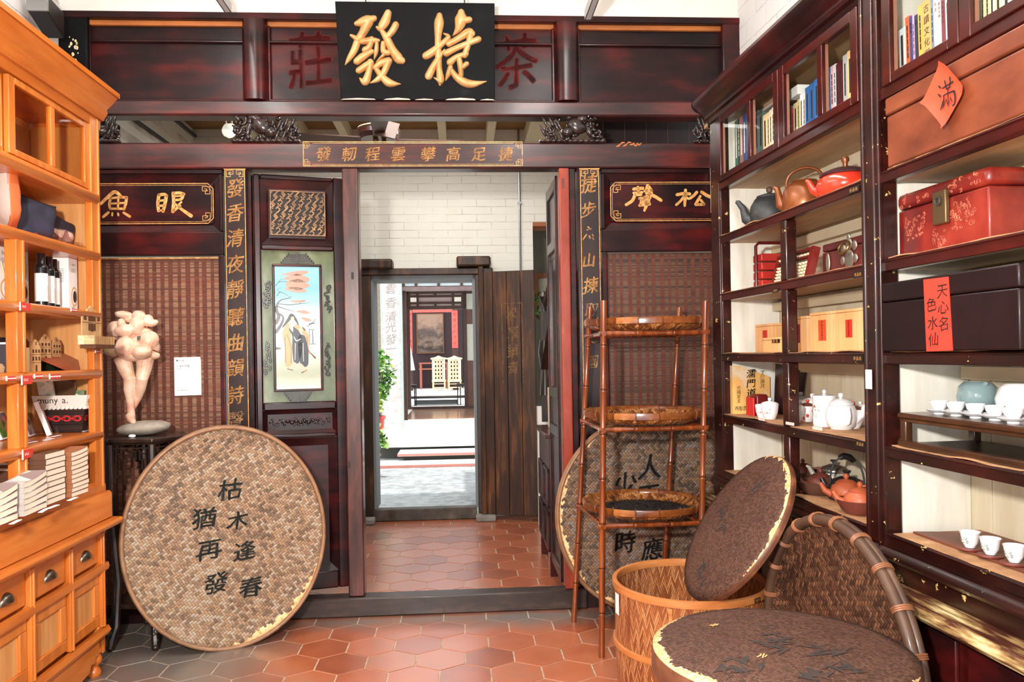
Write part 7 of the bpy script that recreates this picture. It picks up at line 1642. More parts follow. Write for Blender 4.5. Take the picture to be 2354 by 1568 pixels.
t = pot('blue_white_pot', 'small blue and white pot at the near end of the porcelain shelf', 'pot', x, max(.07, y), zb, [(0, 0), (.026, 0), (.030, .006), (.038, .03), (.038, .06), (.032, .075), (.028, .078)], CERAM, [(.030, .078), (.031, .082), (.015, .090), (0, .091)], [(0, .09), (.006, .092), (.006, .1), (0, .102)], seg=22)
g = MB(); yy = max(.07, y); fn = lambda a, z, d=0: Vector((x + .0388 * math.cos(a), yy + .0388 * math.sin(a), zb + z))
for k in range(7): line(g, fn, -1.7, .03, -1.7 + .75 * math.cos(k), .045 + .02 * math.sin(k * 1.3), .0026)
ring(g, fn, -1.55, .045, .6, .022, .14); g.build('painted_pattern', plain('cobalt', (54, 92, 176), .3), t)
x = RC.p(1962, 960, .2)[0]; pot('lidded_cup', 'white cup with a brown lid behind the blue and white pot', 'cup', x, .2, zb, [(a * 1.1, b * 1.1) for a, b in CUPP], CERAM, [(a * 1.1, b * 1.1) for a, b in LIDP], [(a * 1.1, b * 1.1) for a, b in KNB], lidmat=MATS['brown_lid'], knobmat=MATS['red_knob'], grp='lidded cups on the porcelain shelf')
# clay and kettle shelf
zb = T[6] + .003
CLAY = grain('orange_clay', [(.3, (164, 76, 46)), (.6, (190, 96, 60)), (.8, (204, 116, 80))], (1, 1, 1), 7, 5, .5, .05); BROWN = grain('brown_clay', [(.3, (66, 42, 34)), (.6, (92, 60, 48)), (.8, (112, 76, 62))], (1, 1, 1), 7, 5, .45, .1); REDC = grain('red_clay', [(.3, (92, 44, 34)), (.6, (118, 58, 46)), (.8, (136, 76, 62))], (1, 1, 1), 7, 5, .45)
def bowl(px, py, r, h, mat, label, y=None):
    x, y_ = RC.h(px, py, zb); y_ = y or y_; x = RC.p(px, py - 8, y_)[0]
    t = thing('clay_bowl', label, 'bowl', RC, (x, y_, zb), 'clay tea bowls'); MB().lathe([(0, 0), (r * .62, 0), (r * .8, h * .3), (r * .95, h * .75), (r, h), (r * .94, h), (r * .86, h * .7), (r * .7, h * .25), (0, h * .2)], (x, y_, zb), 30).build('body', mat, t); return x, y_
def small_pot(x, y, z0_, s_, mat, label, kn='ball', grp='clay teapots', ang=-PI / 2 - .5):
    P = [(0, 0), (.030, 0), (.042, .012), (.046, .028), (.040, .046), (.026, .055)]
    K = [(0, .066), (.005, .066), (.009, .073), (.006, .081), (0, .083)]
    return pot('clay_teapot', label, 'teapot', x, y, z0_, [(a * s_, b * s_) for a, b in P], mat, [(.030 * s_, .053 * s_), (.031 * s_, .057 * s_), (.018 * s_, .064 * s_), (0, .067 * s_)], [(a * s_, b * s_) for a, b in K], ([(.040 * s_, .02 * s_), (.060 * s_, .03 * s_), (.072 * s_, .052 * s_)], [.012 * s_, .009 * s_, .006 * s_]), None, ([(.040 * s_, .045 * s_), (.062 * s_, .05 * s_), (.068 * s_, .03 * s_), (.044 * s_, .014 * s_)], .0045 * s_), grp=grp, ang=ang)
x, y = bowl(1846, 1118, .085, .055, BROWN, 'dark brown clay bowl at the back, behind the tilted lid', .20); small_pot(x, y, zb + .014, 1.15, REDC, 'red-brown clay teapot sitting in the rear bowl')
x, y = bowl(1884, 1146, .095, .058, BROWN, 'large brown clay bowl in the middle of the bottom shelf', .12); small_pot(x + .01, y, zb + .014, 1.2, REDC, 'brown clay teapot sitting in the large brown bowl')
x = rx(1922, 1105, .24)[0]
pot('steel_teapot', 'silver teapot with a black rimmed lid behind the clay bowls', 'teapot', x, .23, zb, [(0, 0), (.06, 0), (.066, .02), (.064, .06), (.05, .085)], plain('cream_steel', (216, 210, 194), .2, .5), [(.056, .08), (.058, .09), (.05, .1), (.02, .112), (0, .113)], [(0, .112), (.005, .113), (.005, .122), (.013, .126), (.013, .132), (0, .133)], ([(.055, .03), (.085, .06), (.105, .095), (.115, .098)], [.018, .012, .008, .006]), None, None, lidmat=plain('steel_lid', (150, 140, 130), .25, .8), knobmat=INKB)
x = rx(1958, 1120, .19)[0]
t = pot('black_kettle', 'black kettle with an upright bail grip behind the orange clay teapots', 'kettle', x, .17, zb, [(0, 0), (.07, 0), (.078, .02), (.074, .05), (.055, .075)], plain('kettle_black', (40, 36, 36), .35), [(.06, .07), (.06, .078), (.03, .092), (0, .094)], [(0, .094), (.006, .095), (.006, .105), (.016, .112), (.016, .118), (0, .119)], ([(.06, .03), (.085, .05), (.10, .08)], [.018, .013, .009]), (.066, .05, .125, .004, IRON), None)
MB().tube([(x - .045, .17, zb + .166), (x - .02, .17, zb + .174), (x + .02, .17, zb + .174), (x + .045, .17, zb + .166)], [.012, .014, .014, .012], 10).build('grip', plain('grip_black', (26, 22, 22), .4), t)
x, y = RC.h(1946, 1152, zb); small_pot(x, max(.06, y), zb, 1.35, CLAY, 'orange clay teapot standing on the shelf liner beside its bowl')
x, y = bowl(1976, 1172, .082, .052, REDC, 'red clay bowl against the dark post, nearest on the bottom shelf', .07); small_pot(x + .005, y, zb + .012, 1.3, CLAY, 'orange clay teapot sitting in the nearest clay bowl')
# ------------------------------------------------ second bay: trunks
def fnR(y): return lambda a, b, d=0: Vector((a, y - d, b))
zb = T[2] + .003; xa_ = rx(2041, 300, .0)[0]
t = thing('wooden_chest', 'large plain brown wooden trunk under the near books, with a red diamond paper', 'trunk', RC, (2.2, .15, zb))
MB().box(xa_, 2.78, -.004, .30, zb, 2.262).build('body', TRUNKB, t, bevel=.006); MB().box(xa_ - .003, 2.783, -.008, .302, 2.265, 2.322).build('lid', TRUNKB, t, bevel=.006)
P = [rx(px, py, -.016) for px, py in ((2170, 140), (2226, 205), (2175, 296), (2126, 237))]; cx_ = sum(p[0] for p in P) / 4; cz_ = sum(p[1] for p in P) / 4
m = MB(); n = 8; vs = []
for i in range(n + 1):
    for j in range(n + 1):
        u, v = i / n, j / n; a = Vector(P[0]).lerp(Vector(P[1]), u); b = Vector(P[3]).lerp(Vector(P[2]), u); q = a.lerp(b, v)
        vs.append((q.x, -.0135 - .012 * (abs(u - .5) * 2) ** 6 - .008 * (abs(v - .5) * 2) ** 6, q.y))
m.add(vs, [(i * (n + 1) + j, i * (n + 1) + j + 1, (i + 1) * (n + 1) + j + 1, (i + 1) * (n + 1) + j) for i in range(n) for j in range(n)]); m.build('red_diamond_paper', grain('red_paper_sheet', [(.3, (222, 66, 36)), (.7, (236, 88, 56))], (1, 1, 1), 4, 3, .6), t, label='red diamond paper with a black character')
MAN = [[(768, 862, 12), (786, 878, 18)], [(765, 945, 12), (786, 965, 18)], [(790, 1095, 14), (806, 1040, 16), (822, 985, 8)], [(808, 885, 14), (860, 852, 16), (910, 820, 20)], [(830, 812, 16), (838, 850, 16), (848, 890, 12)], [(880, 775, 18), (884, 820, 16), (878, 870, 12)], [(846, 893, 13), (882, 872, 14)], [(862, 885, 12), (862, 940, 12), (866, 1060, 12)], [(818, 958, 12), (870, 930, 14), (924, 912, 18)], [(820, 960, 14), (822, 1000, 12), (816, 1060, 14), (808, 1080, 10)], [(924, 914, 18), (934, 980, 20), (928, 1040, 22), (905, 1056, 8)], [(845, 985, 8), (838, 1020, 9), (828, 1046, 7)], [(846, 1000, 8), (858, 1040, 8)], [(890, 965, 8), (884, 1000, 9), (876, 1030, 7)], [(890, 985, 8), (905, 1018, 8)]]
g = MB()
for q in MAN: stroke(g, [(*rx(1980 + a / 4.356, b / 4.356, -.018), w * .34e-3) for a, b, w in q], lambda a, b, d=0: Vector((a, -.0166, b)))
g.build('black_character', INKB, t)
zb = T[3] + .008; xa_ = rx(2066, 540, .06)[0]; xb_ = rx(2274, 480, .06)[0]
t = thing('leather_chest', 'red leather trunk with raised flower relief and a brass hasp', 'trunk', RC, ((xa_ + xb_) / 2, .15, zb)); zs = rx(2066, 486, .06)[1]; zt_ = 2.012
MB().box(xa_, xb_, .06, .30, zb, zs - .002).build('body', TRUNKR, t, bevel=.006); MB().box(xa_ - .003, xb_ + .004, .055, .302, zs + .001, zt_).build('lid', TRUNKR, t, bevel=.016)
REL = grain('worn_relief', [(.3, (120, 40, 30)), (.55, (168, 84, 60)), (.8, (204, 136, 102))], (1, 1, 1), 22, 5, .5)
R_ = random.Random(11); w = xb_ - xa_
for cx2, cz2, n, sp_ in ((.20, .42, 40, .05), (.74, .45, 46, .055), (.48, .17, 20, .032), (.10, .85, 9, .03), (.32, .88, 12, .035), (.66, .90, 12, .035), (.88, .92, 9, .03)):
    q = MB()
    for k in range(n):
        a = xa_ + w * cx2 + R_.uniform(-1, 1) * sp_; b = zb + (zt_ - zb) * cz2 + R_.uniform(-1, 1) * sp_ * .75
        if b > zt_ - .012 or b < zb + .01: continue
        rr = R_.uniform(.004, .009); A = R_.uniform(0, 6); yy = .0555 if b > zs else .0605
        q.tube([(a + rr * math.cos(A + j * .8) * (1 - j * .1), yy, b + rr * math.sin(A + j * .8) * (1 - j * .1)) for j in range(7)], .0022, 5)
    q.build('relief', REL, t)
x0, z1_ = rx(2146, 452, .05); x1, z0_ = rx(2178, 512, .05)
MB().box(x0, x1, .044, .06, z0_ + .0, z1_ + .012).build('hasp', plain('hasp_brass', (116, 92, 62), .4, .7), t, bevel=.004)
q = MB(); q.tube([((x0 + x1) / 2 + .012 * math.cos(A), .040, z1_ - .02 + .012 * math.sin(A)) for A in [2 * PI * k / 10 for k in range(10)]], .003, 6, True); q.build('staple', IRON, t)
zb = T[4] + .003; xa_ = rx(2026, 740, -.03)[0]; xb_ = rx(2343, 700, -.03)[0]
t = thing('lacquer_chest', 'near-black lacquered trunk carrying a tall red paper label', 'trunk', RC, ((xa_ + xb_) / 2, .15, zb)); zs = rx(2100, 688, -.03)[1]; zt_ = rx(2100, 641, -.03)[1]
MB().box(xa_, xb_, -.03, .29, zb, zs - .001).build('body', TRUNKD, t, bevel=.005); MB().box(xa_, xb_, -.03, .29, zs + .001, zt_).build('lid', TRUNKD, t, bevel=.006)
Q = [rx(px, py, -.032) for px, py in ((2123, 643), (2180, 636), (2190, 806), (2130, 808))]
MB().prism([(a, -.0325, b) for a, b in Q], (0, .002, 0)).build('red_label', REDPAPER, t, label='red paper label with black brush characters')
g = MB(); fn = lambda a, b, d=0: Vector((a, -.0332, b))
for ch, px, py in (('天', 2166, 668), ('心', 2168, 706), ('名', 2170, 744), ('色', 2141, 700), ('水', 2144, 742), ('仙', 2146, 780)):
    g = MB(); a, b = rx(px, py, -.033); char(g, ch, fn, a, b, .050, .044, .05, .03); g.build('brush_character', INKB, t)
# low stand with cups, jars
zb = T[5] + .004; xa_ = rx(2064, 990, .015)[0]; ST2 = grain('stand_rosewood', [(.3, (44, 24, 14)), (.6, (76, 44, 24)), (.8, (106, 66, 36))], (1, 4, 4), 4, 5, .3, .3)
t = thing('low_stand', 'low dark rosewood display stand holding the small white cups', 'stand', RC, (2.2, .15, zb)); ztop = rx(2064, 948, .015)[1]
MB().sweep([(xa_, .29), (xa_, .015), (2.9, .015)], [(-.27, ztop - .012), (0, ztop - .022), (.008, ztop - .016), (.008, ztop - .006), (.0, ztop), (-.27, ztop)]).build('top', ST2, t) if False else MB().box(xa_, 2.9, .012, .29, ztop - .018, ztop).build('top', ST2, t, bevel=.005)
MB().box(xa_ + .01, 2.9, .018, .03, ztop - .03, ztop - .018).build('apron', ST2, t, bevel=.003)
for yy in (.018, .26): MB().box(xa_ + .006, xa_ + .036, yy, yy + .026, zb, ztop - .018).build('leg', ST2, t, bevel=.004)
MB().box(xa_, 2.9, .012, .04, zb, zb + .02).build('stretcher', ST2, t, bevel=.004); MB().box(xa_ + .02, 2.9, .05, .28, zb + .004, zb + .012).build('base_board', plain('base_black', (30, 20, 14), .3), t)
proto = None
CQ = [(0, .004), (.016, .004), (.017, .010), (.026, .024), (.030, .040), (.028, .040), (.024, .024), (.014, .012), (0, .012)]
SC_ = [(0, .0), (.018, .0), (.018, .004), (.034, .009), (.044, .016), (.042, .017), (.03, .011), (0, .008)]
LB = ['white cup and saucer farthest along the low stand', 'second white cup and saucer from the far end of the low stand', 'middle white cup and saucer on the low stand', 'fourth white cup and saucer, before the blue-grey jar', 'white cup and saucer nearest the frame edge on the low stand']
for k, (px, py, s_) in enumerate(((2159, 950, .85), (2198, 954, .92), (2243, 959, 1), (2288, 964, 1.06), (2330, 971, 1.1))):
    x, y = RC.h(px, py, ztop + .002); y = min(max(y, .06), .24); x = RC.p(px, py, y)[0]
    if proto is None:
        proto = thing('cup_and_saucer', LB[0], 'cup', RC, (x, y, ztop), 'white cups on the low stand')
        MB().lathe([(a * .9, b * .9) for a, b in SC_], (x, y, ztop), 24).build('saucer', CERAM, proto); MB().lathe([(a * .9, b * .9 + .006) for a, b in CQ], (x, y, ztop), 24).build('cup', CERAM, proto)
        q = MB(); q.tube([(x - .024 - .012 * math.sin(PI * j / 6), y, ztop + .018 + .022 * j / 6) for j in range(7)], .0025, 6); q.build('handle', CERAM, proto)
    else: clone(proto, RC, (x, y, ztop), LB[k], 'white cups on the low stand')
x = rx(2260, 930, .24)[0]; r = .058
t = pot('celadon_jar', 'round blue-grey glazed jar on the low stand', 'jar', x, .22, ztop, [(0, 0), (.034, 0), (.052, .02), (.060, .05), (.054, .085), (.038, .10), (.034, .10), (.03, .09), (0, .08)], plain('celadon', (132, 156, 158), .1, coat=.5), None, None)
q = MB()
for s_ in (-1, 1): q.ball((x + s_ * .044, .215, ztop + .095), (.010, .008, .008), None, 8, 6)
q.build('lug', MATS['celadon'], t)
x = rx(2356, 930, .24)[0]; pot('white_jar', 'round glossy white jar cut by the frame edge on the low stand', 'jar', x, .22, ztop, [(0, 0), (.04, 0), (.058, .02), (.062, .055), (.050, .09), (.036, .10), (0, .09)], CERAM, None, None)
# tray with tasting cups
zb = T[6] + .004
P = [RC.h(px, py, zb) for px, py in ((2092, 1226), (2354, 1350))]
m = MB(); m.prism([(P[0][0], .06, zb), (2.9, .06, zb), (2.9, .285, zb), (P[0][0] + .05, .285, zb)], (0, 0, .006)); m.top('wooden_tray', grain('tray_wood', [(.3, (96, 50, 34)), (.6, (124, 68, 48)), (.8, (140, 84, 62))], (1, 6, 6), 3, 5, .5), 'flat red-brown wooden board under the three tasting cups', 'tray', RC, (2.2, .17, zb))
LB = ['tasting cup with painted landscape on a red coaster, farthest of three', 'middle tasting cup with painted landscape on a red coaster', 'tasting cup with painted landscape on a red coaster, nearest the frame edge']
TC = [(0, 0), (.014, 0), (.016, .004), (.024, .018), (.028, .044), (.031, .050), (.029, .050), (.025, .042), (.018, .014), (0, .010)]
pc = pk = None
for k, (px, py) in enumerate(((2230, 1260), (2277, 1276), (2332, 1294))):
    x, y = RC.h(px, py, zb + .010); y = min(max(y, .07), .25); x = RC.p(px, py, y)[0]
    co = MB().lathe([(0, .0065), (.034, .0065), (.036, .009), (.034, .012), (0, .0115)], (x, y, zb), 24).top('coaster', grain('coaster_red', [(.3, (84, 32, 24)), (.7, (120, 50, 38))], (1, 1, 1), 7, 4, .4), ('red-brown coaster under the farthest tasting cup', 'red-brown coaster under the middle tasting cup', 'red-brown coaster under the nearest tasting cup')[k], 'coaster', RC, (x, y, zb + .0065), 'red coasters')
    if pc is None:
        pc = thing('tasting_cup', LB[0], 'cup', RC, (x, y, zb + .0125), 'tasting cups on the wooden tray'); MB().lathe([(a * .94, b * .94) for a, b in TC], (x, y, zb + .0125), 26).build('body', CERAM, pc)
        g = MB(); fn = lambda a, z, d=0: Vector((x + (.0228 + z * .16) * math.cos(a), y + (.0228 + z * .16) * math.sin(a), zb + .0125 + z)); R_ = random.Random(2)
        for j in range(22): a, z = R_.uniform(-2.6, -.9), R_.uniform(.014, .032); line(g, fn, a, z, a + R_.uniform(.05, .25), z + R_.uniform(-.003, .004), .0016)
        g.build('painted_pattern', plain('deco_ink', (96, 112, 92), .4), pc)
    else: clone(pc, RC, (x, y, zb + .0125), LB[k], 'tasting cups on the wooden tray')
# ---------------------------------------------------------------- winnowing trays and tea baskets
def disc_frame(c, yaw, lean):
    """local x across, z up the face, y away from the viewer; lean tips the top back"""
    return W.sub(c[0], c[1], c[2], yaw, lean)
def rim_tube(m, a, b, y, r, n=64, flat=1.0, ph=0.0):
    m.tube([(a * math.cos(2 * PI * k / n), y, b * math.sin(2 * PI * k / n)) for k in range(n)], r, 8, True, flat, up=(0, 1, 0))
def tray(name, label, fr, a, b, depth, face_mat, rim_mat, rim_r=.013, group=None, bands=0, bandmat=None, cat='tray', convex=False):
    t = thing(name, label, cat, fr, (0, 0, 0), group)
    n, k = 72, 14; m = MB(); vs = [(0, depth, 0)]
    for i in range(1, k + 1):
        f = i / k; y = depth * (1 - max(0, (f - .86) / .14) ** 1.6) if not convex else 0
        for j in range(n):
            A = 2 * PI * j / n; vs.append((a * f * math.cos(A), y, b * f * math.sin(A)))
    fs = [(0, 1 + j, 1 + (j + 1) % n) for j in range(n)]
    for i in range(k - 1): fs += [(1 + i * n + j, 1 + (i + 1) * n + j, 1 + (i + 1) * n + (j + 1) % n, 1 + i * n + (j + 1) % n) for j in range(n)]
    m.add(vs, fs); o = m.build('woven_face', face_mat, t, sharp=70)
    s_ = o.modifiers.new('thick', 'SOLIDIFY'); s_.thickness = .005; s_.offset = 1
    m = MB(); rim_tube(m, a, b, -.004, rim_r); rim_tube(m, a * .985, b * .985, .016, rim_r * .75); rim_tube(m, a * 1.012, b * 1.012, .016, rim_r * .75); m.build('rim', rim_mat, t, sharp=70)
    for q in range(bands):
        m = MB(); A = 2 * PI * (q + .3) / bands; c = Vector((a * math.cos(A), .005, b * math.sin(A))); d = Vector((-a * math.sin(A), 0, b * math.cos(A))).normalized(); rr = Vector((math.cos(A), 0, math.sin(A)))
        for e in (-.006, .0, .006): m.tube([c + d * e + rr * (rim_r * 1.22) * math.cos(B) + Vector((0, 1, 0)) * (rim_r * 1.62) * math.sin(B) for B in [2 * PI * z / 14 for z in range(14)]], .0032, 6, True)
        m.build('binding', bandmat or RIM, t)
    return t
def ell(fr_guess, l, r, tp, bt):
    x0 = fr_guess.p(*l)[0]; x1 = fr_guess.p(*r)[0]; z1 = fr_guess.p(*tp)[1]; z0 = fr_guess.p(*bt)[1]
    return (x0 + x1) / 2, (z0 + z1) / 2, (x1 - x0) / 2, (z1 - z0) / 2
# large tray leaning at the left
G = W.sub(-1.52, 4.035, 0, .40, .12)
cx_, cz_, a, b = ell(G, (279, 1215), (745, 1235), (516, 983), (506, 1494))
BF = Frame(G.w(cx_, 0, cz_), G.ex, G.ey, G.ez)
TW1 = weave('twill_pale', [(74, 54, 40), (122, 96, 74), (158, 126, 98), (178, 142, 108), (188, 170, 148)], .0165, 2, math.radians(35), .55, (a, .16, .30, .0, .0, 9.9), .6, .6)
TW1 = weave('twill_pale_worn', [(62, 44, 32), (104, 80, 60), (138, 108, 82), (158, 122, 88), (166, 148, 126)], .0125, 2, math.radians(32), .5, (a, .26, .26, .92, -.40, 1.232, 6), .5, .6)
t = tray('winnowing_tray', 'largest round woven tray with seven black characters, leaning on the plant stand', BF, a, b, .022, TW1, RIM, .011)
fn = lambda x, z, d=0: Vector((x, .0145 - d, z)); g = MB()
for ch, px, py, s_ in (('枯', 530, 1125, .13), ('木', 546, 1196, .115), ('逢', 563, 1266, .12), ('春', 577, 1349, .125), ('猶', 470, 1191, .125), ('再', 481, 1263, .125), ('發', 497, 1340, .125)):
    g = MB(); x, z = BF.p(px, py, .015); char(g, ch, fn, x, z, s_, s_ * .88, .12, .03, .02, fat=.0022); g.build('brush_character', INK, t)
# tray behind the bamboo rack
G = W.sub(.813, 4.477, 0, .079, .06)
cx_, cz_, a, b = ell(G, (1282, 1186), (1722, 1186), (1510, 952), (1510, 1416))
b = cz_ if b > cz_ else b
BG = Frame(G.w(cx_, 0, max(cz_, b)), G.ex, G.ey, G.ez)
TW2 = weave('twill_dark', [(52, 38, 30), (86, 66, 52), (116, 92, 74), (142, 104, 70), (130, 116, 108)], .0135, 2, math.radians(42), .5, (a, .10, .20, -.98, -.2, 1.04, 6), .6, .6)
t = tray('winnowing_tray', 'dark round woven tray with black characters, standing behind the bamboo rack', BG, a, b, .022, TW2, RIM, .011)
fn = lambda x, z, d=0: Vector((x, .0145 - d, z)); g = MB()
for ch, px, py, s_ in (('人', 1494, 1073, .15), ('少', 1438, 1112, .14), ('不', 1490, 1136, .13), ('時', 1437, 1246, .13), ('應', 1500, 1262, .13)):
    g = MB(); x, z = BG.p(px, py, .015); char(g, ch, fn, x, z, s_, s_, .12, .03, 0, fat=.003); g.build('brush_character', INKB, t)
# plant stand and sculpture
sx_, sy_ = -1.985, 4.25; HS = 1.095
t = thing('plant_stand', 'tall carved dark wood plant stand beneath the figure sculpture', 'stand', W, (sx_, sy_, 0))
hexp = [(sx_ + .232 * math.cos(PI / 3 * k + 1.05 + PI / 3), sy_ + .232 * math.sin(PI / 3 * k + 1.05 + PI / 3)) for k in range(6)]
def hexring(m, k0, z0_, z1_):
    P = [(sx_ + (x - sx_) * k0, sy_ + (y - sy_) * k0) for x, y in hexp]; m.prism([(x, y, z0_) for x, y in P], (0, 0, z1_ - z0_))
m = MB(); hexring(m, 1.0, HS - .022, HS); hexring(m, .96, HS - .032, HS - .022); m.build('top', DARKW, t, bevel=.008)
for k in range(6):
    x, y = hexp[k]; x = sx_ + (x - sx_) * .93; y = sy_ + (y - sy_) * .93; d = Vector((x - sx_, y - sy_, 0)).normalized()
    m = MB(); m.tube([(x, y, HS - .03), (x - d.x * .005, y - d.y * .005, .7), (x - d.x * .035, y - d.y * .035, .35), (x - d.x * .02, y - d.y * .02, .12), (x + d.x * .01, y + d.y * .01, .05), (x + d.x * .015, y + d.y * .015, 0.018)], [.019, .018, .016, .016, .02, .018], 8); m.ball((x + d.x * .018, y + d.y * .018, .018), (.022, .022, .018), None, 10, 7)
    lg = m.build('leg', DARKW, t)
    q = MB()
    for j in range(3): q.tube([(x + d.x * .022 + .010 * math.cos(A + j), y + d.y * .022 + .004, .05 + .024 * j + .010 * math.sin(A + j)) for A in [z * .9 for z in range(6)]], .004, 6)
    q.build('foot_carving', grain('carving_highlight', [(.3, (40, 30, 24)), (.7, (116, 96, 76))], (1, 1, 1), 20, 4, .5), lg)
m = MB()
for k in range(6):
    A = Vector((*hexp[k], 0)); B = Vector((*hexp[(k + 1) % 6], 0)); A = Vector((sx_, sy_, 0)) + (A - Vector((sx_, sy_, 0))) * .92; B = Vector((sx_, sy_, 0)) + (B - Vector((sx_, sy_, 0))) * .92
    d = (B - A); L = d.length; d.normalize(); nn = Vector((-d.y, d.x, 0)) * .008
    def fb(u0, u1, z0_, z1_): 
        P = A + d * u0 * L; Q = A + d * u1 * L; m.prism([P + Vector((0, 0, HS - z0_)) - nn, Q + Vector((0, 0, HS - z0_)) - nn, Q + Vector((0, 0, HS - z1_)) - nn, P + Vector((0, 0, HS - z1_)) - nn], nn * 2)
    for q in ((.08, .92, .045, .052), (.12, .30, .075, .082), (.12, .16, .052, .20), (.84, .88, .052, .20), (.70, .88, .075, .082), (.26, .30, .06, .11), (.70, .74, .06, .11), (.16, .30, .105, .112), (.70, .84, .105, .112), (.20, .24, .105, .16), (.76, .80, .105, .16), (.16, .24, .155, .162), (.76, .84, .155, .162), (.36, .64, .062, .070), (.44, .56, .052, .10), (.16, .20, .19, .20), (.80, .84, .19, .20), (.08, .14, .2, .23), (.86, .92, .2, .23)): fb(*q)
m.build('fretwork_apron', DARKW, t)
m = MB(); hexring(m, .80, .20, .225); m.build('shelf', DARKW, t, bevel=.008)
# sculpture (sizes read at its own distance)
YS = 4.25
FS = Frame((0, YS, 0), (1, 0, 0), (0, 1, 0))
cvs = lambda X, Y: FS.p(180 + X / 3.92, 680 + Y / 3.92, 0)
KS = .00237 / 3.92
SKIN = NT('tinted_plaster'); n = SKIN.noise(SKIN.coords(), 9, 4); n2 = SKIN.noise(SKIN.coords(loc=(3, 1, 2)), 6.5, 3); c = SKIN.ramp(n, [(.3, (206, 142, 116)), (.5, (228, 184, 158)), (.7, (240, 212, 186))]); c = SKIN.mix(SKIN.step(n2, .56, .72), c, srgb((158, 142, 96))); SKIN.set(color=c, rough=.45); MATS['tinted_plaster'] = SKIN.m
sxx, szz = cvs(500, 1150)
t = thing('figure_sculpture', 'pale pink sculpture of crossed bare legs under swollen rounded forms', 'sculpture', FS, (sxx, 0, HS))
m = MB()
def limb(pts): m.tube([(*((lambda q: (q[0], dy, q[1]))(cvs(X, Y))),) for X, Y, r, dy in pts], [r * KS for X, Y, r, dy in pts], 14)
limb([(400, 560, 76, .0), (435, 650, 66, -.01), (480, 750, 52, -.02), (470, 850, 46, -.015), (475, 930, 36, -.01), (482, 1010, 30, -.01), (488, 1080, 34, -.012), (495, 1125, 30, -.015)])
limb([(595, 560, 76, .01), (592, 660, 64, .0), (588, 750, 52, -.02), (560, 830, 46, .0), (530, 900, 38, .015), (500, 970, 28, .02), (470, 1010, 30, .02), (452, 1040, 24, .02), (450, 1100, 16, .02)])
limb([(470, 1075, 34, -.01), (500, 1110, 34, -.03), (535, 1128, 26, -.05), (552, 1134, 14, -.06)])
def lump(X, Y, rx_, ry_, dy=0, rot=0, rd=None): q = cvs(X, Y); m.ball((q[0], dy, q[1]), (rx_ * KS, (rd or (rx_ + ry_) / 2) * KS, ry_ * KS), Matrix.Rotation(rot, 3, 'Y'), 18, 12, .10, X)
for q in ((560, 450, 150, 110, .02, .1), (470, 470, 98, 100, -.045), (320, 505, 92, 56, 0, .3), (640, 410, 84, 96, -.01, .5), (690, 535, 46, 38), (610, 505, 88, 66, -.05), (520, 545, 120, 46, -.02), (370, 300, 82, 72, -.03, -.2), (460, 315, 92, 54, -.05, -.1), (545, 270, 62, 84, -.02), (600, 345, 66, 56, .01), (480, 375, 120, 40, .02),
          (410, 170, 80, 34, 0, .12), (545, 182, 58, 52), (470, 215, 66, 36, .01), (625, 225, 50, 56, .0, .3), (655, 245, 60, 36), (692, 238, 30, 25), (446, 255, 34, 46, -.07), (320, 350, 44, 56), (580, 420, 120, 80, .03)): lump(*q)
o = m.build('body', SKIN.m, t, sharp=180)
r_ = o.modifiers.new('fuse', 'REMESH'); r_.mode = 'VOXEL'; r_.voxel_size = .0032; r_.use_smooth_shade = True; s_ = o.modifiers.new('smooth', 'SMOOTH'); s_.factor = .5; s_.iterations = 1
q = cvs(590, 382); MB().box(q[0] - .007, q[0] + .007, -.062, -.03, q[1] - .012, q[1] + .010).build('slot', plain('slot_grey', (96, 88, 74), .6), t)
a_, b_ = cvs(690, 490), cvs(772, 515); MB().tube([(a_[0], -.02, a_[1]), (b_[0], -.05, b_[1])], .004, 8).build('metal_rod', BRASS, t)
q = cvs(590, 1205); mm = MB(); mm.ball((q[0], .0, HS + .040), (.143, .10, .040), Matrix.Rotation(math.radians(-4), 3, 'Y'), 26, 14, .05, 4)
mm.build('base_stone', grain('river_stone', [(.3, (122, 112, 100)), (.6, (158, 146, 132)), (.8, (178, 166, 150))], (1, 1, 1), 12, 6, .8, bump=.15), t, sharp=80, label='smooth grey river stone under the foot')
x = FS.p(304, 1006, -.13)[0]; mm = MB(); mm.ball((x, 4.12, HS + .009), (.018, .014, .0095), None, 10, 7, .2, 2); mm.top('pebble', plain('white_pebble', (244, 240, 234), .6), 'tiny white pebble on the plant stand before the grey stone', 'pebble', W, (x, 4.12, HS))
# paper notice on the blind
x0, z1_ = S.p(400, 822, .034); x1, z0_ = S.p(463, 908, .034)
t = MB().prism([(x0, .0345, z1_), (x1 - .004, .0345, z1_ + .002), (x1, .0345, z1_ - .02), (x1, .0345, z0_), (x0, .0345, z0_ - .002)], (0, .0015, 0)).top('paper_notice', plain('notice_white', (250, 250, 252), .8), 'white printed paper notice fixed to the reddish blind beside the sculpture', 'notice', S, ((x0 + x1) / 2, .0345, z0_))
fn = lambda x, z, d=0: Vector((x0 + x, .0338, z1_ - z)); g = MB(); h = .010
for s_, X, Z, k in (('財團法人', .022, .018, .009), ('午後的芭蕾', .012, .048, .014), ('媒材 複合', .012, .058, .005), ('作者 新芳春', .012, .152, .006)): text_line(g, s_, fn, X, Z, k) if False else None
fn = lambda x, z, d=0: Vector((x0 + x, .0338, z)); 
text_line(g, '新芳春行', fn, .026, z1_ - .022, .010); text_line(g, '午後的芭蕾', fn, .012, z1_ - .056, .015); text_line(g, '複合媒材 陶', fn, .012, z1_ - .068, .006); text_line(g, '藝術家作品', fn, .036, z0_ + .026, .008); disc(g, fn, .017, z1_ - .018, .005, .005); g.build('printed_text', plain('grey_print', (70, 66, 72), .7), t)
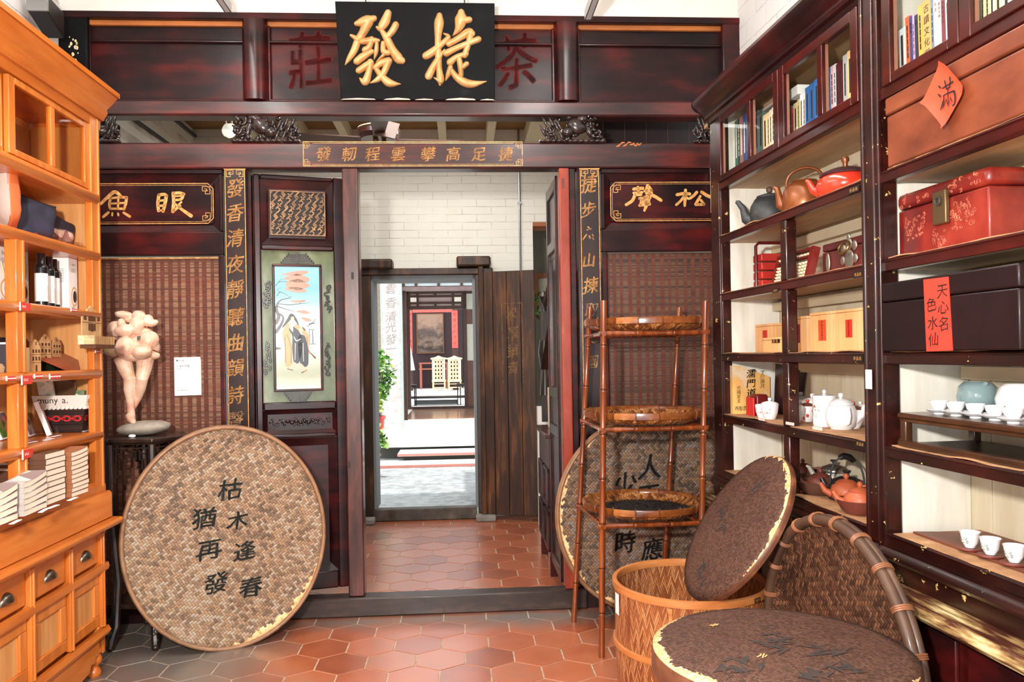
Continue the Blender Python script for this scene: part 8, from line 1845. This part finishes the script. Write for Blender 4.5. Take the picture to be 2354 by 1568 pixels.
g = MB(); text_line(g, '展覽', fn, .012, z0_ + .026, .008); g.build('printed_text', plain('pink_print', (226, 130, 140), .7), t)
# ---------------------------------------------------------------- bamboo rack with three trays
def P3(px, py, Y): 
    q = Frame((0, Y, 0), (1, 0, 0), (0, 1, 0)).p(px, py); return Vector((q[0], Y, q[1]))
legs = [(P3(1388, 691, 3.86), P3(1383, 1512, 3.86)), (P3(1622, 692, 3.90), P3(1608, 1500, 3.90)), (P3(1356, 708, 4.40), P3(1319, 1430, 4.375)), (P3(1562, 707, 4.42), P3(1520, 1424, 4.40))]
for a_, b_ in legs: b_.z = .0
t = thing('bamboo_rack', 'tall reddish bamboo rack of four poles holding three round trays', 'rack', W, (.65, 4.12, 0))
def bamboo(m, A, B, r, nodes):
    pts = []; rr = []; n = nodes
    for k in range(n + 1):
        f = k / n
        if 0 < k < n:
            for e, q in ((-.012, 1.0), (-.004, 1.16), (.0, .92), (.004, 1.16), (.012, 1.0)): pts.append(A.lerp(B, f) + (B - A).normalized() * e); rr.append(r * q)
        else: pts.append(A.lerp(B, f)); rr.append(r * (1.06 if k == 0 else 1))
    m.tube(pts, rr, 12)
ND = plain('bamboo_node', (40, 18, 8), .4)
for i, (a_, b_) in enumerate(legs):
    m = MB(); bamboo(m, a_, b_, .0155 if i < 2 else .0145, 8); lg = m.build('leg', BAMBOO, t, sharp=60)
    q = MB()
    for k in range(1, 8):
        c = a_.lerp(b_, k / 8); q.tube([c + Vector((0, 0, -.0022)), c + Vector((0, 0, .0022))], .0168 if i < 2 else .0157, 12)
    q.build('node', ND, lg)
FL_ = [1.595, 1.12, .645]
def at(i, z): a_, b_ = legs[i]; f = (a_.z - z) / (a_.z - b_.z); return a_.lerp(b_, f)
for z in FL_:
    for i, j in ((0, 1), (0, 2), (1, 3), (2, 3)):
        A, B = at(i, z), at(j, z); d = (B - A).normalized(); m = MB(); bamboo(m, A - d * .022, B + d * .022, .0125, 3 if (i, j) == (0, 1) else 2); m.build('rail', BAMBOO, t, sharp=60)
TWT = weave('tray_weave', [(84, 42, 18), (132, 74, 34), (176, 112, 60), (206, 146, 88)], .013, 2, math.radians(30), .4, None, .6, .35, .3, 'UV', 2.0, 1.0)
for k, (z, (l, r)) in enumerate(zip(FL_, ((1345, 1628), (1339, 1616), (1334, 1613)))):
    c = (at(0, z) + at(1, z) + at(2, z) + at(3, z)) / 4; A = Frame((0, c.y, 0), (1, 0, 0), (0, 1, 0)); x0 = A.p(l, 900)[0]; x1 = A.p(r, 900)[0]; R = (x1 - x0) / 2 * .985; cx_ = (x0 + x1) / 2 
    zb = z + .0135; lab = ('topmost tray', 'middle tray', 'bottom tray filled with dark tea leaves')[k]
    t = thing('bamboo_tray', 'round glossy bamboo tray, the ' + lab + ' of the rack', 'tray', W, (cx_, c.y, zb), 'round trays of the bamboo rack')
    m = MB(); m.lathe([(0, 0), (R * .5, 0), (R * .80, .004), (R * .92, .022), (R * .965, .046), (R * .955, .048), (R * .90, .026), (R * .78, .010), (0, .006)], (cx_, c.y, zb), 56); m.build('woven_bowl', TWT, t, sharp=70)
    n = 17; m = MB()
    for q in range(n):
        A0, A1 = 2 * PI * q / n + .012, 2 * PI * (q + 1) / n - .012
        m.lathe([(R * .985, .032), (R * 1.0, .034), (R * 1.005, .055), (R * .998, .066), (R * .975, .066), (R * .955, .060), (R * .95, .040), (R * .985, .032)], (cx_, c.y, zb), 5, a0=A0, a1=A1)
    m.build('rim', TRAYR, t, sharp=50)
    for q in range(n):
        m = MB(); A0 = 2 * PI * q / n; u = Vector((math.cos(A0), math.sin(A0), 0))
        m.tube([Vector((cx_, c.y, zb)) + u * R * rr + Vector((0, 0, zz)) for rr, zz in ((.95, .035), (.955, .066), (.98, .071), (1.005, .066), (1.012, .05), (.99, .028))], .0032, 6)
        m.build('binding', plain('cane_binding', (110, 56, 22), .4), t)
    if k == 2:
        R_ = random.Random(3); m = MB()
        for q in range(2600):
            A0 = R_.uniform(0, 2 * PI); rr = R * .86 * math.sqrt(R_.random()); hgt = .012 + .016 * (1 - (rr / (R * .86)) ** 2) + R_.uniform(0, .004)
            p = Vector((cx_ + rr * math.cos(A0), c.y + rr * math.sin(A0), zb + hgt)); d = Vector((R_.uniform(-1, 1), R_.uniform(-1, 1), R_.uniform(-.3, .5))).normalized() * R_.uniform(.005, .011); s_ = d.orthogonal().normalized() * .0016
            m.add([p - d, p + s_, p + d, p - s_ + Vector((0, 0, .0015))], [(0, 1, 2, 3)])
        m.lathe([(0, .026), (R * .5, .022), (R * .82, .012), (R * .84, .009)], (cx_, c.y, zb), 40)
        m.top('tea_leaves', grain('black_tea', [(.3, (20, 14, 12)), (.6, (38, 28, 24)), (.8, (64, 48, 40))], (1, 1, 1), 60, 4, .8), 'dark loose tea leaves heaped in the bottom tray of the bamboo rack', 'tea leaves', W, (cx_, c.y, zb + .01), kind='stuff')
# ---------------------------------------------------------------- tall open basket with the tilted lid
YB_ = 3.30; A = Frame((0, YB_, 0), (1, 0, 0), (0, 1, 0)); x0 = A.p(1409, 1330)[0]; x1 = A.p(1763, 1330)[0]; R = (x1 - x0) / 2; cx_ = (x0 + x1) / 2; HB = A.p(1586, 1331)[1] + .0
def zigzag(name, cols, nz, hz, depth_):
    tt = NT(name); tc = tt.n('ShaderNodeTexCoord'); sp = tt.n('ShaderNodeSeparateXYZ'); tt.t.links.new(tc.outputs['UV'], sp.inputs[0])
    u = tt.math('MULTIPLY', sp.outputs[0], nz); v = tt.math('DIVIDE', sp.outputs[1], hz)
    u2 = tt.math('MULTIPLY', u, 2.0); iu = tt.math('FLOOR', u2); fu = tt.math('FRACT', u2)
    tri = tt.math('ABSOLUTE', tt.math('MULTIPLY', tt.math('SUBTRACT', tt.math('FRACT', u), .5), 2.0))   # zigzag
    k = tt.math('ADD', v, tt.math('MULTIPLY', tri, 2.1)); ik = tt.math('FLOOR', k); fk = tt.math('FRACT', k)
    cb = tt.n('ShaderNodeCombineXYZ', ins={0: iu, 1: ik}); w = tt.n('ShaderNodeTexWhiteNoise', noise_dimensions='2D'); tt.t.links.new(cb.outputs[0], w.inputs[0])
    over = tt.math('LESS_THAN', fk, .60)
    n = tt.noise(tt.coords((1, 1, .3)), 7, 4); val = tt.math('ADD', tt.math('MULTIPLY', w.outputs[0], .6), tt.math('MULTIPLY', n, .4)); c = tt.ramp(val, [(.25 + .5 * i / (len(cols) - 1), q) for i, q in enumerate(cols)])
    dk = tt.mix(.6, c, srgb((104, 52, 24))); c = tt.mix(over, dk, c)
    hgt = tt.math('MULTIPLY', over, tt.math('SINE', tt.math('MULTIPLY', tt.math('DIVIDE', fk, .6), PI)))
    tt.set(color=c, rough=.45, coat=.1); tt.bump(hgt, .7, depth_); MATS[name] = tt.m; return tt.m
ZZ = zigzag('chevron_weave', [(140, 74, 36), (172, 98, 52), (194, 120, 68), (214, 148, 94)], 56, .024, .004)
t = thing('tea_basket', 'tall open honey-coloured bamboo basket of zigzag weave holding the tilted lid', 'basket', W, (cx_, YB_, 0))
MB().lathe([(0, .004), (R * .93, .004), (R * .95, .02), (R * .975, HB * .5), (R * .975, HB - .02), (R * .955, HB - .02), (R * .95, HB * .5), (R * .92, .02), (0, .012)], (cx_, YB_, 0), 96).build('woven_wall', ZZ, t, sharp=50)
for z, w, nm in ((HB - .028, .030, 'rim'), (.275, .024, 'hoop'), (.02, .024, 'hoop')):
    MB().lathe([(R * .975, z), (R * 1.0, z + .003), (R * 1.004, z + w * .5), (R * 1.0, z + w), (R * .975, z + w + .002)] + ([(R * .945, z + w + .001), (R * .935, z + w * .5), (R * .945, z)] if nm == 'rim' else []), (cx_, YB_, 0), 72).build(nm, HONEY, t, sharp=50)
m = MB()
for A0 in (-2.05, -.6, .9, 2.4): m.lathe([(R * .978, .03), (R * .992, .03), (R * .992, HB - .03), (R * .978, HB - .03)], (cx_, YB_, 0), 2, a0=A0, a1=A0 + .045)
m.build('upright_strip', HONEY, t)
A0 = -PI / 2 + .62; pz = HB - .012; o_ = MB(); o_.lathe([(R * 1.006, HB - .022), (R * 1.008, HB - .022), (R * 1.008, HB - .004), (R * 1.006, HB - .004)], (cx_, YB_, 0), 4, a0=A0, a1=A0 + .12); o_.build('black_tag', LBK, t, label='small black label on the rim')
g = MB(); fn = lambda a, z, d=0: Vector((cx_ + R * 1.0095 * math.cos(A0 + .06 + a / R), YB_ + R * 1.0095 * math.sin(A0 + .06 + a / R), HB - .013 + z))
for k, ch in enumerate('茶籠子'): char(g, ch, fn, -.011 + .011 * k, 0, .010, .014)
g.build('tag_writing', GILT, t)
A0 = PI + .25; o_ = MB(); o_.lathe([(R * 1.0, HB - .12), (R * 1.003, HB - .12), (R * 1.003, HB - .035), (R * 1.0, HB - .035)], (cx_, YB_, 0), 3, a0=A0 - .1, a1=A0 + .03); o_.build('paper_slip', PAPER, t, label='white paper slip on the side')
def lidweave(name, R_, lo, hi, sx, sz, th, sc=9):
    return weave(name, [(50, 30, 22), (76, 46, 34), (92, 58, 44), (108, 74, 58)], .0075, 1, math.radians(8), .45, (R_, lo, hi, sx, sz, th, sc), .35, .6)
def drum_lid(name, label, fr, Rr, skirt, mat, cat='lid', worn=None):
    t = thing(name, label, cat, fr, (0, 0, 0)); n = 80; k = 10; m = MB(); vs = [(0, -.018, 0)]
    for i in range(1, k + 1):
        f = i / k; y = -.018 * (1 - f ** 3)
        for j in range(n): A = 2 * PI * j / n; vs.append((Rr * f * math.cos(A), y, Rr * f * math.sin(A)))
    fs = [(0, 1 + j, 1 + (j + 1) % n) for j in range(n)]
    for i in range(k - 1): fs += [(1 + i * n + j, 1 + (i + 1) * n + j, 1 + (i + 1) * n + (j + 1) % n, 1 + i * n + (j + 1) % n) for j in range(n)]
    m.add(vs, fs); o = m.build('woven_top', mat, t, sharp=70); s_ = o.modifiers.new('thick', 'SOLIDIFY'); s_.thickness = .004; s_.offset = 1
    m = MB(); vs = []
    pr = [(1.0, -.002), (1.012, .004), (1.014, skirt * .5), (1.012, skirt), (.985, skirt), (.985, .004)]
    for j in range(n):
        A = 2 * PI * j / n; vs += [(Rr * q * math.cos(A), y, Rr * q * math.sin(A)) for q, y in pr]
    m.add(vs, [(j * 6 + i, j * 6 + (i + 1) % 6, ((j + 1) % n) * 6 + (i + 1) % 6, ((j + 1) % n) * 6 + i) for j in range(n) for i in range(6)]); m.build('skirt', worn or RIMD, t, sharp=60)
    return t
SKW = grain('worn_skirt', [(.3, (74, 42, 28)), (.55, (112, 66, 44)), (.78, (160, 106, 70))], (1, 1, 1), 10, 6, .5, .1, bump=.3)
LF = W.sub(.90, 3.20, .785, -1.49, .594)
t = drum_lid('basket_lid', 'dark round basket lid with frayed pale edge, tilted up out of the tall basket', LF, .334, .022, lidweave('lid_weave_tilted', .334, .085, .30, .62, .62, 1.03, 10), 'lid', SKW)
def smudge(fr, t, pts, RR=.328):
    fn = lambda x, z, d=0: Vector((x, -.018 * (1 - min(1, math.hypot(x, z) / RR) ** 3) - .0058, z))
    for (px, py), (dx, dz, w) in pts:
        g = MB(); x, z = fr.p(px, py, -.018); 
        for k in range(9):
            u, v = x + random.uniform(-.045, .055), z + random.uniform(-.04, .04); e = random.uniform(0, PI)
            stroke(g, [(u - .03 * math.cos(e), v - .03 * math.sin(e), .003), (u, v + .004, w * .42), (u + .035 * math.cos(e), v + .03 * math.sin(e), .002)], fn, 0, 6)
        g.build('faded_character', grain('faded_ink', [(.36, (84, 54, 42)), (.5, (58, 48, 44)), (.7, (46, 45, 44))], (1, 1, 1), 34, 5, .7), t, label='faded grey brush character')
smudge(LF, t, [((1742, 1120), (.02, .05, .018)), ((1660, 1180), (.03, .06, .022)), ((1668, 1200), (-.03, .03, .016)), ((1612, 1320), (.03, .03, .020))])
# big lidded drum in the foreground
ZD = .662; XD, YD = .735, 2.185; RD = 577 / 1800 * YD / 2
t = thing('tea_drum', 'large dark lidded tea basket in the foreground with frayed pale rim', 'basket', W, (XD, YD, 0))
m = MB().lathe([(0, .004), (RD * .90, .004), (RD * .93, .02), (RD * .955, .3), (RD * .96, ZD - .03), (0, ZD - .03)], (XD, YD, 0), 80); m.build('woven_wall', zigzag('drum_weave', [(70, 40, 24), (104, 62, 38), (132, 84, 54), (154, 104, 70)], 56, .024, .004), t, sharp=50)
DF = Frame((XD, YD, ZD), (1, 0, 0), (0, 0, -1), (0, 1, 0))
t = drum_lid('drum_lid', 'flat dark woven lid with frayed pale rim on the big foreground basket', DF, RD, .062, lidweave('lid_weave_flat', RD, .07, .24, -.62, -.55, .985, 7), 'lid', SKW)
smudge(DF, t, [((1760, 1470), (.08, .0, .03)), ((1800, 1490), (.05, -.03, .025)), ((1900, 1500), (.07, .01, .03)), ((1700, 1530), (.1, -.02, .035)), ((1850, 1560), (.1, .01, .035)), ((1930, 1540), (.06, .02, .03))], RD)
g = MB(); fn = lambda x, z, d=0: Vector((x, -.018 * (1 - min(1, math.hypot(x, z) / RD) ** 3) - .006, z))
for px, py in ((1640, 1438), (1750, 1512)):
    g = MB(); x, z = DF.p(px, py, -.018)
    for k in range(6): line(g, fn, x - .012 + .004 * k, z + random.uniform(-.012, 0), x - .004 + .004 * k, z + random.uniform(.0, .014), .004)
    g.build('bare_patch', plain('bare_bamboo', (232, 172, 112), .6), t, label='bare pale patch')
# brown winnowing tray leaning against the dark cabinet
TF = W.sub(1.052, 2.61, .468, -1.43, .02)
TW3 = weave('twill_brown', [(44, 27, 18), (76, 46, 31), (102, 66, 45), (126, 86, 60)], .0115, 2, math.radians(62), .4, None, .8, .5, .1)
tray('winnowing_tray', 'brown round tray with thick bound rim leaning against the dark cabinet', TF, .452, .455, .035, TW3, RIMD, .019, None, 22, grain('rim_binding', [(.3, (112, 66, 40)), (.7, (164, 106, 70))], (1, 1, 1), 20, 4, .5))
